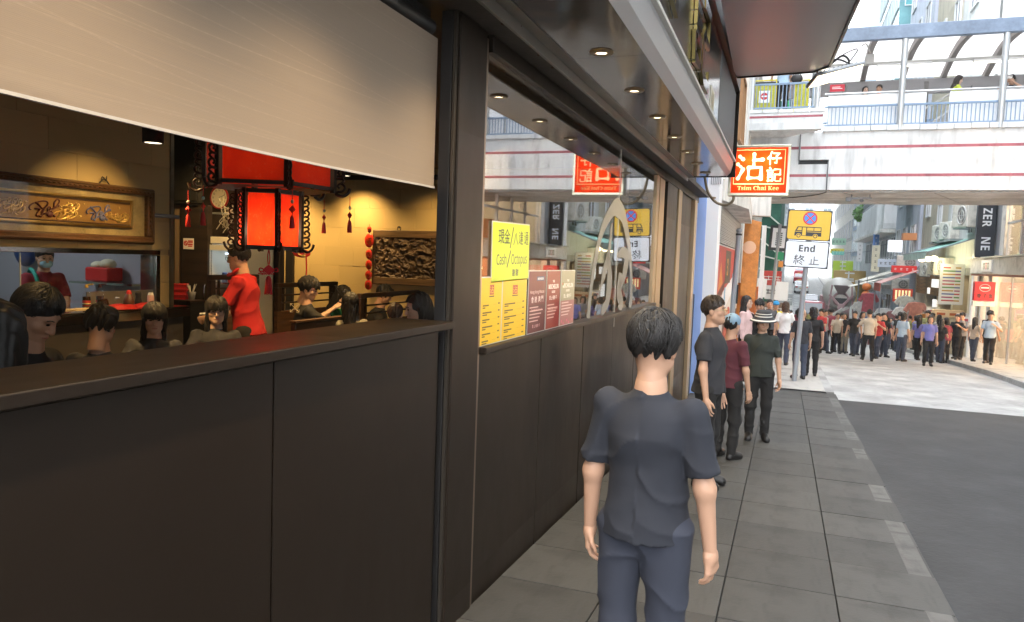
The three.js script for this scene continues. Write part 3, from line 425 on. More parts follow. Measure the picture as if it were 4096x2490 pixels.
part(shop, 'glass_pane', bx(-1.4535, 1.19, -3.477, -1.4505, 2.655, -6.69), MT.glass);
part(shop, 'glass_pane', bx(-1.4635, 1.19, -6.67, -1.4605, 2.655, -8.62), MT.glass);
part(shop, 'pane_seal', bx(-1.466, 1.06, -6.682, -1.449, 2.655, -6.695), M([0.5, 0.48, 0.42], { roughness: 0.3 }));

// recessed downlights in the soffit, each with its own lamp
for (let i = -4; i < 8; i++) {
  const z = -3.03 - i * 0.905 + (i > 5 ? 0.05 * (i - 5) : 0), t = thing('downlight', i < 0 ? `lit soffit downlight above the hatch, beyond the top edge, number ${['one', 'two', 'three', 'four'][-1 - i]} back from the pillar` : ['nearest steel soffit downlight, partly cut by the top edge', 'largest lit downlight fully in view on the polished soffit', 'second lit downlight along the polished soffit', 'third lit downlight along the polished soffit', 'fourth lit downlight along the polished soffit', 'fifth lit downlight along the polished soffit', 'small lit downlight next to last before the canopy end', 'smallest lit downlight at the far canopy end'][i], 'downlight', [-0.985, 2.752, z], 0, 'recessed downlights in the canopy soffit');
  part(t, 'trim_ring', lathe([[0.032, -0.001], [0.034, -0.012], [0.06, -0.008], [0.066, -0.001]], 24), M([0.4, 0.3, 0.2], { metalness: 0.9, roughness: 0.3 }));
  part(t, 'lamp_glass', (() => { const g = new THREE.CircleGeometry(0.033, 20); g.rotateX(PI / 2); g.translate(0, -0.004, 0); return g; })(), glow([1, 0.8, 0.5], 9));
  const L = new THREE.SpotLight(new THREE.Color(1, 0.78, 0.48), 5.5, 9, rad(62), 0.7, 2); L.position.set(-0.985, 2.735, z); L.target.position.set(-0.985, 0, z); L.castShadow = true; L.shadow.radius = 1.5; scene.add(L, L.target);
}

// ---------------------------------------------------------------- white roller blind in the hatch
{
  const blindBottom = (z) => 1.958 - 0.012 * Math.sin(PI * Math.min(1, Math.max(0, (-z - 0.9) / 2.1)));
  const nz = 220, ny = 60, pos = [], uv = [], idx = [];
  for (let j = 0; j <= ny; j++) for (let i = 0; i <= nz; i++) {
    const u = i / nz, v = j / ny, z = 1.5 - u * 4.595, top = 2.62, bot = blindBottom(z), y = top + (bot - top) * v;
    const w1 = v * 15 - 2.2 * u + 1.2 * Math.sin(u * 4), crease = Math.max(0, Math.sin(w1)) ** 10 * (0.3 + 0.7 * vnoise(u * 6, Math.floor(w1 / 6.283) + 3, 32, 5)), w2 = v * 9 - 5.5 * u + 0.5 * Math.sin(u * 7 + 1), c2 = Math.max(0, Math.sin(w2)) ** 22 * vnoise(u * 5 + 3, Math.floor(w2 / 6.283) + 9, 32, 8);
    pos.push(-1.53 + 0.004 * Math.sin(u * 5 + v * 2) * (1 - u) + 0.004 * crease * (1 - u * u) + 0.003 * c2 * (1 - u * u) + 0.006 * (1 - v) * Math.sin(u * 3), y, z); uv.push(u, 1 - v);
  }
  for (let j = 0; j < ny; j++) for (let i = 0; i < nz; i++) { const a = j * (nz + 1) + i, b = a + 1, c = a + nz + 1, d = c + 1; idx.push(a, c, b, b, c, d); }
  const g = new THREE.BufferGeometry(); g.setAttribute('position', new THREE.Float32BufferAttribute(pos, 3)); g.setAttribute('uv', new THREE.Float32BufferAttribute(uv, 2)); g.setIndex(idx); g.computeVertexNormals();
  const bl = thing('roller_blind', 'cream white fabric roller blind pulled halfway down over the open hatch', 'blind');
  part(bl, 'fabric', g, M([0.4, 0.315, 0.245], { roughness: 0.8, bumpMap: rep(brushT, 3, 3), bumpScale: 0.0008, map: canvasTex(2048, 512, (x, w, h) => { // cream cloth with thin paler streaks and fine horizontal ribs
    x.fillStyle = '#e4e1de'; x.fillRect(0, 0, w, h); for (let j = 0; j < h; j += 3) { x.fillStyle = `rgba(${120 + 60 * hash2(j, 3, 1)},${112 + 60 * hash2(j, 3, 1)},105,0.10)`; x.fillRect(0, j, w, 1.4); }
    for (let i = 0; i < 26; i++) { const y0 = h * (0.02 + 0.98 * hash2(i, 1, 7)), dy = h * (0.02 + 0.13 * hash2(i, 2, 7)), x0 = w * (0.3 + 0.3 * hash2(i, 5, 7)), x1 = x0 + w * (0.2 + 0.5 * hash2(i, 6, 7)), n = 40, k = 0.18 + 0.34 * hash2(i, 3, 7); for (let q = 0; q < n; q++) { const t = q / n, t2 = (q + 1.3) / n, f = (v) => y0 - dy * v - 14 * Math.sin(v * 3 + i); x.strokeStyle = `rgba(255,252,246,${k * Math.sin(PI * t) ** 0.7})`; x.lineWidth = 1.2 + 2.4 * hash2(i, 4, 7); x.beginPath(); x.moveTo(x0 + (x1 - x0) * t, f(1 - t)); x.lineTo(x0 + (x1 - x0) * t2, f(1 - t2)); x.stroke(); } }
  }) }));
  const hem = []; for (let i = 0; i < 40; i++) { const at = (u) => [-1.53 + 0.004 * Math.sin(u * 5 + 2) * (1 - u), blindBottom(1.5 - u * 4.595), 1.5 - u * 4.595]; hem.push(beam(at(i / 40), at((i + 1) / 40), 0.01, 0.008)); }
  part(bl, 'hem_bar', hem, M([0.5, 0.46, 0.42], { roughness: 0.6 }));
  part(bl, 'roller', bar([-1.55, 2.66, 1.5], [-1.55, 2.66, -3.05], 0.035, 14), MT.black);
  solo('cable', 'thin dark cable sagging under the header at the hatch corner', 'cable', tube([[-1.3, 2.74, -2.1], [-1.34, 2.7, -2.3], [-1.4, 2.68, -2.42], [-1.46, 2.64, -2.45]], 0.006, 16, 6), MT.black);
}
// ---------------------------------------------------------------- notices and etched mark on the window
function sheet(name, label, cat, x, zl, zr, yt, yb, w, h, draw, group) {
  const t = thing(name, label, cat, [x, (yt + yb) / 2, (zl + zr) / 2], 0, group), W = Math.abs(zr - zl), H = yt - yb;
  part(t, 'backing', cb(0, 0, 0, 0.002, H + 0.012, W + 0.012), M([0.62, 0.62, 0.6], { roughness: 0.3 })); part(t, 'print', face(W, H, 0.0025, 0, 0, PI / 2), printed(w, h, draw, { roughness: 0.35 })); return t;
}
{ // handwritten sheet, its right-hand edge hanging a little lower
  const s = sheet('paper_sign', 'fluorescent yellow handwritten cash payment sheet taped to the window', 'notice', -1.442, -3.612, -4.2, 1.84, 1.53, 512, 330, (x, w, h) => {
    x.fillStyle = '#c9dc1c'; x.fillRect(0, 0, w, h); const k = '#20261c';
    glyph(x, 'xian', 75, 34, 84, 7, k, 0.85); glyph(x, 'jin', 148, 34, 84, 7, k, 0.95); x.lineWidth = 9; x.beginPath(); x.moveTo(272, 24); x.lineTo(232, 140); x.stroke(); glyph(x, 'ba', 276, 44, 84, 6, k, 0.8); glyph(x, 'da', 352, 38, 84, 5.5, k, 0.75); glyph(x, 'tong', 432, 38, 84, 5.5, k, 0.75);
    x.save(); x.scale(1, 1.3); x.font = '62px sans-serif'; x.fillStyle = k; x.textAlign = 'left'; x.textBaseline = 'middle'; x.fillText('Cash', 54, 160); x.fillText('Octopus', 250, 160); x.restore(); x.lineWidth = 9; x.beginPath(); x.moveTo(240, 160); x.lineTo(196, 252); x.stroke();
    glyph(x, 'xie', 270, 266, 44, 4, k, 0.9); glyph(x, 'xie', 318, 266, 44, 4, k, 0.9); x.font = 'italic 42px sans-serif'; x.fillText('Thanks', 372, 292);
  }); s.rotation.x = 0.02;
}
const menuDraw = (seed) => (x, w, h) => {
  x.fillStyle = '#eec00c'; x.fillRect(0, 0, w, h); x.fillStyle = '#b5442a'; x.fillRect(w / 2 - 26, 40, 52, 56); glyph(x, 'zhan', w / 2 - 22, 46, 44, 4, '#f0c040', 1); x.fillStyle = '#5d4410'; x.fillRect(w / 2 - 30, 102, 60, 7);
  for (let i = 0; i < 9; i++) { const y = 150 + i * 40; x.fillStyle = '#57430f'; x.fillRect(22, y, 70 + (i * 37 + seed) % 60, 8); x.fillRect(22, y + 13, 30 + (i * 23 + seed) % 30, 7); x.fillRect(w - 44, y - 6, 22, 8); for (let d = 150; d < w - 50; d += 7) x.fillRect(d, y + 2, 2, 2); }
};
sheet('menu_sheet', 'yellow printed menu sheet in the window, left one under the cash notice', 'menu', -1.4435, -3.485, -3.775, 1.545, 1.2, 256, 372, menuDraw(3), 'yellow menu sheets in the window');
sheet('menu_sheet', 'yellow printed menu sheet in the window, beside the dark red plaque', 'menu', -1.4435, -3.79, -4.185, 1.535, 1.2, 256, 372, menuDraw(41), 'yellow menu sheets in the window');
const guide = (a, b, top) => (x, w, h) => {
  const g = x; g.fillStyle = a; g.fillRect(0, 0, w, h); g.fillStyle = b; g.fillRect(0, h * 0.55, w, h * 0.45);
  if (top === 1) { g.fillStyle = '#2c3c74'; g.fillRect(w * 0.45, 30, w * 0.45, 26); text(g, 'MICHELIN', w * 0.67, 43, 18, '#fff'); text(g, 'Hong Kong Macau', w / 2, 120, 26, '#f0dada', 'sans-serif', 'center', 'normal'); ['xiang', 'gang', 'ao', 'men'].forEach((k, i) => glyph(g, k, 40 + i * 46 + (i > 1 ? 8 : 0), 145, 38, 3.5, '#f2e6e6')); text(g, 'The MICHELIN Guide', w / 2, 225, 18, '#e2a0a0', 'sans-serif', 'center', 'normal'); text(g, '2018', w / 2, 275, 46, '#7a1c2c', 'sans-serif', 'center', 'normal'); ['mian', 'zhi', 'fu', 'xiang', 'zi'].forEach((k, i) => glyph(g, k, 66 + i * 25, 310, 20, 2, '#ecc')); }
  else { const c = top === 2 ? '#fff' : '#f6f2ee'; text(g, 'THE', w / 2, 64, 22, c); text(g, 'MICHELIN', w / 2, 96, 40, c); text(g, 'GUIDE', w / 2, 130, 22, c); ['mian', 'zhi', 'fu', 'xiang', 'zi'].forEach((k, i) => glyph(g, k, 52 + i * 30, 152, 26, 2.6, c)); if (top === 2) text(g, 'HONG KONG   MACAU', w / 2, 235, 18, '#f0c8c0', 'sans-serif', 'center', 'normal'); else { g.fillStyle = '#7a9a40'; g.beginPath(); g.arc(36, 84, 12, 0, 7); g.fill(); g.fillStyle = '#cc4050'; g.beginPath(); g.arc(30, 84, 8, 0, 7); g.fill(); g.fillStyle = '#d06080'; for (let i = 0; i < 7; i++) { g.beginPath(); g.arc(30 + i * 33, 330 + (i % 3) * 16, 10, 0, 7); g.fill(); } } }
  for (let i = 0; i < 5; i++) { g.fillStyle = 'rgba(255,235,225,0.75)'; g.fillRect(22, h - 150 + i * 20, w * (0.5 + ((i * 7) % 4) * 0.09), 7); }
};
sheet('guide_plaque', 'dark red dining guide plaque in a white frame, leftmost of three', 'plaque', -1.4435, -4.225, -4.56, 1.575, 1.2, 256, 356, guide('#6a0d1f', '#560a1a', 1));
sheet('guide_plaque', 'brick red dining guide plaque, the middle one of three', 'plaque', -1.4435, -4.585, -4.88, 1.575, 1.2, 256, 356, guide('#8a2013', '#861c12', 2));
sheet('guide_plaque', 'pale pink and green dining guide plaque, rightmost of three', 'plaque', -1.4435, -4.905, -5.25, 1.575, 1.2, 256, 356, guide('#a39e82', '#a86c6a', 3));
{ // frosted brush mark: a pointed arch with a figure of brush strokes inside
  const rib = (pts, ws) => {
    const c = new THREE.CatmullRomCurve3(pts.map(([z, y]) => V(z, y, 0))), N = 40, L = [], R = [];
    for (let i = 0; i <= N; i++) { const t = i / N, p = c.getPoint(t), d = c.getTangent(t), k = t * (ws.length - 1), j = Math.min(ws.length - 2, Math.floor(k)), w = ws[j] + (ws[j + 1] - ws[j]) * (k - j); L.push([p.x - d.y * w * 1.6, p.y + d.x * w]); R.unshift([p.x + d.y * w * 1.6, p.y - d.x * w]); }
    const s = new THREE.Shape([...L, ...R].map(([z, y]) => new THREE.Vector2(-z, y))), g = new THREE.ExtrudeGeometry(s, { depth: 0.0015, bevelEnabled: false }); g.rotateY(PI / 2); g.translate(-1.449, 0, 0); return g;
  };
  const m = M([0.42, 0.4, 0.36], { roughness: 0.9, transparent: true, opacity: 0.5 });
  const t = thing('window_decal', 'frosted grey pointed arch with brush strokes etched on the window', 'window decal');
  part(t, 'arch', rib([[-5.72, 1.2], [-5.78, 1.45], [-6.02, 1.86], [-6.42, 2.1], [-6.62, 2.13], [-6.9, 2.06], [-7.25, 1.75], [-7.42, 1.4], [-7.4, 1.2]], [0.03, 0.028, 0.035, 0.06, 0.09, 0.07, 0.04, 0.03, 0.04]), m);
  part(t, 'brush_stroke', rib([[-6.42, 1.98], [-6.36, 1.75], [-6.2, 1.55], [-6.1, 1.42]], [0.012, 0.03, 0.045, 0.01]), m);
  part(t, 'brush_stroke', rib([[-6.3, 1.72], [-6.42, 1.5], [-6.36, 1.3], [-6.22, 1.24], [-6.18, 1.2]], [0.03, 0.06, 0.05, 0.04, 0.02]), m);
  part(t, 'brush_stroke', rib([[-6.72, 1.7], [-6.9, 1.74], [-7.12, 1.7], [-7.05, 1.55], [-6.86, 1.42]], [0.02, 0.05, 0.06, 0.06, 0.03]), m);
  part(t, 'brush_stroke', rib([[-6.86, 1.55], [-6.84, 1.36], [-6.95, 1.27], [-6.9, 1.2]], [0.04, 0.07, 0.05, 0.06]), m);
}

// ---------------------------------------------------------------- projecting light box sign on its curled bracket
{
  const t = thing('light_box_sign', 'lit orange-red light box sign with cream brush characters, hung past the canopy end', 'sign', [-0.41, 2.875, -10.2]);
  const W = 0.74, H = 0.64, D = 0.2, fr = M([0.72, 0.68, 0.5], { metalness: 1, roughness: 0.3 });
  part(t, 'frame', [bx(-W / 2, H / 2 - 0.035, -D / 2, W / 2, H / 2, D / 2, 0.006), bx(-W / 2, -H / 2, -D / 2, W / 2, -H / 2 + 0.035, D / 2, 0.006), bx(-W / 2, -H / 2 + 0.036, -D / 2, -W / 2 + 0.035, H / 2 - 0.036, D / 2, 0.006), bx(W / 2 - 0.035, -H / 2 + 0.036, -D / 2, W / 2, H / 2 - 0.036, D / 2, 0.006)], fr);
  const draw = (x, w, h) => {
    x.fillStyle = '#e23a08'; x.fillRect(0, 0, w, h); x.strokeStyle = '#ffe9b0'; x.lineWidth = 7; x.strokeRect(22, 20, w - 44, h * 0.8 - 20); x.lineWidth = 10; x.beginPath(); x.moveTo(22, h * 0.8); x.lineTo(w - 22, h * 0.8); x.stroke();
    const c = '#fff3cf'; glyphBrush(x, 'zhan', 46, 50, 270, 16, c, 0.95); glyphBrush(x, 'zai', 330, 36, 132, 8, c, 0.95); glyphBrush(x, 'ji', 326, 190, 146, 8, c, 0.95); x.fillStyle = '#f9d9a0'; x.font = 'bold 54px serif'; x.textAlign = 'center'; x.textBaseline = 'middle'; x.fillText('Tsim Chai Kee', w / 2, h * 0.895);
  };
  const fm = new THREE.MeshPhysicalMaterial({ map: canvasTex(512, 440, draw), transmission: 0.55, thickness: 0, roughness: 0.96, ior: 1.3, side: THREE.DoubleSide });
  part(t, 'face_panel', face(W - 0.07, H - 0.07, 0, 0, D / 2 - 0.012), fm); part(t, 'face_panel', face(W - 0.07, H - 0.07, 0, 0, -D / 2 + 0.012, PI), fm);
  const bulb = part(t, 'lamp_tube', [bar([-0.24, -0.1, 0], [0.24, -0.1, 0], 0.012, 8), bar([-0.24, 0.13, 0], [0.24, 0.13, 0], 0.012, 8)], glow([1, 0.85, 0.6], 5));
  for (const [x, y] of [[-0.12, -0.1], [0.12, -0.1], [-0.12, 0.13], [0.12, 0.13]]) { const L = new THREE.PointLight(new THREE.Color(1, 0.86, 0.6), 0.46, 4, 2); L.position.set(-0.41 + x, 2.875 + y, -10.2); L.castShadow = true; L.shadow.radius = 0.6; scene.add(L); }
  part(t, 'bracket', [tube([[-1.0, 0.34, -0.05], [-0.78, 0.3, 0], [-0.69, 0.12, 0], [-0.67, -0.1, 0], [-0.62, -0.28, 0], [-0.5, -0.41, 0], [-0.37, -0.43, 0], [-0.3, -0.37, 0], [-0.3, -0.31, 0]], 0.018, 40, 9), new THREE.TorusGeometry(0.03, 0.012, 6, 14).rotateX(PI / 2).translate(-0.56, -0.34, 0)], M([0.3, 0.24, 0.16], { metalness: 0.6, roughness: 0.5 }));
  part(t, 'bracket_plate', cb(-0.7, 0.06, -0.02, 0.18, 0.05, 0.08, 0.01), MT.steel);
}
// LED floodlight clamped to the canopy edge
{
  const t = thing('floodlight', 'slim grey LED floodlight with lit panel on an arm at the canopy corner', 'floodlight', [0.37, 3.73, -8.9], 0);
  const inner = new THREE.Group(); inner.name = 'lamp_head'; inner.rotation.set(-0.22, 0.3, 0.36); t.add(inner);
  part(inner, 'housing', bx(-0.27, 0, -0.16, 0.27, 0.035, 0.16, 0.01), MT.greySteel); part(inner, 'fin', [...Array(9)].map((_, i) => bx(-0.2 + i * 0.05, 0.036, -0.12, -0.192 + i * 0.05, 0.06, 0.12)), MT.greySteel);
  part(inner, 'lamp_panel', bx(-0.25, -0.006, -0.14, 0.25, -0.001, 0.14), glow([1, 0.86, 0.6], 2.6));
  part(t, 'arm', tube([[-0.05, 0.14, -0.02], [0.06, 0.2, 0.05], [0.12, 0.14, 0.06], [0.1, 0.04, 0.02]], 0.012, 16, 7), MT.black); part(t, 'yoke', tube([[-0.2, 0.0, 0.04], [-0.14, 0.14, 0.06], [0.02, 0.16, 0.05], [0.16, 0.1, 0.02]], 0.01, 16, 6), MT.black);
  part(t, 'cable', tube([[0.1, 0.1, 0], [0.2, 0.26, 0.05], [0.1, 0.22, 0.1], [-0.05, 0.14, 0.05]], 0.006, 16, 5), MT.black);
  const L = new THREE.RectAreaLight(new THREE.Color(1, 0.86, 0.6), 6, 0.5, 0.28); L.position.set(0.37, 3.71, -8.9); L.lookAt(0.1, 2.6, -8.4); scene.add(L);
}
// ---------------------------------------------------------------- restaurant interior: shell
const tileM = [[0.5, 0.38, 0.175], [0.515, 0.39, 0.18], [0.485, 0.37, 0.17]].map((c) => M(c, { roughness: 0.5, bumpMap: rep(bumpT, 1.5), bumpScale: 0.0006 }));
const darkCeil = M([0.07, 0.05, 0.035], { roughness: 0.8 }), grout = M([0.42, 0.33, 0.18], { roughness: 0.9 });
struct('restaurant_floor', bx(-10.4, -0.2, 1.7, -1.66, 0, -11.7), M([0.1, 0.07, 0.05], { map: rep(mottleT, 0.5), roughness: 0.5 }));
struct('restaurant_ceiling', bx(-10.4, 3.1, 1.7, -1.66, 3.2, -11.7), darkCeil);
const endWall = struct('wall_end', bx(-10.4, 0, -11.52, -1.66, 3.1, -11.7), grout);
const backWall = struct('wall_back', [bx(-6.7, 0, 1.7, -6.52, 0.98, -6.56), bx(-6.7, 1.58, 1.7, -6.52, 3.1, -6.56), bx(-6.7, 0.98, 1.7, -6.52, 1.58, -1.2), bx(-6.7, 0.98, -6.38, -6.52, 1.58, -6.56)], grout);
struct('wall_side', bx(-10.4, 0, 1.7, -1.66, 3.1, 1.9), M([0.3, 0.25, 0.18], { roughness: 0.8 }));
struct('wall_rear', bx(-10.5, 0, 1.7, -10.4, 3.2, -11.7), M([0.12, 0.1, 0.08], { roughness: 0.8 }));
{ // glazed blocks, each laid a hair unevenly
  const geo = {}; const block = (w, h, d) => { const k = [w, h, d].map((v) => v.toFixed(2)).join(); return geo[k] ||= bx(-w / 2, -h / 2, -d / 2, w / 2, h / 2, d / 2, 0.0015); };
  for (let r = 0; r < 9; r++) for (let c = 0; c < 7; c++) { const w = 0.5985, h = 0.3385, x = -8.72 + c * 0.6 + (r % 2) * 0.3, y = 0.22 + r * 0.34; if (x > -5.2 || y > 3.1) continue; const m = part(endWall, 'wall_block', block(w, h, 0.03), tileM[(r * 3 + c) % 3]); m.position.set(x, y, -11.512 + rr(-0.002, 0.002)); }
  for (let r = 0; r < 5; r++) for (let c = 0; c < 5; c++) { const z = -3.9 - c * 0.6 - (r % 2) * 0.3, y = 1.76 + r * 0.3; const z1 = Math.max(-6.555, z - 0.2992), z0 = z + 0.2992; if (z0 - z1 < 0.1 || y > 3.05) continue; const m = part(backWall, 'wall_block', bx(-0.015, -0.1494, z1, 0.015, 0.1494, z0, 0.0015), tileM[(r + c) % 3]); m.position.set(-6.515 + rr(-0.002, 0.002), y, 0); }
  for (const y of [0.2, 0.5, 0.8, 1.1, 1.4]) { const m = part(backWall, 'wall_block', bx(-0.015, -0.147, -6.555, 0.015, 0.147, -6.385, 0.004), tileM[0]); m.position.set(-6.515, y, 0); }
}
const edgeP = solo('corner_post', 'thin steel corner strip at the end of the cream block wall', 'post', bx(-6.49, 0, -6.565, -6.53, 3.1, -6.61), M([0.36, 0.33, 0.28], { metalness: 0.8, roughness: 0.4, map: rep(grimeT, 1) }));
solo('wall_bracket', 'short grey pipe stub sticking out of the cream wall by the corner strip', 'bracket', bar([-6.5, 1.98, -6.28], [-6.36, 1.975, -6.55], 0.022, 10), MT.greySteel);
solo('dark_partition', 'dark panel wall behind the drinks fridge and the waiter', 'partition', bx(-10.4, 0, -8.3, -6.35, 3.1, -8.4), M([0.05, 0.035, 0.025], { roughness: 0.6 }));
{
  const c = thing('panel_column', 'dark brown panelled column beside the drinks fridge', 'column', [-7.09, 0, -7.55]);
  part(c, 'panel', bx(-0.22, 0, -0.08, 0.22, 2.18, 0, 0.006), M([0.035, 0.022, 0.015], { roughness: 0.75, map: rep(woodT, 0.5) })); part(c, 'side_strip', bx(-0.33, 0, -0.1, -0.225, 2.18, -0.02), M([0.28, 0.2, 0.12], { roughness: 0.6 }));
  const n = thing('wall_notice', 'small white and red no smoking notice on the dark column', 'notice', [-7.17, 1.69, -7.545]); part(n, 'card', cb(0, 0, 0, 0.17, 0.14, 0.004), MT.whitePlain);
  part(n, 'print', face(0.165, 0.135, 0, 0, 0.003), printed(96, 80, (x) => { x.fillStyle = '#f4eee8'; x.fillRect(0, 0, 96, 80); x.strokeStyle = '#c81e1e'; x.lineWidth = 8; x.beginPath(); x.arc(24, 36, 15, 0, 7); x.moveTo(14, 26); x.lineTo(34, 46); x.stroke(); x.fillStyle = '#c81e1e'; for (let i = 0; i < 4; i++) x.fillRect(46 + i * 11, 14, 9, 20); x.fillRect(44, 40, 44, 10); x.fillRect(44, 54, 40, 8); }));
  const b = thing('hanging_cabinet', 'large black cabinet hung above the dark column', 'cabinet', [-7.2, 2.2, -7.5]); part(b, 'case', bx(-0.26, 0, -0.1, 0.22, 0.89, 0, 0.01), M([0.012, 0.011, 0.01], { roughness: 0.9 })); part(b, 'front_panel', bx(-0.24, 0.03, 0.002, 0.2, 0.86, 0.014, 0.006), M([0.012, 0.011, 0.01], { roughness: 0.9 }));
}
{ // drinks fridge
  const f = thing('drinks_fridge', 'narrow white upright drinks fridge with a glass door behind the waiter', 'fridge', [-6.64, 0, -7.62]);
  part(f, 'cabinet', [bx(-0.3, 0, -0.55, -0.27, 1.7, 0), bx(0.27, 0, -0.55, 0.3, 1.7, 0), bx(-0.3, 0, -0.55, 0.3, 1.7, -0.53), bx(-0.3, 0, -0.53, 0.3, 0.12, 0)], M([0.62, 0.6, 0.52], { roughness: 0.5 })); part(f, 'header', bx(-0.31, 1.705, -0.55, 0.31, 1.79, 0.02, 0.006), M([0.66, 0.63, 0.54], { roughness: 0.5 }));
  const d = part(f, 'door', [bx(-0.3, 0.13, 0.003, -0.23, 1.69, 0.035), bx(0.23, 0.13, 0.003, 0.3, 1.69, 0.035), bx(-0.23, 1.62, 0.003, 0.23, 1.69, 0.035), bx(-0.23, 0.13, 0.003, 0.23, 0.22, 0.035)], M([0.58, 0.57, 0.5], { roughness: 0.45 })); part(d, 'door_glass', bx(-0.23, 0.22, 0.015, 0.23, 1.62, 0.02), MT.pane); part(d, 'handle', tube([[-0.27, 0.9, 0.036], [-0.27, 0.92, 0.07], [-0.27, 1.18, 0.07], [-0.27, 1.2, 0.036]], 0.01, 16, 6), MT.steel);
  for (const y of [0.5, 0.85, 1.2]) part(f, 'shelf', bx(-0.26, y, -0.5, 0.26, y + 0.012, -0.03), MT.steel);
  const cols = [[0.4, 0.02, 0.02], [0.05, 0.2, 0.1], [0.5, 0.45, 0.3], [0.1, 0.15, 0.35]]; let k = 0;
  for (const y of [0.13, 0.512, 0.862, 1.212]) for (let i = 0; i < 5; i++) { const b = solo('drink_can', `${['red', 'green', 'cream', 'blue'][k % 4]} drinks can on the ${['bottom', 'second', 'third', 'top'][[0.13, 0.512, 0.862, 1.212].indexOf(y)]} shelf of the fridge, number ${['first', 'second', 'third', 'fourth', 'last'][i]} from its left`, 'can', lathe([[0, 0], [0.03, 0], [0.033, 0.01], [0.033, 0.11], [0.027, 0.125], [0, 0.125]], 12), M(cols[k++ % 4], { roughness: 0.4 }), 'cans in the drinks fridge'); b.position.set(-6.64 - 0.18 + i * 0.09, y + 0.001, -7.8); }
  const L = new THREE.PointLight(new THREE.Color(0.75, 0.88, 1), 0.12, 2, 2); L.position.set(-6.64, 1.55, -7.85); L.shadow.radius = 2; L.castShadow = true; scene.add(L);
  part(f, 'lamp_tube', bar([-6.64 + 6.64 - 0.2, 1.58, -0.22], [0.2, 1.58, -0.22], 0.012, 8), glow([0.75, 0.88, 1], 2));
  const jar = thing('glass_tank', 'clear glass tank with a plastic wrapped fan standing on the fridge top', 'glass tank', [-6.86, 1.792, -7.85]); part(jar, 'tank', [bx(-0.16, 0, -0.1, 0.16, 0.3, -0.095), bx(-0.16, 0, 0.095, 0.16, 0.3, 0.1), bx(-0.16, 0, -0.095, -0.155, 0.3, 0.095), bx(0.155, 0, -0.095, 0.16, 0.3, 0.095)], MT.pane); part(jar, 'rim', [tube([[-0.16, 0.3, -0.1], [0.16, 0.3, -0.1], [0.16, 0.3, 0.1], [-0.16, 0.3, 0.1]], 0.008, 30, 5, true), tube([[-0.16, 0.01, 0.1], [-0.16, 0.3, 0.1]], 0.008, 4, 5)], MT.greySteel);
  const cr = []; for (let i = 0; i < 14; i++) cr.push(tube([[rr(-0.1, 0.1), rr(0.05, 0.3), rr(-0.06, 0.06)], [rr(-0.1, 0.1), rr(0.1, 0.45), rr(-0.06, 0.06)], [rr(-0.1, 0.1), rr(0.15, 0.55), rr(-0.06, 0.06)]], 0.006, 10, 5)); part(jar, 'wrapping', cr, M([0.45, 0.42, 0.34], { roughness: 0.25 }));
}
{ // wall clock
  const c = thing('wall_clock', 'round red-rimmed wall clock half hidden by the lantern', 'clock', [-7.33, 2.335, -8.27]); const g = new THREE.TorusGeometry(0.145, 0.014, 8, 36); part(c, 'rim', g, M([0.4, 0.03, 0.02], { roughness: 0.35 }));
  part(c, 'dial', moved(new THREE.CylinderGeometry(0.143, 0.143, 0.012, 36).rotateX(PI / 2), 0, 0, -0.004), M([0.8, 0.75, 0.6], { roughness: 0.6 }));
  part(c, 'numerals', (() => { const p = new THREE.CircleGeometry(0.14, 36); p.translate(0, 0, 0.004); return p; })(), printed(256, 256, (x) => { x.fillStyle = '#f2e9cf'; x.fillRect(0, 0, 256, 256); for (let i = 1; i <= 12; i++) text(x, String(i), 128 + 96 * Math.sin(i / 6 * PI), 128 - 96 * Math.cos(i / 6 * PI), 34, '#3a3a34', 'sans-serif', 'center', 'normal'); }));
  part(c, 'hour_hand', beam([0, 0, 0.008], [0.03, -0.065, 0.008], 0.01, 0.003), MT.black); part(c, 'minute_hand', beam([0, 0, 0.011], [0.1, 0.035, 0.011], 0.007, 0.003), MT.black);
}
{ // stacked red trays and a cup of straws on the stand under the column
  const st = thing('service_stand', 'dark service stand under the column holding red trays and straws', 'stand', [-6.95, 0, -7.25]); part(st, 'top', bx(-0.2, 0.98, -0.14, 0.2, 1.0, 0.12), MT.darkWood); part(st, 'body', bx(-0.19, 0, -0.13, 0.19, 0.978, 0.1), MT.black);
  for (let i = 0; i < 3; i++) { const t = solo('plastic_tray', ['red plastic tray at the bottom of the stack on the dark stand', 'red plastic tray in the middle of the stack on the dark stand', 'red plastic tray on top of the stack on the dark stand'][i], 'tray', [bx(-0.11, 0, -0.09, 0.11, 0.012, 0.09, 0.004), bx(-0.11, 0.0, 0.08, 0.11, 0.058, 0.09), bx(-0.11, 0, -0.09, 0.11, 0.058, -0.08), bx(-0.11, 0, -0.08, -0.1, 0.058, 0.08), bx(0.1, 0, -0.08, 0.11, 0.058, 0.08), bx(-0.12, 0.05, -0.1, 0.12, 0.06, 0.1)], MT.red, 'stacked red trays'); t.position.set(-7.03, 1.005 + i * 0.064, -7.22); t.rotation.y = 0.6 + (i - 1) * 0.05; }
  const s = thing('straw_cup', 'clear wrapped cup holding pale straws beside the red trays', 'cup', [-6.83, 1.002, -7.24]); part(s, 'cup', lathe([[0.03, 0], [0.045, 0.1], [0.05, 0.1], [0.034, 0], [0, 0]], 14), M([0.5, 0.47, 0.4], { roughness: 0.4 })); for (let i = 0; i < 9; i++) part(s, 'straw', bar([rr(-0.02, 0.02), 0.02, rr(-0.02, 0.02)], [rr(-0.06, 0.06), rr(0.16, 0.2), rr(-0.04, 0.04)], 0.004, 5), M([0.78, 0.74, 0.6], { roughness: 0.6 }));
}

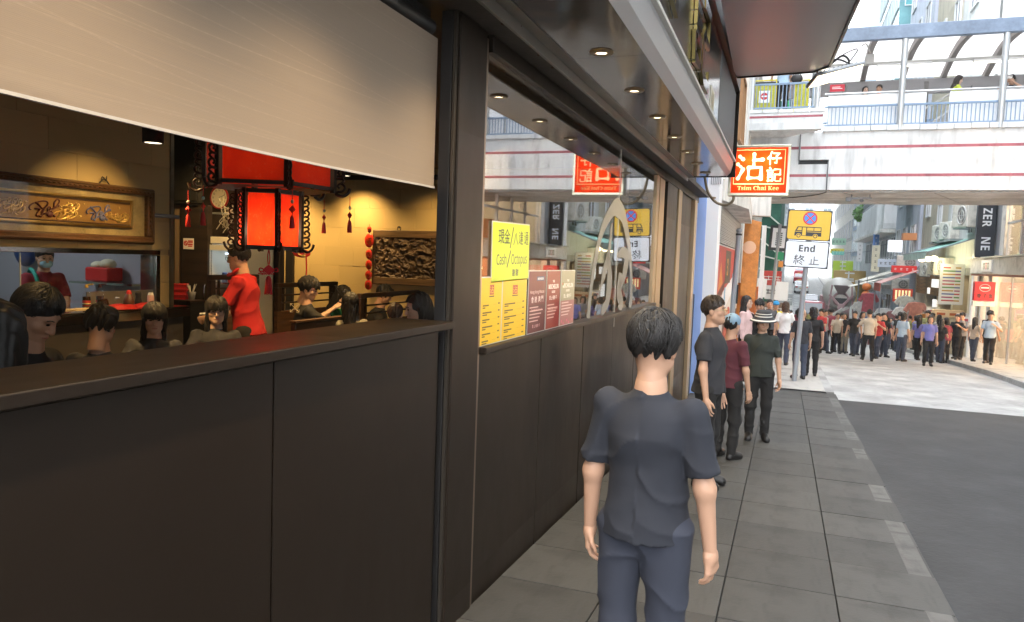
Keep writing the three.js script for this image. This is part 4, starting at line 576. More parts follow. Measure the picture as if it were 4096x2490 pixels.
// ---------------------------------------------------------------- framed gilt relief on the back wall
{
  const y0 = 1.66, y1 = 2.25, zr = -6.29, zl = -2.3, t = thing('framed_relief', 'long glazed gilt relief with curling beasts in a carved brown frame', 'framed picture', [-6.5, 0, 0]);
  const fw = M([0.2, 0.105, 0.04], { map: rep(woodT, 1.5), roughness: 0.42, bumpMap: rep(bumpT, 6), bumpScale: 0.006 }), mat = M([0.4, 0.24, 0.08], { metalness: 0.45, roughness: 0.42 });
  part(t, 'frame', [bx(0, y1 - 0.075, zl, 0.07, y1, zr, 0.02), bx(0, y0, zl, 0.07, y0 + 0.085, zr, 0.02), bx(0, y0 + 0.08, zr, 0.07, y1 - 0.07, zr + 0.1, 0.02)], fw);
  part(t, 'frame_moulding', [bx(0.066, y1 - 0.03, zl, 0.084, y1 - 0.012, zr + 0.02, 0.006), bx(0.066, y0 + 0.02, zl, 0.084, y0 + 0.036, zr + 0.02, 0.006), bx(0.066, y0 + 0.03, zr + 0.02, 0.084, y1 - 0.03, zr + 0.04, 0.006)], M([0.11, 0.06, 0.025], { roughness: 0.35 }));
  const bosses = []; for (let z = -6.2; z < zl; z += 0.055) bosses.push(ball(0.078, y1 - 0.045, z, 0.012, 0.009, 0.02, 7, 5)); for (let y = y0 + 0.1; y < y1 - 0.08; y += 0.05) bosses.push(ball(0.075, y, zr + 0.065, 0.01, 0.018, 0.012, 7, 5)); part(t, 'carving', bosses, fw).userData.kind = 'stuff';
  part(t, 'mount', bx(0, y0 + 0.08, zl, 0.02, y1 - 0.07, zr + 0.1), M([0.5, 0.4, 0.2], { roughness: 0.5, map: rep(mottleT, 1.5) }));
  part(t, 'inner_frame', [bx(0.02, y1 - 0.165, zl, 0.05, y1 - 0.14, zr + 0.27, 0.008), bx(0.02, y0 + 0.16, zl, 0.05, y0 + 0.185, zr + 0.27, 0.008), bx(0.02, y0 + 0.165, zr + 0.27, 0.05, y1 - 0.15, zr + 0.295, 0.008)], MT.gold);
  part(t, 'inner_frame', [bx(0.02, y1 - 0.185, zl, 0.036, y1 - 0.166, zr + 0.3, 0.004), bx(0.02, y0 + 0.187, zl, 0.036, y0 + 0.2, zr + 0.3, 0.004)], M([0.07, 0.04, 0.02], { roughness: 0.4 }));
  part(t, 'gilt_field', bx(0.018, y0 + 0.2, zl, 0.026, y1 - 0.185, zr + 0.3), mat);
  const curl = (cy, cz, s, sp) => { const pts = []; for (let i = 0; i <= 22; i++) { const a = i / 22 * PI * sp; pts.push([0.032 + 0.006 * Math.sin(i), cy + s * 0.5 * Math.sin(a) * (1 - i / 40), cz + s * (i / 22 - 0.5) * 1.6 + s * 0.35 * Math.cos(a * 1.3)]); } return tube(pts, 0.0075, 50, 6); };
  const cy = (y0 + y1) / 2;
  const goldRelief = [], beasts = [[-5.05, 0.17, 'dark'], [-5.62, 0.15, 'blue']];
  for (const [cz, s, k] of [[-4.72, 0.16], [-5.3, 0.16], [-5.85, 0.13], [-4.2, 0.16], [-3.6, 0.16], [-3, 0.16]]) { for (let i = 0; i < 6; i++) goldRelief.push(curl(cy + rr(-0.05, 0.05), cz + rr(-0.08, 0.08), s * rr(0.4, 0.9), rr(2.2, 4.2))); for (let i = 0; i < 14; i++) goldRelief.push(ball(0.03, cy + rr(-0.08, 0.08), cz + rr(-0.16, 0.16), 0.007, rr(0.006, 0.016), rr(0.006, 0.016), 7, 5)); }
  part(t, 'gilt_scroll', goldRelief, M([0.8, 0.58, 0.2], { metalness: 0.85, roughness: 0.3 }));
  for (const [cz, s, k] of beasts) { const m = k === 'dark' ? M([0.1, 0.02, 0.015], { roughness: 0.4 }) : M([0.12, 0.13, 0.28], { roughness: 0.4 }), g = [curl(cy + 0.02, cz, s, 3.4), curl(cy - 0.03, cz + 0.04, s * 0.7, 2.6)]; for (const [a, b] of [[0.1, 0.05], [-0.12, 0.04], [0.06, -0.07], [-0.08, -0.06]]) g.push(tube([[0.034, cy, cz + a * 0.4], [0.036, cy + b * 0.7, cz + a * 0.8], [0.034, cy + b, cz + a]], 0.008, 10, 6), ball(0.036, cy + b, cz + a, 0.008, 0.012, 0.016, 7, 5)); g.push(ball(0.038, cy - 0.05, cz - 0.03, 0.012, 0.026, 0.034, 9, 7)); part(t, 'beast_relief', g, m); }
  part(t, 'glazing', bx(0.058, y0 + 0.075, zl, 0.061, y1 - 0.065, zr + 0.09), MT.pane);
  part(t, 'hanger', [tube([[0.03, y1, -5.62], [0.03, y1 + 0.05, -5.68], [0.03, y1, -5.74]], 0.007, 12, 6), tube([[0.03, y1 + 0.02, -5.64], [0.03, y1 + 0.07, -5.66], [0.03, y1 + 0.03, -5.7], [0.03, y1 + 0.08, -5.71]], 0.005, 12, 5)], MT.black);
}
// ---------------------------------------------------------------- kitchen hatch, worker's side and counter
{
  struct('kitchen_back_wall', bx(-9.6, 0, 1.7, -9.5, 3.1, -6.74), M([0.42, 0.52, 0.46], { roughness: 0.35, map: rep(mottleT, 0.6) })); struct('kitchen_side_wall', bx(-9.5, 0, -6.66, -6.72, 3.1, -6.74), M([0.4, 0.4, 0.46], { roughness: 0.4, metalness: 0.2 }));
  const t = thing('serving_hatch', 'stainless steel serving hatch into the kitchen under the gilt relief', 'hatch', [-6.5, 0, 0]);
  part(t, 'frame', [bx(-0.2, 1.55, -1.2, 0.03, 1.6, -6.4, 0.006), bx(-0.2, 0.99, -6.34, 0.03, 1.545, -6.4, 0.006)], MT.steel); part(t, 'glass_screen', bx(-0.02, 1.06, -4.83, -0.012, 1.545, -6.33), MT.pane); part(t, 'screen_edge', bx(-0.024, 1.06, -4.822, -0.008, 1.545, -4.829), M([0.6, 0.65, 0.65], { roughness: 0.3 }));
  part(t, 'counter_top', bx(-0.5, 0.985, -1.2, 0.42, 1.01, -6.42, 0.006), MT.steel); part(t, 'counter_lip', bx(0.4, 0.9, -1.2, 0.425, 0.98, -6.42), MT.steel); part(t, 'counter_front', bx(0.3, 0, -1.2, 0.33, 0.98, -6.42), M([0.1, 0.09, 0.08], { roughness: 0.5, metalness: 0.4 })); part(t, 'back_ledge', bx(-0.012, 1.012, -5.5, 0.0, 1.17, -6.33), M([0.2, 0.18, 0.16], { metalness: 0.6, roughness: 0.4 }));
  const L = new THREE.RectAreaLight(new THREE.Color(0.9, 0.97, 1), 42, 0.2, 1.2); L.position.set(-8.2, 2.94, -4.9); L.lookAt(-8.2, 0, -4.9); scene.add(L);
  const lf = thing('ceiling_light', 'white fluorescent batten on the kitchen ceiling behind the hatch', 'ceiling light', [-8.2, 2.95, -4.9]); part(lf, 'housing', cb(0, 0.05, 0, 0.22, 0.08, 1.25), MT.whitePlain); part(lf, 'lamp_diffuser', cb(0, 0.004, 0, 0.2, 0.008, 1.2), glow([0.9, 0.97, 1], 3));
  solo('plastic_bag', 'blue plastic bag hung on the kitchen wall behind the masked worker', 'bag', [ball(-8.7, 1.6, -6.52, 0.16, 0.26, 0.12, 14, 12), ball(-8.7, 1.88, -6.52, 0.06, 0.08, 0.05)], M([0.02, 0.06, 0.2], { roughness: 0.4 }));
  solo('reflection_box', 'red box standing in for a reflection in the hatch glass, deep in the kitchen', 'bin', [bx(-7.6, 1.22, -6.4, -7.25, 1.38, -6.62, 0.02)], MT.red);  // red box stands in for the street reflected in the hatch glass
  solo('reflection_lump', 'cream lumps standing in for the pale part of that reflection, in the red box', 'packs', [ball(-7.5, 1.4, -6.5, 0.08, 0.05, 0.08), ball(-7.35, 1.42, -6.5, 0.09, 0.06, 0.09)], M([0.7, 0.66, 0.5], { roughness: 0.6 }));  // cream lumps: pale part of the same reflection, built as objects
  solo('kitchen_shelf', 'steel shelf deep in the kitchen under the red stand-in box', 'shelf', bx(-7.75, 1.19, -6.32, -6.8, 1.215, -6.65), MT.steel);
  const hang = solo('hanging_ladles', 'row of dark ladles hung on the kitchen back wall', 'ladles', [-4.2, -4.6, -5.0, -5.4, -5.9].flatMap((z) => [bar([-9.45, 1.8, z], [-9.45, 1.35, z - 0.05], 0.01, 6), ball(-9.42, 1.3, z - 0.06, 0.04, 0.06, 0.06, 9, 7)]), MT.greySteel);
}
const clearG = new THREE.MeshPhysicalMaterial({ color: 0xffffff, transmission: 1, thickness: 0, roughness: 0.02, ior: 1.5, side: THREE.DoubleSide }), sauce = M([0.03, 0.014, 0.008], { roughness: 0.15 });
function sauceBottle(label, z, capRGB, labelCol) {
  const b = thing('sauce_bottle', label, 'bottle', [-6.28, 1.011, z], 0.6, 'glass sauce bottles on the counter');
  part(b, 'glass', lathe([[0.035, 0.002], [0.036, 0.12], [0.034, 0.15], [0.016, 0.185], [0.014, 0.22]], 16), clearG); part(b, 'sauce', lathe([[0, 0.003], [0.033, 0.004], [0.033, 0.13], [0, 0.13]], 14), sauce); part(b, 'label', lathe([[0.0375, 0.03], [0.0375, 0.1]], 16), printed(64, 64, (x) => { x.fillStyle = '#274030'; x.fillRect(0, 0, 64, 64); x.fillStyle = '#b03020'; x.fillRect(0, 4, 64, 22); x.fillStyle = labelCol; x.fillRect(0, 28, 64, 8); x.fillStyle = '#8c2018'; x.fillRect(0, 44, 64, 12); }));
  const c = part(b, 'cap', lathe([[0, 0.245], [0.015, 0.245], [0.017, 0.215], [0.0, 0.215]], 12), M(capRGB, { roughness: 0.4 })); part(c, 'spout', bar([0, 0.24, 0], [0.06, 0.25, 0.01], 0.008, 7), M(capRGB, { roughness: 0.4 }));
}
sauceBottle('clear sauce bottle with a yellow flip cap on the counter', -5.31, [0.6, 0.38, 0.06], '#e8d8a0'); sauceBottle('clear sauce bottle with a dark purple flip cap on the counter', -5.46, [0.06, 0.015, 0.03], '#d8c890');
solo('sauce_jar', 'squat dark sauce jar between the two sauce bottles', 'jar', lathe([[0, 0], [0.05, 0.005], [0.055, 0.06], [0.045, 0.1], [0.04, 0.11], [0, 0.11]], 18), sauce).position.set(-6.2, 1.011, -5.42);
{ const j = thing('squeeze_bottle', 'brown squeeze bottle with a bright red cap on the counter', 'bottle', [-6.28, 1.011, -5.8]); part(j, 'body', lathe([[0, 0], [0.05, 0.004], [0.052, 0.07], [0.03, 0.14], [0, 0.14]], 18), M([0.1, 0.04, 0.025], { roughness: 0.4 })); part(j, 'cap', lathe([[0.026, 0.138], [0.024, 0.165], [0.012, 0.18], [0, 0.182]], 14), MT.red);
  const k = thing('soy_bottle', 'small black soy bottle on the counter beside the red-capped bottle', 'bottle', [-6.28, 1.011, -5.92]); part(k, 'body', lathe([[0, 0], [0.036, 0.004], [0.036, 0.06], [0.026, 0.1], [0.03, 0.14]], 16), MT.black); part(k, 'cap', lathe([[0.03, 0.14], [0.03, 0.155], [0, 0.156]], 14), MT.black);
  const p = thing('pepper_pot', 'pale pink shaker at the right end of the counter', 'shaker', [-6.28, 1.011, -6.08]); part(p, 'body', lathe([[0, 0], [0.036, 0.004], [0.034, 0.1], [0.03, 0.12]], 16), M([0.7, 0.42, 0.36], { roughness: 0.5 })); part(p, 'cap', lathe([[0.03, 0.12], [0.02, 0.145], [0, 0.146]], 14), M([0.74, 0.7, 0.62]));
  const q = thing('glass_stand', 'tumbler of spoons on the counter behind the red cloth', 'tumbler', [-6.3, 1.011, -5.68]); part(q, 'tumbler', lathe([[0, 0.002], [0.036, 0.002], [0.044, 0.1]], 16), clearG); part(q, 'spoon', [-0.02, 0.005, 0.025].map((d) => ball(d, 0.105, d * 0.6, 0.016, 0.008, 0.02, 8, 6)), MT.brightSteel);
  const w = solo('wooden_chopsticks', 'loose pile of pale wooden chopsticks on the counter front', 'chopsticks', [...Array(14)].map(() => { const a = rr(-0.35, 0.35), z = rr(-5.1, -4.95), x = rr(-6.24, -6.14), y = rr(1.016, 1.04); return bar([x, y, z], [x + 0.24 * Math.sin(a) * 0.6, y + rr(-0.004, 0.01), z - 0.27 * Math.cos(a)], 0.005, 5); }), M([0.66, 0.5, 0.26], { roughness: 0.7 }));
}
function rag(label, x, z, s) { const g = new THREE.SphereGeometry(1, 40, 20), p = g.attributes.position; for (let i = 0; i < p.count; i++) { const a = p.getX(i), b = p.getY(i), c = p.getZ(i), n = 0.75 + 0.5 * fbm(a * 2 + 5, c * 2 + b + 5, 64, 5, 4); p.setXYZ(i, a * n * s * 0.7, Math.max(0, b) * n * s * 0.42, c * n * s * 1.25); } g.computeVertexNormals(); g.translate(x, 1.013, z); solo('red_cloth', label, 'cloth', g, MT.red, 'red cloths on the counter'); }
rag('crumpled red cloth on the counter, left one in front of the tumbler', -6.17, -5.6, 0.13); rag('crumpled red cloth on the counter, right one under the black soy bottle', -6.2, -5.95, 0.12);

// ---------------------------------------------------------------- big red palace lantern in two tiers
{
  const cx = -3.68, cz = -4.68, turn = rad(22.6), t = thing('palace_lantern', 'large two-tier red hexagonal lantern glowing in a dark carved frame', 'lantern', [cx, 0, cz], 0);
  const paper = new THREE.MeshPhysicalMaterial({ map: dataTex(128, (u, v) => { const n = fbm(u * 5, v * 5, 5, 41, 5), f = fbm(u * 26, v * 26, 26, 43, 3), s = Math.max(0, f - 0.62) * 1.2 * (n > 0.5 ? 1 : 0.2); return [0.8 + 0.16 * n, 0.026 + 0.03 * n + s * 0.14, 0.008 + s * 0.08]; }, false), transmission: 0.6, thickness: 0, roughness: 0.97, ior: 1.3, side: THREE.DoubleSide });
  const P = (k, r) => { const a = turn + rad(30) + k * PI / 3; return [r * Math.sin(a), r * Math.cos(a)]; };
  const tier = (r, y0, y1, post) => {
    for (let k = 0; k < 6; k++) {
      const [ax, az] = P(k, r), [bx_, bz] = P(k + 1, r), w = 0.028;
      const q = new THREE.PlaneGeometry(Math.hypot(bx_ - ax, bz - az) - post * 1.6, y1 - y0 - 0.03), n = Math.atan2((ax + bx_) / 2, (az + bz) / 2); q.rotateY(n); q.translate((ax + bx_) / 2, (y0 + y1) / 2, (az + bz) / 2); part(t, 'paper_panel', q, paper);
      for (const yy of [y0, y1]) part(t, 'frame_rail', beam([ax, yy, az], [bx_, yy, bz], 0.022, 0.028), MT.darkWood);
      part(t, 'frame_post', beam([ax * 1.01, y0 - 0.03, az * 1.01], [ax * 1.01, y1 + 0.02, az * 1.01], post, post), MT.darkWood);
    }
  };
  tier(0.235, 1.665, 2.075, 0.03); tier(0.47, 2.12, 2.62, 0.036);
  for (let k = 0; k < 6; k++) { // carved fins: scrolls out of each corner
    const fin = (r, y0, y1, out, w) => { const [x, z] = P(k, 1), S = (d, y) => [x * (r + d), y, z * (r + d)], g = [], n = 5; for (let i = 0; i < n; i++) { const h = (y1 - y0) / n, y = y0 + i * h, o = out * (0.75 + 0.25 * (1 - i / n)); g.push(tube([S(0.005, y), S(o * 0.8, y + h * 0.1), S(o, y + h * 0.4), S(o * 0.55, y + h * 0.65), S(o * 0.25, y + h * 0.45), S(o * 0.45, y + h * 0.3)], w, 18, 6), tube([S(o * 0.55, y + h * 0.65), S(o * 0.9, y + h * 0.85), S(o * 0.7, y + h), S(0.005, y + h)], w, 12, 6)); } g.push(tube([S(0, y0 - 0.012), S(out * 0.7, y0 - 0.03), S(out * 1.3, y0 - 0.008), S(out * 1.55, y0 + 0.03)], w * 1.35, 14, 6)); return g; };
    part(t, 'carved_fin', fin(0.25, 1.67, 2.06, 0.055, 0.0075), MT.darkWood); part(t, 'carved_fin', fin(0.49, 2.1, 2.6, 0.07, 0.009), MT.darkWood);
    const [x, z] = P(k, 0.6), ts = part(t, 'tassel', [bar([x, 2.07, z], [x, 1.97, z], 0.003, 5), (() => { const g = new THREE.OctahedronGeometry(0.026); g.scale(1, 1.15, 0.6); g.rotateY(turn + k); g.translate(x, 1.93, z); return g; })(), lathe([[0.008, 0.09], [0.014, 0.07], [0.019, 0], [0, 0]], 9).translate(x, 1.8, z), bar([x, 1.905, z], [x, 1.88, z], 0.004, 5)], MT.red); part(ts, 'bead', ball(x, 1.985, z, 0.011, 0.014, 0.011, 9, 7), M([0.4, 0.5, 0.45], { roughness: 0.3 }));
  }
  part(t, 'floor_plate', moved(new THREE.CylinderGeometry(0.225, 0.225, 0.012, 6, 1).rotateY(turn), 0, 1.655, 0), MT.darkWood); part(t, 'collar_plate', moved(new THREE.RingGeometry(0.22, 0.47, 6, 1).rotateX(-PI / 2).rotateY(turn - rad(0)), 0, 2.1, 0), MT.darkWood); part(t, 'top_plate', moved(new THREE.CylinderGeometry(0.47, 0.47, 0.02, 6, 1).rotateY(turn), 0, 2.65, 0), MT.darkWood); part(t, 'hanging_rod', bar([0, 2.66, 0], [0, 3.1, 0], 0.02, 8), MT.black);
  part(t, 'lamp_bulb', [ball(0, 1.84, 0, 0.03)], glow([1, 0.75, 0.45], 3)); part(t, 'lamp_bulb', [ball(0, 2.34, 0, 0.03)], glow([1, 0.75, 0.45], 3));
  for (const [y, i] of [[1.8, 1.0], [2.34, 0.34]]) { const L = new THREE.PointLight(new THREE.Color(1, 0.72, 0.42), i, 6, 2); L.position.set(cx, y, cz); L.castShadow = true; L.shadow.radius = 1.4; scene.add(L); }
  const kn = thing('knot_pendant', 'bright red woven knot with a long tassel hung under the lantern', 'pendant', [-3.64, 0, -4.63], rad(37));
  part(kn, 'cord', [tube([[0, 1.655, 0], [0.008, 1.6, 0], [0.004, 1.54, 0]], 0.004, 8, 5), tube([[0, 1.655, 0], [-0.008, 1.6, 0], [-0.004, 1.54, 0]], 0.004, 8, 5)], M([0.75, 0.02, 0.03])); const wv = []; for (let i = -3; i <= 3; i++) { wv.push(beam([i * 0.013 - 0.036, 1.5 + (i * 0.009) - 0.0, 0.004 * (i % 2)], [i * 0.013 + 0.0, 1.5 + i * -0.009 * 0 - 0.036 + 0.0, 0.004], 0.009, 0.007)); wv.push(beam([-0.04 + (i + 3) * 0.0065, 1.5 + (i + 3) * 0.006, 0], [(i + 3) * 0.0065, 1.464 + (i + 3) * 0.006, 0], 0.008, 0.008)); wv.push(beam([0.04 - (i + 3) * 0.0065, 1.5 + (i + 3) * 0.006, 0.006], [-(i + 3) * 0.0065, 1.464 + (i + 3) * 0.006, 0.006], 0.008, 0.008)); }
  for (const s of [-1, 1]) wv.push(tube([[s * 0.03, 1.5, 0], [s * 0.06, 1.512, 0], [s * 0.066, 1.49, 0], [s * 0.03, 1.49, 0]], 0.005, 14, 5)); part(kn, 'knot', wv, M([0.75, 0.02, 0.03])); part(kn, 'tassel', [lathe([[0.006, 0.13], [0.018, 0.115], [0.026, 0.0], [0, 0]], 12).translate(0, 1.325, 0), ...[...Array(14)].map((_, i) => bar([0.018 * Math.cos(i), 1.43, 0.018 * Math.sin(i)], [0.028 * Math.cos(i), 1.315, 0.028 * Math.sin(i)], 0.003, 4))], M([0.62, 0.015, 0.02]));
}
{ // gilt red charm behind the waiter, on the partition
  const c = thing('lucky_charm', 'small red and gold paper charm hung behind the waiter', 'charm', [-5.35, 1.62, -7.4], rad(36)); part(c, 'paper', [ball(0, 0, 0, 0.1, 0.05, 0.015, 14, 8), ball(-0.08, 0.03, 0, 0.05, 0.03, 0.012)], M([0.55, 0.03, 0.02])); part(c, 'gilt_motif', [tube([[-0.04, 0, 0.018], [0, 0.03, 0.02], [0.04, 0, 0.018], [0, -0.025, 0.018]], 0.008, 16, 5, true), ball(0.02, -0.03, 0.015, 0.025, 0.012, 0.008)], MT.gold); part(c, 'ribbon', tube([[0.05, -0.03, 0], [0.055, -0.2, 0], [0.045, -0.36, 0]], 0.008, 8, 5), MT.red);
  part(c, 'cord', bar([0, 0.04, 0], [0, 1.48, 0], 0.003, 5), MT.black);
}
// black post and skirting on the end wall, cable tray under the ceiling
solo('wall_post', 'slim black upright post against the cream end wall', 'post', bx(-8.62, 0, -11.44, -8.46, 1.95, -11.485), MT.black);
solo('cable_tray', 'dark cable tray running along the top of the end wall', 'cable tray', bx(-7.6, 2.92, -11.4, -5.2, 3.0, -11.48), MT.black);
{ // carved panel with a red string of plaques at its left
  const t = thing('carved_panel', 'large brown wooden relief panel crowded with carved figures on the end wall', 'carving', [-5.95, 1.59, -11.48]);
  const W = 1.7, H = 0.94, fr = M([0.2, 0.14, 0.08], { map: rep(woodT, 1), roughness: 0.5 });
  part(t, 'frame', [bx(-W / 2, H / 2 - 0.13, 0, W / 2, H / 2, 0.06, 0.015), bx(-W / 2, -H / 2, 0, W / 2, -H / 2 + 0.13, 0.06, 0.015), bx(-W / 2, -H / 2 + 0.12, 0, -W / 2 + 0.05, H / 2 - 0.12, 0.06, 0.01), bx(W / 2 - 0.05, -H / 2 + 0.12, 0, W / 2, H / 2 - 0.12, 0.06, 0.01)], fr);
  const g = new THREE.PlaneGeometry(W - 0.08, H - 0.24, 190, 84), p = g.attributes.position; for (let i = 0; i < p.count; i++) { const x = p.getX(i) + 4, y = p.getY(i) + 4, a = fbm(x * 5 + 1.5 * fbm(x * 4, y * 4, 64, 3, 3), y * 6, 64, 51, 4), r = 1 - Math.abs(2 * fbm(x * 9 + 2 * a, y * 9 - a, 128, 61, 3) - 1), s = 1 - Math.abs(2 * fbm(x * 18, y * 20, 256, 77, 2) - 1); p.setZ(i, 0.008 + 0.055 * Math.max(0, r - 0.5) * (0.4 + a * 1.6) * 1.6 + 0.02 * Math.max(0, s - 0.6)); } g.computeVertexNormals(); part(t, 'relief', g, M([0.12, 0.08, 0.045], { roughness: 0.6, map: rep(woodT, 1) }));
  part(t, 'hanger', [new THREE.TorusGeometry(0.035, 0.008, 6, 12).translate(-0.35, H / 2 + 0.03, 0.03), ball(-0.35, H / 2 + 0.05, 0.03, 0.014)], MT.black);
  const s = thing('plaque_string', 'string of five red oval good luck plaques hung beside the carved panel', 'ornament', [-6.84, 0, -11.38]); part(s, 'cord', bar([0, 2.15, 0], [0, 1.02, 0], 0.005, 5), MT.red);
  [[2.06, 0.055], [1.87, 0.12], [1.63, 0.085], [1.45, 0.085], [1.27, 0.085], [1.1, 0.09]].forEach(([y, h], i) => { const d = part(s, 'plaque', ball(0, y, 0, h * 0.78, h, 0.022, 18, 12), M([0.5, 0.03, 0.015], { roughness: 0.3 })); part(d, 'gilt_character', (() => { const q = []; for (const st of strokesOf(i % 2 ? 'fu' : 'ji')) for (let j = 0; j + 1 < st.length; j++) q.push(beam([(st[j][0] - 50) / 100 * h * 0.9, y - (st[j][1] - 50) / 100 * h * 1.1, 0.026], [(st[j + 1][0] - 50) / 100 * h * 0.9, y - (st[j + 1][1] - 50) / 100 * h * 1.1, 0.026], 0.006, 0.005)); return q; })(), MT.gold); });
}
// booth screens of dark lattice
function booth(label, x, z0, z1, top, base = 0.98) {
  const t = thing('booth_screen', label, 'booth screen', [x, 0, 0], 0, 'dark lattice booth screens');
  part(t, 'base_panel', bx(-0.025, 0, z0, 0.025, base, z1, 0.004), MT.brownWood); part(t, 'top_rail', bx(-0.03, top - 0.055, z0 + 0.002, 0.03, top, z1 - 0.002, 0.006), MT.darkWood); for (const z of [z0 - 0.03, z1 + 0.03]) part(t, 'post', bx(-0.029, base, z - 0.032, 0.029, top - 0.056, z + 0.032), MT.darkWood);
  for (const f of [0.33, 0.66]) part(t, 'cross_bar', bx(-0.012, base + (top - base - 0.05) * f - 0.009, z0 - 0.06, 0.012, base + (top - base - 0.05) * f + 0.009, z1 + 0.06), MT.darkWood); for (const z of [z0 - 0.14, z1 + 0.14, z1 + 0.09]) part(t, 'upright_bar', bx(-0.013, base, z - 0.009, 0.013, top - 0.056, z + 0.009), MT.darkWood);
}
booth('dark lattice booth screen behind the man in the black tee shirt', -5.63, -7.3, -8.55, 1.26, 0.93); booth('dark lattice booth screen below the carved panel, at right', -4.55, -7.38, -8.8, 1.19, 0.86); booth('dark lattice booth screen in front of the drinks fridge', -5.78, -6.38, -7.15, 1.36, 1.02);
for (const [l, x, z] of [['low dark seat back in front of the man in the black tee shirt', -4.5, -6.6], ['low dark seat back before the right booth screen', -3.6, -7.2]]) { const s = thing('seat_back', l, 'seat', [x, 0, z], rad(0), 'low dark seat backs'); part(s, 'panel', bx(-0.03, 0, -0.5, 0.03, 0.94, 0.5, 0.008), MT.darkWood); part(s, 'cap', bx(-0.04, 0.942, -0.51, 0.04, 0.965, 0.51, 0.006), MT.brownWood); }

// ---------------------------------------------------------------- lamps inside
function spotCan(label, x, y, z, tx, ty, tz, power, ang = 42, rod = true) {
  const t = thing('ceiling_spotlight', label, 'spotlight', [x, y, z], 0, 'black cylinder spotlights in the restaurant'); part(t, 'housing', lathe([[0.062, 0.004], [0.07, 0.0], [0.074, 0.006], [0.074, 0.17], [0.03, 0.175], [0, 0.175]], 22), MT.black); part(t, 'lamp_face', (() => { const g = new THREE.CircleGeometry(0.06, 22); g.rotateX(PI / 2); g.translate(0, 0.006, 0); return g; })(), glow([1, 0.86, 0.6], 4)); part(t, 'stem', bar([0, 0.175, 0], [0, 3.1 - y, 0], 0.012, 7), MT.black);
  const L = new THREE.SpotLight(new THREE.Color(1, 0.63, 0.24), power, 12, rad(ang), 1, 2); L.position.set(x, y - 0.01, z); L.target.position.set(tx, ty, tz); L.castShadow = true; L.shadow.radius = 2; scene.add(L, L.target);
}
spotCan('black cylinder spotlight with a lit face just under the blind', -4.43, 2.4, -4.31, -4.6, 0, -4.6, 18, 58); spotCan('small lit spotlight at the blind edge, right of the lantern', -4.4, 2.53, -6.98, -4.4, 0, -7.2, 24, 58);
spotCan('spotlight hidden by the blind, washing the gilt relief', -5.0, 2.92, -5.6, -6.5, 1.66, -5.5, 21, 28); spotCan('spotlight hidden by the blind, washing the left of the relief', -5.0, 2.92, -4.0, -6.5, 1.66, -3.9, 20, 28); spotCan('spotlight above the frame, washing the cream end wall', -7.05, 2.93, -10.95, -7.1, 0.7, -11.5, 19, 60); spotCan('spotlight behind the blind over the carved panel', -5.4, 2.93, -10.6, -5.5, 0.8, -11.5, 11, 58); spotCan('spotlight behind the lantern over the doorway', -8.3, 2.93, -10.6, -8.5, 1.0, -11.5, 22, 52);
spotCan('added spotlight brightening the waiter, unseen above the blind', -3.9, 2.9, -5.7, -4.6, 1.2, -5.7, 17, 50); spotCan('added spotlight brightening the fridge corner, unseen behind the blind', -6.1, 2.92, -6.9, -7.1, 1.1, -8.2, 15, 46); spotCan('added spotlight brightening the near diners, unseen above the blind', -3.2, 2.9, -2.4, -3.4, 0, -2.6, 8, 52);  // three added lamps, unseen, brightening the waiter, fridge corner and near diners
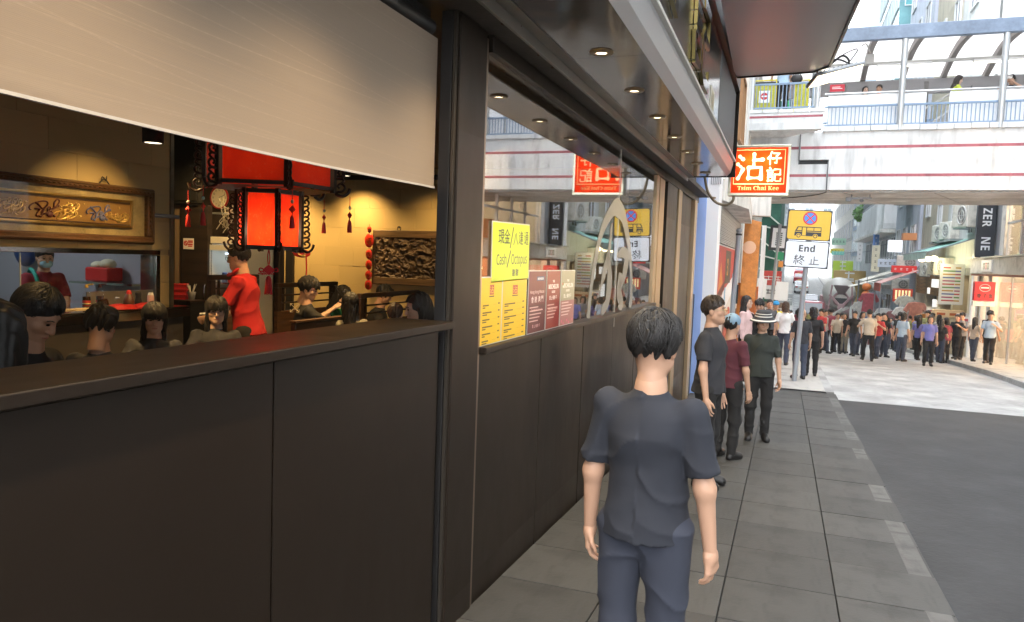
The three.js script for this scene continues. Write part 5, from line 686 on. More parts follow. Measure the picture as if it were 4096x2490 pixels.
// ---------------------------------------------------------------- covered footbridge across the street
{
  const BZ = -24, BB = -28.8, t = thing('footbridge', 'white concrete covered footbridge with red stripes and blue railings across the street', 'footbridge', [0, 0, 0]);
  const paint = M([0.7, 0.71, 0.72], { map: rep(streakT, 0.22, 0.35), roughness: 0.7, bumpMap: rep(bumpT, 0.6), bumpScale: 0.002 }), under = M([0.85, 0.84, 0.82], { map: rep(mottleT, 0.25), roughness: 0.85 });
  const ext = (pts, z0, z1) => { const s = new THREE.Shape(pts.map(([x, y]) => new THREE.Vector2(x, y))), g = new THREE.ExtrudeGeometry(s, { depth: z0 - z1, bevelEnabled: false }); g.translate(0, 0, z1); return metricUV(g); };
  part(t, 'girder', ext([[0.16, 5.66], [16, 5.66], [16, 4.02], [15.9, 3.98], [0.965, 3.98], [0.965, 4.86], [0.16, 4.86]], BZ, BB), paint); part(t, 'girder', ext([[-9, 5.66], [0.13, 5.66], [0.13, 4.73], [0.935, 4.73], [0.935, 3.98], [-9, 3.98]], BZ - 0.03, BB), paint);
  part(t, 'soffit_slab', bx(-9, 3.93, BZ - 0.25, 16, 3.977, BB + 0.2), under); part(t, 'joint_seal', bx(0.1, 4.74, BZ - 0.14, 0.99, 4.85, BZ - 0.3), MT.black);
  part(t, 'joint_edge', [beam([0.945, 4.8, BZ + 0.012], [0.945, 3.97, BZ + 0.012], 0.035, 0.03), beam([0.145, 5.62, BZ + 0.008], [0.145, 4.75, BZ + 0.008], 0.035, 0.03)], M([0.12, 0.13, 0.14], { roughness: 0.6 }));
  for (let i = 1; i < 6; i++) part(t, 'soffit_joint', beam([i * 2.4 - 1, 3.927, BZ - 0.3], [i * 2.4 + 0.6, 3.927, BB + 0.2], 0.018, 0.006), M([0.3, 0.29, 0.28])); part(t, 'soffit_joint', bx(-9, 3.924, -26.2, 16, 3.93, -26.22), M([0.3, 0.29, 0.28]));
  for (const [y0, y1] of [[5.17, 5.25], [4.36, 4.44]]) { part(t, 'red_stripe', bx(y0 > 5 ? 0.17 : 0.97, y0, BZ, 16, y1, BZ + 0.004), MT.redPaint); part(t, 'red_stripe', bx(-9, y0, BZ - 0.03, y0 > 5 ? 0.12 : 0.92, y1, BZ - 0.026), MT.redPaint); }
  { const gs = [0, 1, 2].map((k) => bx(-0.205, -0.075, -0.1, 0.205, 0.075, 0.1, 0.012)); for (let i = 0; i < 26; i++) { const m = part(t, 'coping_block', gs[i % 3], paint); m.position.set(0.95 + i * 0.422 + rr(-0.004, 0.004), 5.737 + rr(-0.006, 0.006), BZ - 0.02 + rr(-0.008, 0.008)); } }
  part(t, 'deck', bx(-9, 5.56, BZ - 0.2, 16, 5.655, BB + 0.1), MT.concrete);
  // front railing
  const blue = M([0.2, 0.29, 0.42], { roughness: 0.5 }), zr = BZ - 0.1; part(t, 'top_rail', bx(0.75, 6.37, zr - 0.03, 12, 6.43, zr + 0.03, 0.01), blue); part(t, 'bottom_rail', bx(0.75, 5.84, zr - 0.025, 12, 5.88, zr + 0.025, 0.008), blue); const bal = bx(-0.011, -0.245, -0.011, 0.011, 0.245, 0.011); for (let i = 0; i < 78; i++) { const m = part(t, 'baluster', bal, blue); m.position.set(0.86 + i * 0.105, 6.125, zr); }
  const banner = M([0.88, 0.89, 0.9], { roughness: 0.75 });
  const cloth_ = (x0, x1) => { const g = new THREE.PlaneGeometry(x1 - x0, 0.92, 40, 8), p = g.attributes.position; for (let i = 0; i < p.count; i++) p.setZ(i, 0.012 * Math.sin(p.getX(i) * 7) + 0.008 * Math.sin(p.getX(i) * 17 + p.getY(i) * 9) + 0.02 * Math.max(0, p.getY(i)) * Math.sin(p.getX(i) * 4 + 1)); g.computeVertexNormals(); g.translate((x0 + x1) / 2, 6.29, zr - 0.12); return g; };
  part(t, 'white_sheet', cloth_(0.85, 3.42), banner); part(t, 'white_sheet', cloth_(4.0, 6.4), banner); part(t, 'white_sheet', cloth_(6.5, 9), banner); part(t, 'hand_rail', bar([0.75, 6.79, zr - 0.1], [12, 6.79, zr - 0.1], 0.026, 9), M([0.62, 0.63, 0.64], { metalness: 0.7, roughness: 0.4 }));
  // posts, roof, ribs, tube lights
  const steelM = M([0.5, 0.52, 0.54], { metalness: 0.7, roughness: 0.38 }); for (const x of [0.45, 2.76, 5.22, 7.7]) part(t, 'roof_post', bar([x, 5.66, BZ + 0.02], [x, 8.25, BZ + 0.02], 0.085, 16), steelM); for (const x of [-1.0, 1.5, 4, 6.5]) part(t, 'rear_post', bar([x, 5.66, BB + 0.25], [x, 8.0, BB + 0.25], 0.085, 12), M([0.2, 0.19, 0.18], { roughness: 0.5 }));
  part(t, 'roof_fascia', bx(-2, 8.2, BZ + 0.12, 16, 8.58, BZ - 0.06, 0.02), M([0.26, 0.34, 0.47], { roughness: 0.45, map: rep(mottleT, 0.4) })); part(t, 'rear_beam', bx(-2, 7.62, BB + 0.1, 16, 8.1, BB + 0.3, 0.02), M([0.3, 0.29, 0.29], { roughness: 0.6 }));
  const rib = M([0.26, 0.23, 0.21], { roughness: 0.6 }), sheetM = new THREE.MeshPhysicalMaterial({ color: new THREE.Color().setRGB(0.86, 0.82, 0.8), transmission: 0.55, thickness: 0, roughness: 0.97, ior: 1.3, side: THREE.DoubleSide });
  const roofY = (u) => 8.5 + 0.28 * Math.sin(u * PI * 0.8) - 0.45 * u * u;
  for (let k = 0; k < 13; k++) { const x = -1.6 + k * 1.22; const pts = []; for (let i = 0; i <= 8; i++) pts.push([x, roofY(i / 8) - 0.09, BZ - (BZ - BB) * i / 8]); for (let i = 0; i < 8; i++) { const a = pts[i], b = pts[i + 1]; if (i === 0) pts.rib = []; pts.rib.push(beam(a, b, 0.15, 0.2)); } part(t, 'roof_rib', pts.rib, rib); const g = new THREE.PlaneGeometry(1.16, 1, 1, 8), p = g.attributes.position; for (let i = 0; i < p.count; i++) { const u = 0.5 - p.getY(i); p.setXYZ(i, p.getX(i) + x + 0.61, roofY(u), BZ - (BZ - BB) * u); } g.computeVertexNormals(); part(t, 'roof_sheet', g, sheetM); }
  part(t, 'conduit', bx(-1, 8.02, -26.0, 15, 8.1, -26.1), M([0.45, 0.44, 0.41], { roughness: 0.5 })); for (const x of [0.9, 3.0, 5.6, 8]) { const f = part(t, 'tube_fitting', bx(x - 0.75, 7.96, -25.94, x + 0.75, 8.015, -26.14), MT.whitePlain); part(f, 'lamp_tube', bx(x - 0.72, 7.925, -25.99, x + 0.72, 7.957, -26.09), glow([1, 0.93, 0.7], 3)); } part(t, 'loudspeaker', [cb(1.95, 7.9, -24.9, 0.22, 0.3, 0.22, 0.02), tube([[1.7, 8.25, -24.6], [1.8, 8.32, -24.7], [1.95, 8.1, -24.9]], 0.02, 12, 6)], M([0.5, 0.48, 0.45]));
  part(t, 'rear_rail', [bx(-2, 6.7, BB + 0.2, 16, 6.76, BB + 0.26), bx(-2, 6.1, BB + 0.2, 16, 6.13, BB + 0.24)], blue); { const rb = []; for (let x = -1.9; x < 10; x += 0.13) rb.push(bx(x, 5.7, BB + 0.21, x + 0.02, 6.7, BB + 0.24)); part(t, 'rear_baluster', rb, blue).userData.kind = 'stuff'; } part(t, 'stair_flight', [beam([3.4, 5.7, -26.9], [4.9, 7.0, -28.4], 0.12, 0.3), beam([3.9, 5.7, -26.4], [5.4, 7.0, -27.9], 0.05, 0.05), beam([3.55, 6.6, -26.4], [4.9, 7.6, -27.8], 0.05, 0.05)], M([0.5, 0.5, 0.48]));
  // side landing on the left
  const land = [[-2.2, -24.05], [-2.2, -22.6], [0.69, -22.6], [0.67, -22.85], [-0.35, -24.05]]; part(t, 'landing', poly(land, 5.52, 5.98), paint); part(t, 'landing_stripe', bx(-2.2, 5.85, -22.597, 0.69, 5.91, -22.593), MT.redPaint); for (let i = 0; i < 7; i++) { const m = part(t, 'coping_block', bx(-0.2, -0.05, -0.08, 0.2, 0.05, 0.08, 0.01), paint); m.position.set(-1.95 + i * 0.415, 6.035 + rr(-0.004, 0.004), -22.66); }
  part(t, 'landing_rail', [bx(-2.2, 6.78, -22.7, 0.45, 6.83, -22.65), bx(-2.2, 6.12, -22.7, 0.45, 6.16, -22.65)], blue); for (let i = 0; i < 18; i++) { const m = part(t, 'baluster', bx(-0.012, -0.33, -0.012, 0.012, 0.33, 0.012), blue); m.position.set(-1.3 + i * 0.1, 6.46, -22.675); } for (const x of [-1.22, 0.52]) part(t, 'landing_post', bar([x, 6.08, -22.7], [x, 8.2, -22.7], 0.075, 14), steelM);
  solo('bridge_camera', 'small dark camera and cable box under the footbridge edge', 'camera', [cb(1.62, 3.78, -24.9, 0.16, 0.12, 0.16, 0.02), beam([1.6, 3.8, -24.9], [2.25, 3.82, -24.9], 0.08, 0.05), bar([1.7, 3.93, -24.9], [1.7, 3.84, -24.9], 0.02), bar([2.2, 3.93, -24.9], [2.2, 3.84, -24.9], 0.02), ball(1.98, 3.74, -24.9, 0.06, 0.05, 0.06)], MT.greySteel); solo('bridge_cable', 'thin dark cable fixed under the footbridge near the joint', 'cable', tube([[0.95, 3.92, -24.02], [0.8, 3.9, -24.5], [0.3, 3.9, -25.4], [-0.3, 3.9, -26]], 0.015, 16, 5), MT.black);
  const bn = (label, x, z, w) => { const b = thing('barrier_banner', label, 'banner', [x, 6.1, z], 0, 'yellow barrier banners on the landing'); part(b, 'sheet', bx(-w / 2, 0.02, -0.01, w / 2, 0.84, 0.01), M([0.72, 0.7, 0.08], { roughness: 0.7, map: rep(mottleT, 1.4) })); part(b, 'frame_tube', [bar([-w / 2, 0, 0], [-w / 2, 0.9, 0], 0.02, 7), bar([w / 2, 0, 0], [w / 2, 0.9, 0], 0.02, 7), bar([-w / 2, 0.88, 0], [w / 2, 0.88, 0], 0.02, 7)], M([0.7, 0.6, 0.05])); part(b, 'hazard_tape', bx(-w / 2, 0.78, 0.011, w / 2, 0.84, 0.014), M([0.05, 0.05, 0.04])); return b; };
  const b1 = bn('yellow barrier banner with a round no entry sign on the bridge landing', -0.92, -22.95, 0.66); part(b1, 'no_entry_sign', face(0.3, 0.34, 0.02, 0.42, 0.018), printed(96, 108, (x) => { x.fillStyle = '#f6f6f2'; x.fillRect(0, 0, 96, 108); x.fillStyle = '#d2202a'; x.beginPath(); x.arc(48, 50, 32, 0, 7); x.fill(); x.fillStyle = '#fff'; x.fillRect(24, 43, 48, 14); })); bn('yellow barrier banner standing right of the person on the landing', 0.1, -23.1, 0.36);
  solo('traffic_cone', 'green cone behind the legs of the person on the bridge landing', 'cone', [lathe([[0.16, 0], [0.03, 0.5], [0, 0.5]], 14).translate(-0.28, 6.0, -23.35), cb(-0.28, 6.01, -23.35, 0.36, 0.03, 0.36)], M([0.05, 0.45, 0.2]));
  const rs = thing('bridge_notice', 'small red and white notice fixed behind the footbridge handrail', 'notice', [1.08, 6.98, -24.3]); part(rs, 'board', cb(0, 0, 0, 0.4, 0.2, 0.02), M([0.55, 0.03, 0.06])); part(rs, 'print', face(0.36, 0.16, 0, 0, 0.012), printed(96, 44, (x) => { x.fillStyle = '#b01226'; x.fillRect(0, 0, 96, 44); x.fillStyle = '#f3dfe0'; x.fillRect(10, 12, 60, 5); x.fillRect(10, 24, 74, 5); }));
}
// ---------------------------------------------------------------- road signs and poles on the left pavement
{
  const t = thing('bus_stop_sign', 'yellow and white End plate with a minibus picture on a grey pole', 'traffic sign', [0.27, G(-16.5), -16.5], 0.05); t.rotation.z = -0.03;
  const K = 16.5 / 11.5, b = -G(-16.5), y = (v) => 1.65 + (v - 1.65) * K + b; part(t, 'pole', bar([0, 0, -0.05], [0.03, y(2.46), -0.05], 0.052, 14), MT.greySteel);
  const plate = (cy, w, h, draw, name) => { const p = part(t, name, bx(-w / 2, cy - h / 2, -0.008, w / 2, cy + h / 2, 0.006, 0.006), M([0.05, 0.05, 0.05], { roughness: 0.4 })); part(p, 'plate_print', face(w - 0.008, h - 0.008, 0, cy, 0.0095), printed(512, Math.round(512 * h / w), draw, { roughness: 0.35 })); };
  const rr2 = (x, X, Y, W, H, r) => { x.beginPath(); x.moveTo(X + r, Y); x.arcTo(X + W, Y, X + W, Y + H, r); x.arcTo(X + W, Y + H, X, Y + H, r); x.arcTo(X, Y + H, X, Y, r); x.arcTo(X, Y, X + W, Y, r); x.closePath(); };
  plate(y(2.265), 0.6 * K, 0.435 * K, (x, w, h) => {
    x.fillStyle = '#15161a'; x.fillRect(0, 0, w, h); x.fillStyle = '#ddb222'; rr2(x, 14, 12, w - 28, h - 22, 26); x.fill(); const cx = 262, cy = 100; x.fillStyle = '#3a86d8'; x.beginPath(); x.arc(cx, cy, 74, 0, 7); x.fill(); x.strokeStyle = '#cf2a2c'; x.lineWidth = 17; x.beginPath(); x.arc(cx, cy, 74, 0, 7); x.stroke(); x.lineWidth = 15; x.beginPath(); x.moveTo(cx - 52, cy - 52); x.lineTo(cx + 52, cy + 52); x.moveTo(cx + 52, cy - 52); x.lineTo(cx - 52, cy + 52); x.stroke();
    x.fillStyle = '#1b1b1a'; x.beginPath(); x.moveTo(96, 318); x.lineTo(100, 262); x.lineTo(128, 204); x.lineTo(400, 204); x.lineTo(406, 318); x.closePath(); x.fill(); x.fillStyle = '#ddb222'; x.beginPath(); x.moveTo(122, 250); x.lineTo(138, 214); x.lineTo(176, 214); x.lineTo(176, 250); x.fill(); x.fillRect(186, 214, 42, 98); x.fillRect(238, 214, 74, 36); x.fillRect(320, 214, 74, 36); x.fillRect(240, 262, 160, 7); x.fillRect(104, 262, 74, 7); for (const q of [146, 338]) { x.fillStyle = '#ddb222'; x.beginPath(); x.arc(q, 318, 30, 0, 7); x.fill(); x.fillStyle = '#1b1b1a'; x.beginPath(); x.arc(q, 318, 23, 0, 7); x.fill(); x.fillStyle = '#ddb222'; x.beginPath(); x.arc(q, 318, 15, 0, 7); x.fill(); }
  }, 'minibus_plate');
  plate(y(1.85), 0.6 * K, 0.385 * K, (x, w, h) => { x.fillStyle = '#15161a'; x.fillRect(0, 0, w, h); x.fillStyle = '#dfe4ea'; rr2(x, 14, 8, w - 28, h - 20, 26); x.fill(); text(x, 'End', w / 2, 92, 112, '#17181a'); glyph(x, 'zhong', 112, 172, 124, 9, '#17181a', 1.05); glyph(x, 'zhi', 290, 180, 110, 9, '#17181a', 1.1); }, 'end_plate');
  const p = thing('bollard_post', 'grey steel post with a domed cap in front of the food poster', 'post', [-1.07, G(-16.4), -16.4]); p.rotation.z = -0.02; part(p, 'tube', bar([0, 0, 0], [0.02, 3.06, 0], 0.055, 14), MT.greySteel); part(p, 'dome_cap', ball(0.02, 3.08, 0, 0.066, 0.06, 0.066), MT.greySteel); part(p, 'clamp', [bar([0.02, 2.98, 0], [0.02, 3.02, 0], 0.066, 14), cb(0.08, 1.75, 0, 0.03, 0.4, 0.03)], MT.black);
  const q = thing('lamp_pole', 'slim leaning grey pole carrying a striped blade sign', 'pole', [-0.52, G(-27), -27]); q.rotation.z = -0.05; part(q, 'tube', bar([0, 0, 0], [0, 4.3, 0], 0.06, 12), MT.greySteel); part(q, 'blade_sign', bx(-0.3, 3.4, -0.06, 0.32, 4.25, 0.02, 0.02), M([0.05, 0.055, 0.06])); part(q, 'sign_plate', face(0.42, 0.66, 0.0, 3.83, 0.024), printed(96, 150, (x) => { x.fillStyle = '#eef0f2'; x.fillRect(0, 0, 96, 150); x.fillStyle = '#3a3f44'; for (let i = 0; i < 7; i++) x.fillRect(26, 34 + i * 15, 46, 9); })); part(q, 'green_plate', bx(-0.05, 3.1, 0.02, 0.28, 3.36, 0.05), M([0.03, 0.3, 0.14])); part(q, 'orange_plate', bx(0.08, 2.85, 0.02, 0.24, 3.06, 0.05), M([0.7, 0.28, 0.06])); for (const [x, y] of [[-0.42, 2.1], [0.28, 2.05]]) part(q, 'white_board', bx(x - 0.2, y - 0.32, 0.03, x + 0.2, y + 0.32, 0.06), MT.whitePlain);
}
// ---------------------------------------------------------------- buildings: walls with real openings' frames, panes and sills
const winGlass = M([0.1, 0.13, 0.14], { roughness: 0.12 }), winTeal = M([0.12, 0.34, 0.35], { roughness: 0.12 }), frameM = M([0.62, 0.63, 0.64], { roughness: 0.5 });
function windowOn(parent, axis, u, y, w, h, face_, glass = winGlass, name = 'window', fm = frameM) { // axis 'x': on a wall facing -x at x = face_, u = z; axis 'z': wall facing +z at z = face_, u = x; axis 'X': facing +x
  const s = axis === 'X' ? 1 : axis === 'x' ? -1 : 1, box = (a0, y0, a1, y1, d0, d1) => axis === 'z' ? bx(a0, y0, face_ + d0, a1, y1, face_ + d1) : bx(face_ + s * d0, y0, a0, face_ + s * d1, y1, a1), f = 0.06;
  const fr = part(parent, name, [box(u - w / 2 - f, y - h / 2 - f, u + w / 2 + f, y - h / 2, 0.002, 0.08), box(u - w / 2 - f, y + h / 2, u + w / 2 + f, y + h / 2 + f, 0.002, 0.08), box(u - w / 2 - f, y - h / 2, u - w / 2, y + h / 2, 0.002, 0.08), box(u + w / 2, y - h / 2, u + w / 2 + f, y + h / 2, 0.002, 0.08), box(u - 0.025, y - h / 2, u + 0.025, y + h / 2, 0.002, 0.07)], fm);
  part(fr, 'pane', box(u - w / 2, y - h / 2, u + w / 2, y + h / 2, 0.004, 0.02), glass); return fr;
}
function acUnit(label, x, y, z, s, turn, grp = 'air conditioner units on the right-hand fronts') {
  const t = thing('air_conditioner', label, 'air conditioner', [x, y, z], turn, grp); part(t, 'case', cb(0, 0, 0, 0.85 * s, 0.62 * s, 0.34 * s, 0.03 * s), M([0.66, 0.66, 0.63], { roughness: 0.5, map: rep(grimeT, 0.8) })); part(t, 'fan_guard', [new THREE.TorusGeometry(0.23 * s, 0.018 * s, 6, 22).translate(0.12 * s, 0, 0.175 * s), new THREE.TorusGeometry(0.12 * s, 0.012 * s, 5, 18).translate(0.12 * s, 0, 0.178 * s), cb(0.12 * s, 0, 0.178 * s, 0.46 * s, 0.012 * s, 0.008 * s), cb(0.12 * s, 0, 0.178 * s, 0.012 * s, 0.46 * s, 0.012 * s)], M([0.5, 0.5, 0.48])); part(t, 'fan', moved(new THREE.CircleGeometry(0.22 * s, 20), 0.12 * s, 0, 0.1725 * s), M([0.22, 0.22, 0.21])); part(t, 'bracket', [beam([-0.35 * s, -0.33 * s, 0.15 * s], [-0.35 * s, -0.33 * s, -0.25 * s], 0.04 * s, 0.03 * s), beam([0.35 * s, -0.33 * s, 0.15 * s], [0.35 * s, -0.33 * s, -0.25 * s], 0.04 * s, 0.03 * s)], MT.greySteel); return t;
}
// left neighbour beyond the restaurant: blue and white pier, shutter, food posters, orange sign
{
  const t = thing('corner_shop', 'white shop beside the restaurant with a bright blue stripe on its pier', 'shop', [0, 0, 0]);
  part(t, 'pier', bx(-2.4, -1.2, -13.0, -1.13, 6, -13.5, 0.01), M([0.8, 0.8, 0.82], { roughness: 0.5 })); part(t, 'blue_stripe', bx(-1.52, -1.2, -12.985, -1.33, 6, -12.999), M([0.34, 0.48, 0.86], { roughness: 0.5 })); part(t, 'canopy_slab', poly([[-2, -13.55], [-1.1, -13.55], [-0.78, -15.6], [-0.95, -20.8], [-2, -20.8]], 2.78, 3.15), MT.white); part(t, 'upper_wall', bx(-8, 3.16, -14.21, -1.22, 22, -21), MT.white); part(t, 'rear_wall', bx(-8, -1.5, -14.21, -1.3, 2.77, -21), MT.concrete);
  for (const z of [-15.6, -18.2]) for (const y of [5.2, 8.4, 11.6]) windowOn(t, 'X', z, y, 1.2, 1.4, -1.22, winGlass, 'window', M([0.3, 0.16, 0.07])); part(t, 'vent_grille', [...Array(6)].map((_, i) => bx(-1.28 + i * 0.03, 3.0, -12.98, -1.265 + i * 0.03, 3.24, -12.995)), MT.greySteel);
  for (let i = 0; i < 20; i++) part(t, 'shutter_slat', bx(-1.28, 2.08 + i * 0.034, -14.25, -1.215 + (i % 2) * 0.003, 2.11 + i * 0.034, -20.9, 0.004), M([0.4, 0.41, 0.42], { metalness: 0.4, roughness: 0.5 }));
  const post = thing('food_poster', 'red food poster panel with meatballs, white swooshes and checked cloth', 'poster', [-1.24, 0.6, -17.6]); part(post, 'board', bx(-0.02, -1.9, -3.28, 0.02, 1.46, 3.3), M([0.6, 0.58, 0.56]));
  part(post, 'print', face(6.5, 3.3, 0.024, -0.22, 0, PI / 2), printed(512, 330, (x, w, h) => { x.fillStyle = '#ececee'; x.fillRect(0, 0, w, h); x.fillStyle = '#b81a24'; x.beginPath(); x.moveTo(0, 0); x.lineTo(w, 0); x.lineTo(w, 40); x.lineTo(120, 92); x.lineTo(0, 140); x.fill(); x.fillStyle = '#5c0d14'; x.beginPath(); x.moveTo(0, 96); x.lineTo(180, 64); x.lineTo(40, 130); x.lineTo(0, 140); x.fill(); x.fillStyle = '#d9781e'; x.beginPath(); x.moveTo(30, 88); x.lineTo(62, 30); x.lineTo(110, 74); x.fill(); x.fillStyle = '#2b0d0c'; x.fillRect(150, 6, 120, 70); text(x, '3', 200, 42, 50, '#e6a020', 'serif'); text(x, 'MS', 96, 106, 24, '#f2d8d0'); x.fillStyle = '#d8d0c8'; x.beginPath(); x.moveTo(120, 140); x.lineTo(w, 70); x.lineTo(w, h); x.lineTo(120, h); x.fill(); x.fillStyle = '#54221c'; x.fillRect(150, 150, w - 150, 96); for (const [a, b] of [[260, 150], [380, 140], [210, 190], [330, 190], [440, 186], [190, 232], [300, 236], [420, 236]]) { x.fillStyle = '#b23322'; x.beginPath(); x.ellipse(a, b, 46, 19, 0, 0, 7); x.fill(); x.fillStyle = '#e2876a'; x.beginPath(); x.ellipse(a + 8, b - 4, 9, 6, 0, 0, 7); x.fill(); } x.fillStyle = '#c83a44'; for (let i = 0; i < 9; i++) for (let j = 0; j < 9; j++) if ((i + j) % 2) x.fillRect(6 + i * 12, 200 + j * 12, 12, 12); x.fillStyle = '#39477a'; for (let i = 0; i < 5; i++) for (let j = 0; j < 12; j++) if ((i + j) % 2) x.fillRect(60 + i * 12, 190 + j * 12, 12, 12); x.fillStyle = '#f3e9e9'; x.fillRect(150, 250, w, 80); x.strokeStyle = '#cc5a66'; x.lineWidth = 4; for (let i = 0; i < 12; i++) { x.beginPath(); x.moveTo(160 + i * 34, 250); x.lineTo(150 + i * 34, h); x.stroke(); } for (let j = 0; j < 4; j++) { x.beginPath(); x.moveTo(150, 262 + j * 20); x.lineTo(w, 258 + j * 20); x.stroke(); } x.fillStyle = '#7bb4d8'; x.fillRect(150, 84, 26, 36); x.fillRect(330, 56, 22, 30); }));
  const o = thing('orange_sign', 'tall orange projecting sign box with a pale peach circle above the orange stall', 'sign', [-0.96, 0, -21]); part(o, 'box', (() => { const s = new THREE.Shape([[-0.2, 0.88], [0.2, 0.74], [0.25, 2.84], [-0.17, 2.94]].map(([x, y]) => new THREE.Vector2(x, y))), g = new THREE.ExtrudeGeometry(s, { depth: 0.3, bevelEnabled: false }); g.translate(0, 0, -0.3); return metricUV(g); })(), M([0.8, 0.29, 0.05], { roughness: 0.45, map: rep(mottleT, 0.8) })); part(o, 'peach_disc', moved(new THREE.CircleGeometry(0.17, 28), -0.02, 2.16, 0.004), M([0.75, 0.45, 0.28], { roughness: 0.5 })); part(o, 'side_panel', bx(0.27, 0.75, -0.3, 0.38, 2.75, -0.02), MT.white);
  const k = thing('orange_stall', 'deep orange stall wall with a white camera under the orange sign', 'stall', [-0.98, G(-21.6), -21.6]); part(k, 'wall', bx(-0.24, 0, -0.6, 0.26, 2.0, 0), M([0.68, 0.2, 0.05], { roughness: 0.55, map: rep(grimeT, 1) })); part(k, 'side_post', bx(-0.3, 0, 0.002, -0.2, 2.1, 0.06), M([0.65, 0.22, 0.04])); part(k, 'white_scrawl', [0, 1, 2].map((i) => tube([[0.06 + i * 0.03, 1.0 + i * 0.09, 0.006], [0.12, 1.12 + i * 0.09, 0.006], [0.19, 1.08 + i * 0.09, 0.006]], 0.008, 10, 5)), MT.whitePlain); const cam = part(k, 'security_camera', [beam([-0.1, 1.74, 0.05], [0.14, 1.7, 0.12], 0.07, 0.07), bar([0, 1.72, 0], [0, 1.66, 0.1], 0.015, 6)], MT.whitePlain);
  solo('white_sign_box', 'blank white sign box above the orange projecting sign', 'sign', bx(-1.15, 3.0, -21.1, -0.5, 3.85, -21.4, 0.02), MT.white);
}
function block(name, label, cat, x0, x1, z0, z1, y0, h, mat, opts = {}) {
  const t = thing(name, label, cat, [0, 0, 0]); part(t, 'wall', bx(x0, y0, z0, x1, y0 + h, z1), mat);
  const { rows = [], zf, xf, fz = 0, glass, w = 1.3, hh = 1.3, gap = 2.6 } = opts;
  for (const y of rows) { if (zf) for (let x = x0 + gap * 0.6; x < x1 - gap * 0.3; x += gap) windowOn(t, 'z', x, y, w, hh, z0, glass); if (xf) for (let z = z0 - gap * 0.6; z > z1 + gap * 0.3; z -= gap) windowOn(t, xf, z, y, w, hh, xf === 'X' ? x1 : x0, glass); }
  return t;
}
const pale = (r, g, b) => M([r, g, b], { map: rep(streakT, 0.12, 0.2), roughness: 0.8 });
// left row, far
{
  const g = thing('netted_building', 'building under green mesh and white scaffold poles on the left', 'building', [0, 0, 0]); part(g, 'mesh_net', bx(-9, -2.6, -38, -0.42, 24, -60), M([0.04, 0.16, 0.11], { roughness: 0.8, map: rep(mottleT, 0.5) })); const poles = []; for (let y = 1; y < 12; y += 1.4) poles.push(beam([-2, y, -37.9], [-0.35, y - 0.4, -37.9], 0.06, 0.06), beam([-2, y + 1.2, -37.85], [-0.35, y - 0.2, -37.85], 0.06, 0.06)); part(g, 'scaffold_pole', poles, M([0.6, 0.66, 0.6]));
  block('shop_building', 'pale low shop building between the orange stall and the netted building', 'building', -9, -1.25, -22.5, -37, -2.5, 14, pale(0.6, 0.6, 0.58), { rows: [4.5, 8], xf: 'X' }); block('far_building', 'white far-off building closing the left side of the street', 'building', -12, -0.4, -62, -150, -4, 40, pale(0.7, 0.72, 0.72), { rows: [4, 8, 12, 16], xf: 'X', gap: 6, w: 3, hh: 2 });
}
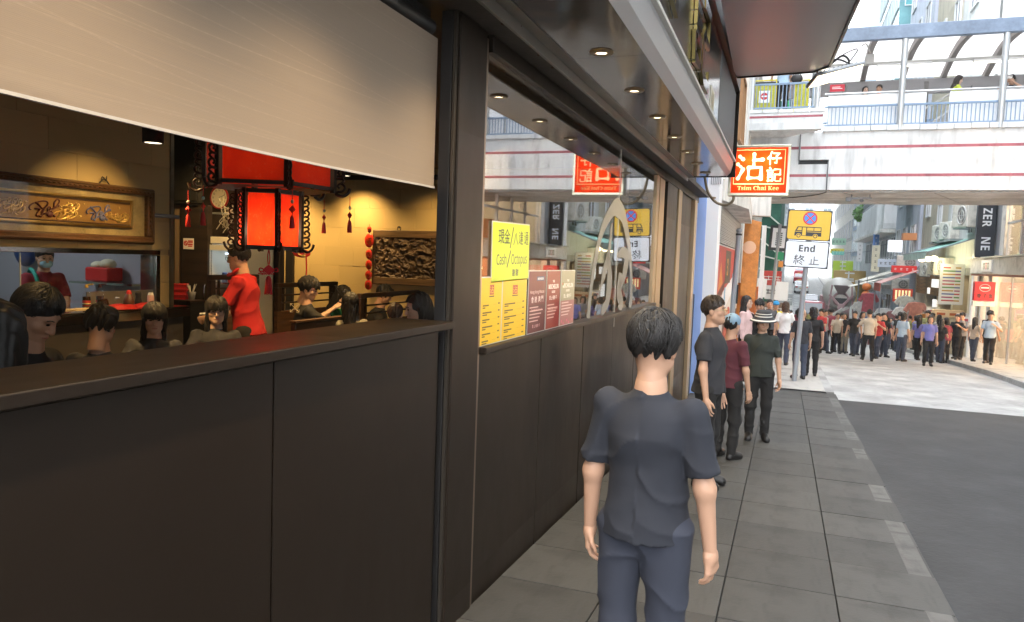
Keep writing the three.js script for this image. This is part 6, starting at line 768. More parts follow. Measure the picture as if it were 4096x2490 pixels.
// right row
{
  const WX = 7;
  const a = thing('cafe_building', 'right-hand corner building with an upstairs cafe, white band and glazed shop below', 'building', [0, 0, 0]);
  const wallM = pale(0.62, 0.61, 0.58);
  part(a, 'wall', bx(WX + 0.02, 5.2, 14, 16, 26, -33.2), wallM); part(a, 'wall', bx(WX + 0.02, -3, 14, 16, 5.18, -20.5), wallM); part(a, 'rear_wall', bx(11.9, -3, -20.5, 12.1, 5.18, -33.2), M([0.42, 0.2, 0.12], { roughness: 0.8 })); part(a, 'upper_floor', bx(WX + 0.1, 1.9, -20.5, 11.9, 2.2, -33.2), M([0.3, 0.27, 0.24])); part(a, 'end_wall', bx(WX + 0.02, -3, -33.0, 11.9, 5.18, -33.2), wallM); part(a, 'lower_floor', bx(WX + 0.1, -2.4, -20.5, 11.9, -1.75, -33.2), MT.concrete);
  part(a, 'white_band', bx(6.62, 1.68, -20.5, WX + 0.02, 2.24, -33.2, 0.02), MT.white); part(a, 'band_trim', bx(6.66, 1.6, -20.5, WX + 0.02, 1.675, -33.2), M([0.2, 0.02, 0.02], { roughness: 0.5 })); part(a, 'band_cap', bx(6.55, 2.245, -20.5, WX + 0.02, 2.3, -33.2), MT.greySteel);
  for (let z = -20.5; z > -30; z -= 1.55) { part(a, 'mullion', bx(WX - 0.02, 2.3, z, WX + 0.08, 5.18, z - 0.09), frameM); part(a, 'window_pane', bx(WX + 0.02, 2.32, z - 0.1, WX + 0.03, 5.16, z - 1.54), MT.pane); } part(a, 'transom', bx(WX - 0.02, 3.4, -20.5, WX + 0.06, 3.47, -30), frameM);
  part(a, 'stone_pier', bx(WX - 0.06, 2.3, -30.05, WX + 0.1, 5.18, -30.6), MT.white); part(a, 'stone_pier', bx(WX - 0.12, -2.4, -31.0, WX + 0.1, 1.6, -31.5, 0.02), MT.white); part(a, 'wall_panel', bx(WX, 2.3, -30.6, WX + 0.1, 5.18, -33.2), MT.greySteel);
  for (let z = -20.6; z > -30.9; z -= 2.08) { part(a, 'shop_mullion', bx(WX, -2, z, WX + 0.06, 1.6, z - 0.06), MT.greySteel); part(a, 'shop_pane', bx(WX + 0.02, -1.9, z - 0.07, WX + 0.03, 1.58, z - 2.06), MT.pane); } part(a, 'shop_pane', bx(WX + 0.03, -1.9, -31.55, WX + 0.04, 1.58, -33), MT.pane);
  part(a, 'inner_panel', bx(9.5, -1.7, -24, 9.6, 1.6, -32.5), M([0.6, 0.22, 0.12], { roughness: 0.7 })); part(a, 'cafe_sofa', [bx(7.6, 2.25, -23, 8.3, 3.1, -24.4, 0.06), bx(7.6, 2.25, -26, 8.3, 3.1, -27.4, 0.06)], M([0.4, 0.05, 0.03])); part(a, 'ceiling_disc', moved(new THREE.CylinderGeometry(0.55, 0.55, 0.08, 24).rotateZ(PI / 2), 11.85, 4.0, -22.6), M([0.66, 0.5, 0.25]));
  for (const [y, z, k] of [[4.7, -23, 1.2], [4.7, -26, 1.2], [4.7, -29, 1.0], [1.2, -25, 1.2], [1.2, -29, 1.2]]) { const f = part(a, 'pendant_lamp', [ball(9.2, y, z, 0.12, 0.12, 0.12)], glow([1, 0.75, 0.42], 5)); const L = new THREE.PointLight(new THREE.Color(1, 0.75, 0.45), 60 * k, 14, 2); L.position.set(9.2, y, z); L.shadow.radius = 5; L.castShadow = true; scene.add(L); }
  part(a, 'cafe_letters', (() => face(1.5, 0.9, WX + 0.012, 3.9, -27.9, -PI / 2))(), M([1, 1, 1], { alphaTest: 0.5, map: canvasTex(256, 160, (x) => { x.clearRect(0, 0, 256, 160); text(x, 'COFFEE', 128, 56, 56, '#f4efe2'); text(x, 'LOFT', 128, 116, 56, '#f4efe2'); }) }));
  const s = thing('blade_sign', 'tall dark grey blade sign reading ZER NE down the corner building', 'sign', [6.78, 3.34, -31.9]); part(s, 'board', bx(-0.42, -1.08, 0.28, 0.2, 1.08, 0.5, 0.03), M([0.09, 0.1, 0.115], { roughness: 0.4 }));
  const zdraw = (x, w, h) => { x.fillStyle = '#33383f'; x.fillRect(0, 0, w, h); x.save(); x.translate(w / 2, h / 2); x.rotate(PI / 2); text(x, 'ZER', -92, 0, 96, '#eef2f4'); text(x, 'NE', 138, 0, 96, '#eef2f4'); x.restore(); }; part(s, 'lettering', face(0.6, 2.1, -0.11, 0, 0.505), printed(146, 512, zdraw));
  const pl = thing('shop_plaque', 'white shop plaque with dark square characters on the white band', 'sign', [6.6, 1.96, -30.6]); part(pl, 'plate', cb(0, 0, 0, 0.04, 0.42, 1.5, 0.01), MT.whitePlain); part(pl, 'characters', face(1.4, 0.36, -0.024, 0, 0, -PI / 2), printed(256, 72, (x) => { x.fillStyle = '#ecebe8'; x.fillRect(0, 0, 256, 72); for (let i = 0; i < 3; i++) { x.fillStyle = i === 1 ? '#b02a30' : '#2b2320'; x.fillRect(52 + i * 52, 14, 46, 46); glyph(x, ['jin', 'mian', 'xiang'][i], 57 + i * 52, 19, 36, 4, '#e8dcd6'); } }));
  solo('drain_pipe', 'white drain pipe running down beside the blade sign', 'pipe', [bar([6.85, -2, -33.35], [6.85, 14, -33.35], 0.13, 12), bar([6.85, 2.3, -33.35], [6.85, 2.42, -33.35], 0.15, 12), bar([6.85, 4.3, -33.35], [6.85, 4.42, -33.35], 0.15, 12)], MT.whitePlain);
  const rsn = thing('red_sign', 'bright red projecting box sign with a white ring beside the stone pier', 'sign', [6.66, 1.06, -30.7]); rsn.scale.set(0.68, 0.68, 0.7); part(rsn, 'box', bx(-0.55, -0.5, -0.3, 0.4, 0.5, 0.1, 0.02), M([0.5, 0.02, 0.03], { roughness: 0.35 })); part(rsn, 'print', face(0.92, 0.96, -0.075, 0, 0.104), printed(128, 134, (x) => { x.fillStyle = '#c01e28'; x.fillRect(0, 0, 128, 134); x.strokeStyle = '#eab0b0'; x.lineWidth = 4; x.beginPath(); x.ellipse(64, 42, 34, 26, 0, 0, 7); x.stroke(); x.fillStyle = '#f2d6d6'; x.fillRect(38, 36, 52, 10); ['xiang', 'zi', 'mian'].forEach((k, i) => glyph(x, k, 14 + i * 36, 84, 30, 4, '#3a0a0e')); })); part(rsn, 'white_strip', bx(-0.58, -0.78, -0.3, 0.42, -0.53, 0.11, 0.01), MT.white);
  // R1
  const b = thing('grimy_building', 'grimy beige and grey old building hung with air conditioners on the right', 'building', [0, 0, 0]); const beige = pale(0.5, 0.45, 0.36), grey = pale(0.5, 0.51, 0.5);
  part(b, 'wall', bx(WX, 1.9, -33.5, 16, 34, -40.5), grey); part(b, 'wall', bx(WX + 0.03, 1.9, -40.5, 16, 34, -47.8), beige); for (const [z, y, w, h] of [[-35.4, 4.3, 1.0, 1.9], [-38.6, 4.6, 1.3, 1.9], [-42.6, 4.4, 0.9, 1.3], [-35.4, 7.6, 1.1, 1.6], [-38.6, 7.6, 1.1, 1.6], [-42.6, 7.6, 1.1, 1.6], [-46, 5.5, 1.1, 1.6]]) windowOn(b, 'x', z, y, w, h, z > -40.5 ? WX : WX + 0.03, M([0.04, 0.05, 0.055], { roughness: 0.15 }));
  for (const y of [14, 17.2, 20.4, 23.6, 26.8]) for (const z of [-35, -38, -41.8, -45.5]) windowOn(b, 'x', z, y, 1.3, 1.5, z > -40.5 ? WX : WX + 0.03); for (const y of [13.5, 16.6, 19.7, 22.8, 26]) for (const x of [8.2, 10.6, 13]) windowOn(b, 'z', x, y, 1.2, 1.5, -33.5); part(b, 'ledge', bx(WX - 0.5, 3.05, -36.8, WX, 3.15, -42), MT.concrete); part(b, 'shop_fascia', bx(WX - 0.25, 0.55, -37.9, WX, 1.55, -46.5, 0.02), M([0.36, 0.24, 0.13], { roughness: 0.6, map: rep(woodT, 0.4) })); part(b, 'shop_recess', bx(WX + 0.6, -3, -33.5, WX + 0.7, 1.9, -47.8), M([0.3, 0.2, 0.12], { roughness: 0.8 })); part(b, 'soffit', bx(WX, 1.6, -33.5, 9, 1.9, -47.8), MT.concrete);
  for (const z of [-34.2, -37.4, -40.8, -44.4, -47.6]) part(b, 'shop_pier', bx(WX - 0.1, -3.2, z, WX + 0.55, 1.6, z - 0.45), pale(0.58, 0.5, 0.38)); part(b, 'roller_gate', bx(WX + 0.3, -3, -41.4, WX + 0.34, 0.5, -44.3), M([0.04, 0.045, 0.055])); part(b, 'shop_logo', [moved(new THREE.CircleGeometry(0.32, 18).scale(0.8, 1.3, 1).rotateY(-PI / 2), WX - 0.256, 1.08, -39.1), face(1.9, 0.4, WX - 0.256, 1.15, -41.0, -PI / 2), face(0.8, 0.3, WX - 0.256, 0.75, -42.6, -PI / 2)], glow([1, 0.98, 0.95], 0.9)); part(b, 'lit_panel', bx(WX - 0.1, -0.35, -40.9, WX - 0.04, 0.35, -42.3), glow([1, 0.98, 0.95], 0.9));
  for (const [l, y, z, s] of [['left one of the paired grey air conditioners under the dark upper window', 3.5, -40.0, 1.25], ['right one of the paired grey air conditioners under the dark upper window', 3.55, -38.2, 1.25], ['largest air conditioner, high up beside the white drain pipe', 4.0, -34.9, 1.55], ['air conditioner standing on the brown shop fascia', 1.95, -38.8, 1.3], ['air conditioner second along the brown shop fascia', 1.95, -40.7, 1.2], ['small air conditioner at the far end of the brown shop fascia', 1.8, -43, 1.1]]) acUnit(l, WX - 0.32, y, z, s, -PI / 2 + 0.25);
  const aw = thing('awning', 'faded teal fabric awning with a drooping front edge and lit bulbs beneath', 'awning', [0, 0, 0]); const ag = new THREE.PlaneGeometry(1, 1, 12, 20), ap = ag.attributes.position; for (let i = 0; i < ap.count; i++) { const u = ap.getX(i) + 0.5, v = 0.5 - ap.getY(i); ap.setXYZ(i, 5.25 + 1.75 * u, 2.5 + 0.62 * u - 0.06 * Math.sin(u * PI), -34.4 - 6.2 * v); } ag.computeVertexNormals(); part(aw, 'canopy', ag, M([0.22, 0.46, 0.42], { roughness: 0.8, map: rep(grimeT, 1.4) })); part(aw, 'valance', bx(5.24, 2.2, -34.4, 5.255, 2.5, -40.6), M([0.4, 0.52, 0.5], { map: rep(grimeT, 0.6) })); part(aw, 'arm', [beam([5.28, 2.48, -34.4], [7, 3.1, -34.4], 0.05, 0.05), beam([5.28, 2.48, -40.6], [7, 3.1, -40.6], 0.05, 0.05), beam([5.26, 2.5, -34.4], [5.26, 2.5, -40.6], 0.05, 0.05)], MT.greySteel);
  for (const z of [-35.6, -37, -38.6]) { const bl = part(aw, 'lamp_bulb', ball(5.75, 2.25, z, 0.15, 0.12, 0.15), glow([1, 0.82, 0.5], 5)); const L = new THREE.PointLight(new THREE.Color(1, 0.82, 0.5), 6, 10, 2); L.position.set(5.75, 2.25, z); L.castShadow = true; L.shadow.radius = 5; scene.add(L); }
  const mp = thing('menu_board', 'large white menu poster board with coloured dishes under the teal awning', 'menu board', [6.5, 1.2, -35.8]); part(mp, 'board', cb(0, 0, 0, 0.9, 1.7, 0.06), MT.whitePlain); part(mp, 'print', face(0.86, 1.64, 0, 0, 0.034), printed(128, 250, (x) => { x.fillStyle = '#f2efe6'; x.fillRect(0, 0, 128, 250); const c = ['#c84a3a', '#6a9a50', '#c89a40', '#5a6aa0', '#b05070']; for (let i = 0; i < 11; i++) { x.fillStyle = c[i % 5]; x.fillRect(12, 16 + i * 21, 40 + (i * 29) % 60, 8); x.fillStyle = c[(i + 2) % 5]; x.fillRect(80, 16 + i * 21, 30, 8); } })); const mc = thing('counter_stall', 'cream takeaway counter front below the menu board', 'counter', [6.4, G(-35.6), -35.6]); part(mc, 'front', bx(-0.5, 0, -0.3, 0.55, 1.5, 0, 0.02), M([0.66, 0.58, 0.42], { map: rep(grimeT, 1) })); part(mc, 'sign_strip', bx(-0.55, 1.52, -0.32, 0.6, 1.85, 0.04, 0.02), M([0.72, 0.5, 0.3])); part(mc, 'lettering', face(1.0, 0.24, 0.02, 1.68, 0.046), printed(128, 32, (x) => { x.fillStyle = '#e8c89a'; x.fillRect(0, 0, 128, 32); x.fillStyle = '#c0602c'; x.fillRect(10, 9, 40, 14); x.fillRect(70, 9, 46, 14); }));
  for (const [l, x, y, z, w, h] of [['white sheet notice pasted on the right pier by the counter', 6.6, -0.5, -33.6, 0.5, 1.2], ['pale grey notice pasted beside the counter stall', 5.95, -0.2, -36.2, 0.5, 0.8]]) { const n = thing('pavement_board', l, 'notice board', [x, y, z]); part(n, 'board', cb(0, 0, 0, w, h, 0.04, 0.01), MT.white); part(n, 'print', face(w * 0.8, h * 0.8, 0, 0, 0.023), printed(64, 96, (q) => { q.fillStyle = '#eceae6'; q.fillRect(0, 0, 64, 96); q.fillStyle = '#c05a60'; q.fillRect(6, 8, 52, 10); q.fillStyle = '#8a8a8a'; for (let i = 0; i < 7; i++) q.fillRect(8, 26 + i * 9, 30 + (i * 13) % 20, 4); })); part(n, 'leg', [bar([-w * 0.4, -h / 2, 0], [-w * 0.4, G(z) - y, 0], 0.02, 6), bar([w * 0.4, -h / 2, 0], [w * 0.4, G(z) - y, 0], 0.02, 6)], MT.greySteel); }
  // R2 and beyond
  const c = thing('lavender_building', 'pale lavender grey building with hanging window boxes on the right', 'building', [0, 0, 0]); part(c, 'wall', bx(WX - 0.1, -4, -48, 16, 38, -58), pale(0.5, 0.53, 0.62)); for (const y of [3.6, 6.8, 10, 13.2, 16.4, 19.6, 22.8, 26]) for (const z of [-50, -53.2, -56.2]) windowOn(c, 'x', z, y, 1.5, 1.6, WX - 0.1); for (const y of [16, 19.2, 22.4, 25.6]) for (const x of [8.2, 11]) windowOn(c, 'z', x, y, 1.5, 1.6, -48); part(c, 'hanging_box', bx(WX - 0.8, 5.9, -50.5, WX - 0.1, 8, -54), M([0.3, 0.33, 0.35], { map: rep(grimeT, 0.5) })); part(c, 'lit_sign', bx(5.55, 2.8, -49.4, 6.3, 3.5, -49.9, 0.03), glow([0.9, 0.92, 1], 0.95)); part(c, 'orange_sign', bx(6.2, 3.5, -48.6, 6.9, 3.9, -49.4), M([0.6, 0.25, 0.1]));
  for (const [l, y, z, s] of [['dark air conditioner beside the white lit sign far up the street', 2.2, -48.6, 1.3], ['lower air conditioner under the red letters far up the street', 0.9, -50.6, 1.2]]) acUnit(l, WX - 0.5, y, z, s, -0.2);
  const d = thing('balcony_building', 'grey terraced building with a white balcony box and plants', 'building', [0, 0, 0]); part(d, 'wall', bx(WX, -5, -58.2, 14, 5.2, -84), pale(0.52, 0.54, 0.55)); part(d, 'balcony', bx(WX - 0.9, 4.6, -58.2, WX, 6.8, -80, 0.05), pale(0.72, 0.72, 0.72)); part(d, 'balcony_sill', bx(WX - 1.05, 4.35, -58.2, WX, 4.58, -80), MT.white); for (let z = -59.5; z > -80; z -= 3) windowOn(d, 'x', z, 3.2, 2.3, 1.7, WX, M([0.24, 0.27, 0.29], { roughness: 0.2 })); for (let z = -60; z > -80; z -= 4) windowOn(d, 'x', z, -1.2, 2.8, 2.4, WX, M([0.1, 0.1, 0.11], { roughness: 0.2 })); part(d, 'lower_canopy', bx(WX - 0.9, 0.4, -58.2, WX, 0.7, -82), MT.white);
  const rl = []; for (let z = -58.6; z > -80; z -= 0.7) rl.push(bx(WX - 0.86, 6.8, z, WX - 0.8, 7.9, z - 0.06)); for (const y of [7.1, 7.4, 7.7, 7.9]) rl.push(bx(WX - 0.86, y, -58.6, WX - 0.8, y + 0.05, -80)); part(d, 'roof_fence', rl, MT.greySteel); { const pl2 = thing('roof_plant', 'light green bush at the end of the white balcony box', 'plant', [WX - 0.6, 6.1, -76]), lv = []; for (let i = 0; i < 420; i++) { const q = new THREE.PlaneGeometry(0.3, 0.2); q.rotateX(rr(0, 3)); q.rotateY(rr(0, 6)); const r = Math.cbrt(rnd()), a = rr(0, 6.3), b2 = Math.acos(rr(-1, 1)); q.translate(1.0 * r * Math.sin(b2) * Math.cos(a), 0.8 + 0.9 * r * Math.cos(b2), 1.5 * r * Math.sin(b2) * Math.sin(a)); lv.push(q); } part(pl2, 'foliage', lv, M([0.2, 0.36, 0.12])); part(pl2, 'stem', [bar([0, 0, 0], [0, 1, 0], 0.06, 6), bar([0, 0.3, 0], [0.3, 1.1, 0.5], 0.04, 5), bar([0, 0.3, 0], [-0.2, 1.1, -0.6], 0.04, 5)], MT.brownWood); }
  block('teal_tower', 'glassy teal tower rising behind the footbridge roof', 'tower', 6.6, 15, -62, -76, 5, 50, M([0.2, 0.42, 0.44], { roughness: 0.2, map: rep(mottleT, 0.1) }), { rows: [22, 25, 28, 31, 34, 37], zf: true, xf: 'x', glass: winTeal, w: 2.0, hh: 2.0, gap: 2.3 });
  block('teal_block', 'far block with stacked teal windows between pale walls down the street', 'building', 7.2, 16, -84.5, -100, -5, 40, pale(0.5, 0.58, 0.7), { rows: [2, 5, 8, 11, 14], xf: 'x', glass: winTeal, w: 3.0, hh: 2.4, gap: 3.4 }); block('pale_block', 'far cream tower with small windows at the end of the street', 'building', 7.5, 18, -101, -150, -4, 46, pale(0.7, 0.68, 0.62), { rows: [3, 7, 11, 15, 19, 23], xf: 'x', w: 2.6, hh: 2.2, gap: 5 });
  block('end_building', 'hazy white building closing the far end of the street', 'building', -8, 22, -236, -250, 2, 46, pale(0.72, 0.74, 0.76), { rows: [12, 18, 24, 30], zf: true, w: 2.2, hh: 2.6, gap: 5 });
  // street stall goods
  const slope = (x0, y0, x1, y1, z0, z1) => { const g = bx(0, -0.02, z0, Math.hypot(x1 - x0, y1 - y0), 0.02, z1); g.rotateZ(Math.atan2(y1 - y0, x1 - x0)); g.translate(x0, y0, 0); return g; };
  const pk = thing('awning', 'faded pink-red fabric awning over the clothes stalls', 'awning', [0, 0, 0]); part(pk, 'canopy', slope(4.95, 0.95, 6.85, 1.75, -46.6, -49.6), M([0.6, 0.36, 0.34], { roughness: 0.8, map: rep(grimeT, 0.6) })); part(pk, 'valance', bx(4.94, 0.5, -46.6, 4.97, 0.94, -49.6), M([0.55, 0.09, 0.05])); part(pk, 'post', [bar([5, -3, -46.7], [5, 0.95, -46.7], 0.04, 6), bar([5, -3, -49.5], [5, 0.95, -49.5], 0.04, 6)], MT.greySteel);
  const wa = thing('awning', 'off-white tilted canvas awning left of the pink-red one', 'awning', [0, 0, 0]); part(wa, 'canopy', [slope(4.7, 0.95, 6.9, 1.75, -54, -58), slope(4.3, 0.45, 6.6, 1.15, -58.4, -61)], M([0.68, 0.66, 0.6], { map: rep(grimeT, 0.5) })); part(wa, 'post', bar([4.75, -3.2, -57.5], [4.75, 1, -57.5], 0.05, 6), MT.greySteel);
  const ys = thing('yellow_sign', 'red sign with yellow upright characters over the clothes stalls', 'sign', [6.1, 0.35, -46.5]); ys.scale.set(0.66, 0.66, 1); part(ys, 'board', bx(-0.75, -0.55, -0.06, 0.75, 0.55, 0, 0.02), M([0.55, 0.06, 0.03])); part(ys, 'characters', [-0.5, -0.25, 0, 0.25, 0.5].map((x) => cb(x, 0.04, 0.014, 0.14, 0.75, 0.02)), glow([1, 0.75, 0.1], 0.7));
  const items = [[0.75, 0.74, 0.72], [0.6, 0.25, 0.2], [0.15, 0.18, 0.4], [0.7, 0.5, 0.4], [0.72, 0.3, 0.1], [0.3, 0.12, 0.12], [0.6, 0.58, 0.5], [0.5, 0.1, 0.12], [0.3, 0.32, 0.36], [0.75, 0.72, 0.66]];
  const names = ['white', 'dull red', 'navy blue', 'peach', 'orange', 'maroon', 'beige', 'crimson', 'slate grey', 'cream'];
  const spots = [[5.3, -0.5, -47], [6.2, -0.6, -46.5], [4.6, -1.2, -49.5], [5.0, -1.3, -46.5], [5.7, -1.5, -46], [4.9, -1.9, -47.5], [5.5, -2.0, -45.4], [6.0, -1.9, -44.8], [5.9, -0.9, -45.2], [6.4, -1.4, -43.8], [5.6, -0.2, -42.6], [6.1, 0.1, -41.8], [5.4, -1.0, -42.2], [5.9, -1.3, -41.2], [6.3, -0.4, -40.6], [5.5, -0.5, -44.2], [6.0, 0.3, -44.8], [4.8, 0.2, -50.5], [5.3, 0.3, -51.5], [4.5, -0.4, -52]];
  spots.forEach(([x, y, z], i) => { const g = thing('hanging_garment', `${names[i % 10]} garment hung ${i < 5 ? 'high among the stall clothes' : i < 10 ? 'low among the stall clothes' : i < 15 ? 'in front of the brown shop fascia' : 'by the edge of the pink-red awning'}`, 'garment', [x, y, z], rr(-0.5, 0.5), 'garments hung at the clothes stalls'); const s = rr(0.9, 1.2), sh = new THREE.Shape([[-0.32, 0], [-0.5, -0.3], [-0.38, -0.38], [-0.26, -0.2], [-0.3, -0.9], [0.3, -0.9], [0.26, -0.2], [0.38, -0.38], [0.5, -0.3], [0.32, 0], [0.1, 0.04], [-0.1, 0.04]].map(([a, b_]) => new THREE.Vector2(a * s, b_ * s))); part(g, 'cloth', new THREE.ExtrudeGeometry(sh, { depth: 0.07, bevelEnabled: true, bevelSize: 0.03, bevelThickness: 0.03, bevelSegments: 2 }), M(items[i % 10], { roughness: 0.85, map: rep(mottleT, 1.2) })); part(g, 'hanger', tube([[-0.2, 0.02, 0.03], [0, 0.14, 0.03], [0.2, 0.02, 0.03], [0, 0.14, 0.03], [0.02, 0.24, 0.03]], 0.012, 20, 5), MT.greySteel); });
  [['pink and white bag bundle hung at the stall edge', 6.25, -1.2, -41.8, 0.42, [0.72, 0.5, 0.48]], ['green toy bag at the stall edge', 6.4, -1.25, -40.9, 0.2, [0.2, 0.6, 0.06]]].forEach(([l, x, y, z, r, c2]) => { const g = new THREE.SphereGeometry(1, 28, 18), p = g.attributes.position; for (let i = 0; i < p.count; i++) { const a = p.getX(i), b3 = p.getY(i), e = p.getZ(i), n = 0.8 + 0.4 * fbm(a * 2 + 7, b3 * 2 + e + 7, 64, 15, 3); p.setXYZ(i, a * r * n * 1.15, b3 * r * n * (b3 > 0 ? 1.2 : 0.8), e * r * n * 0.8); } g.computeVertexNormals(); const b4 = thing('bag_bundle', l, 'bag', [x, y, z]); part(b4, 'bag', g, M(c2, { roughness: 0.4 })); part(b4, 'tie', bar([0, r * 0.9, 0], [0, r * 1.6, 0], 0.02, 5), MT.greySteel); });
  const lan = thing('string_lanterns', 'two stacked orange paper lanterns hung at the far stalls', 'lantern', [4.95, 0.8, -54]); lan.scale.set(0.7, 0.7, 0.7); for (const y of [-0.3, -1.0]) part(lan, 'paper_globe', ball(0, y, 0, 0.42, 0.34, 0.42), M([0.72, 0.22, 0.06], { roughness: 0.7 })); part(lan, 'cord', bar([0, 0.6, 0], [0, -1.3, 0], 0.02, 5), MT.black);
  for (const [l, x0, x1, y0, y1, z, col] of [['white and blue shop sign over the stalls, below the lit white sign', 5.3, 6.4, 1.9, 2.4, -52, [0.6, 0.65, 0.75]], ['narrow upright blue sign far up on the right', 5.9, 6.3, 2.6, 4.4, -62, [0.1, 0.2, 0.45]], ['narrow upright white sign beyond the blue one', 5.5, 5.9, 2.4, 4.0, -70, [0.7, 0.7, 0.7]], ['small red projecting sign far along the left kerb', -1.0, -0.2, 0.9, 1.5, -33, [0.5, 0.06, 0.05]], ['white projecting sign under the green mesh', -0.9, 0.1, 0.2, 0.9, -36, [0.7, 0.7, 0.7]], ['brown projecting sign under the white one at the left kerb', -1.0, 0.0, -0.7, 0.0, -37.5, [0.25, 0.16, 0.1]], ['grey metal shop sign low at the far left kerb', -0.5, 0.4, -0.6, 0.1, -48, [0.4, 0.42, 0.44]], ['cream upright sign high beside the balcony building', 5.4, 5.9, 1.6, 3.4, -57, [0.66, 0.6, 0.45]], ['pale green sign between the far towers', 4.8, 6.4, 4.6, 5.4, -98, [0.4, 0.6, 0.45]], ['yellow and lime sign panel high across the far street', 4.6, 6.6, 0.6, 2.6, -88, [0.45, 0.6, 0.05]], ['tan hoarding behind the mixer truck', 4.2, 7.0, -1.6, 1.6, -78, [0.5, 0.34, 0.12]], ['red lettered sign far up on the right', 5.6, 6.9, 1.6, 2.0, -47.9, [0.7, 0.03, 0.03]], ['pink street sign far along the left kerb', -0.6, 0.2, -1.2, -0.5, -56, [0.5, 0.12, 0.3]], ['mint green sign over the far road', 4.6, 5.9, 3.3, 3.7, -92, [0.2, 0.6, 0.5]], ['small yellow lit sign far up the street', 4.6, 6.1, 3.5, 4.1, -95.5, [0.75, 0.6, 0.05]]]) { const s2 = thing('street_sign', l, 'sign', [(x0 + x1) / 2, (y0 + y1) / 2, z]); part(s2, 'board', cb(0, 0, 0, x1 - x0, y1 - y0, 0.2, 0.02), M(col, { roughness: 0.5 })); part(s2, 'lettering', [...Array(4)].flatMap((_, i) => { const W = x1 - x0, H = y1 - y0, wide = W > H, c = wide ? [(-0.34 + i * 0.23) * W, 0] : [0, (0.34 - i * 0.23) * H], u = Math.min(W, H) * (wide ? 0.3 : 0.3); return [cb(c[0], c[1] + u * 0.3, 0.105, u, u * 0.16, 0.02), cb(c[0], c[1] - u * 0.35, 0.105, u * 0.9, u * 0.16, 0.02), cb(c[0] - u * 0.1, c[1], 0.105, u * 0.16, u, 0.02)]; }), (col[0] + col[1] + col[2]) / 3 > 0.45 ? MT.black : MT.whitePlain).userData.kind = 'stuff'; part(s2, 'bracket', beam([x0 > 0 ? (x1 - x0) / 2 : -(x1 - x0) / 2, 0, -0.05], [x0 > 0 ? 7 - (x0 + x1) / 2 : -1.6, 0.2, -0.05], 0.06, 0.06), MT.greySteel); }
}
// ---------------------------------------------------------------- vehicles
function wheelSet(t, list, r, w) { for (const [x, z, y0] of list) { const g = moved(new THREE.CylinderGeometry(r, r, w, 18).rotateZ(PI / 2), x, y0 + r, z), m = part(t, 'wheel', g, M([0.015, 0.015, 0.015])); part(m, 'rim', moved(new THREE.CylinderGeometry(r * 0.55, r * 0.55, w + 0.02, 14).rotateZ(PI / 2), x, y0 + r, z), MT.greySteel); } }
{
  const z = -63, y = G(z) - 0.13, t = thing('mixer_truck', 'grey concrete mixer truck seen from behind with amber tail lights', 'truck', [4.05, y, z]);
  const drumM = M([0.66, 0.65, 0.62], { roughness: 0.5, map: rep(grimeT, 0.4) }), red = M([0.42, 0.27, 0.27], { roughness: 0.5 });
  const drum = lathe([[0, -0.4], [0.55, -0.4], [0.62, -0.1], [0.8, 0.4], [1.22, 1.6], [1.25, 2.6], [1.0, 3.6], [0.4, 4.0], [0, 4.0]], 30); drum.rotateX(-PI / 2 + 0.22); drum.translate(0, 2.75, -0.9); part(t, 'drum', drum, drumM); part(t, 'drum_mouth', moved(new THREE.TorusGeometry(0.52, 0.09, 8, 24).rotateX(-0.22), 0, 2.87, -0.45), red); part(t, 'drum_opening', moved(new THREE.CircleGeometry(0.48, 22).rotateX(-0.22), 0, 2.87, -0.43), MT.black);
  const hp = new THREE.CylinderGeometry(0.85, 0.3, 0.7, 4, 1, true); hp.rotateY(PI / 4); hp.scale(1, 1, 0.7); hp.translate(0, 3.6, -0.25); part(t, 'hopper', hp, M([0.26, 0.2, 0.2], { roughness: 0.6 })); part(t, 'hopper_frame', [beam([-0.85, 3.2, -0.2], [-0.12, 2.4, 0.05], 0.16, 0.16), beam([0.85, 3.2, -0.2], [0.12, 2.4, 0.05], 0.16, 0.16), beam([-0.7, 3.95, -0.1], [-0.95, 1.3, -0.4], 0.12, 0.12), beam([0.7, 3.95, -0.1], [0.95, 1.3, -0.4], 0.12, 0.12), cb(0, 2.3, 0.08, 0.5, 0.45, 0.2, 0.03)], red); part(t, 'chute', [beam([0.1, 2.2, 0.2], [-1.0, 1.25, 0.25], 0.5, 0.12), beam([0.55, 2.3, 0.1], [-0.9, 1.45, 0.3], 0.1, 0.2)], drumM);
  part(t, 'chassis', [bx(-1.2, 0.65, -7.5, 1.2, 1.05, 0, 0.03)], MT.black); for (const q of [-1.25, 0.65]) part(t, 'mudguard', bx(q, 0.6, -1.9, q + 0.6, 1.35, -0.1, 0.05), M([0.3, 0.3, 0.3])); part(t, 'cab', bx(-1.2, 0.8, -9.4, 1.2, 2.9, -7.4, 0.1), red); for (const s of [-1, 1]) { const h = part(t, 'tail_light', cb(s * 0.95, 0.98, 0.02, 0.5, 0.2, 0.05, 0.02), M([0.4, 0.03, 0.02], { roughness: 0.3 })); part(h, 'amber_lamp', ball(s * 0.85, 0.98, 0.05, 0.12, 0.1, 0.03), glow([1, 0.25, 0.03], 2.5)); } const np = part(t, 'number_plate', cb(0, 0.95, 0.02, 0.6, 0.16, 0.03), M([0.7, 0.5, 0.05])); part(t, 'bumper', cb(0, 0.62, 0.02, 2.3, 0.12, 0.12), MT.greySteel); wheelSet(t, [[-0.95, -1, 0], [0.95, -1, 0], [-0.95, -2.4, 0], [0.95, -2.4, 0], [-0.95, -8.3, 0], [0.95, -8.3, 0]], 0.5, 0.5);
}
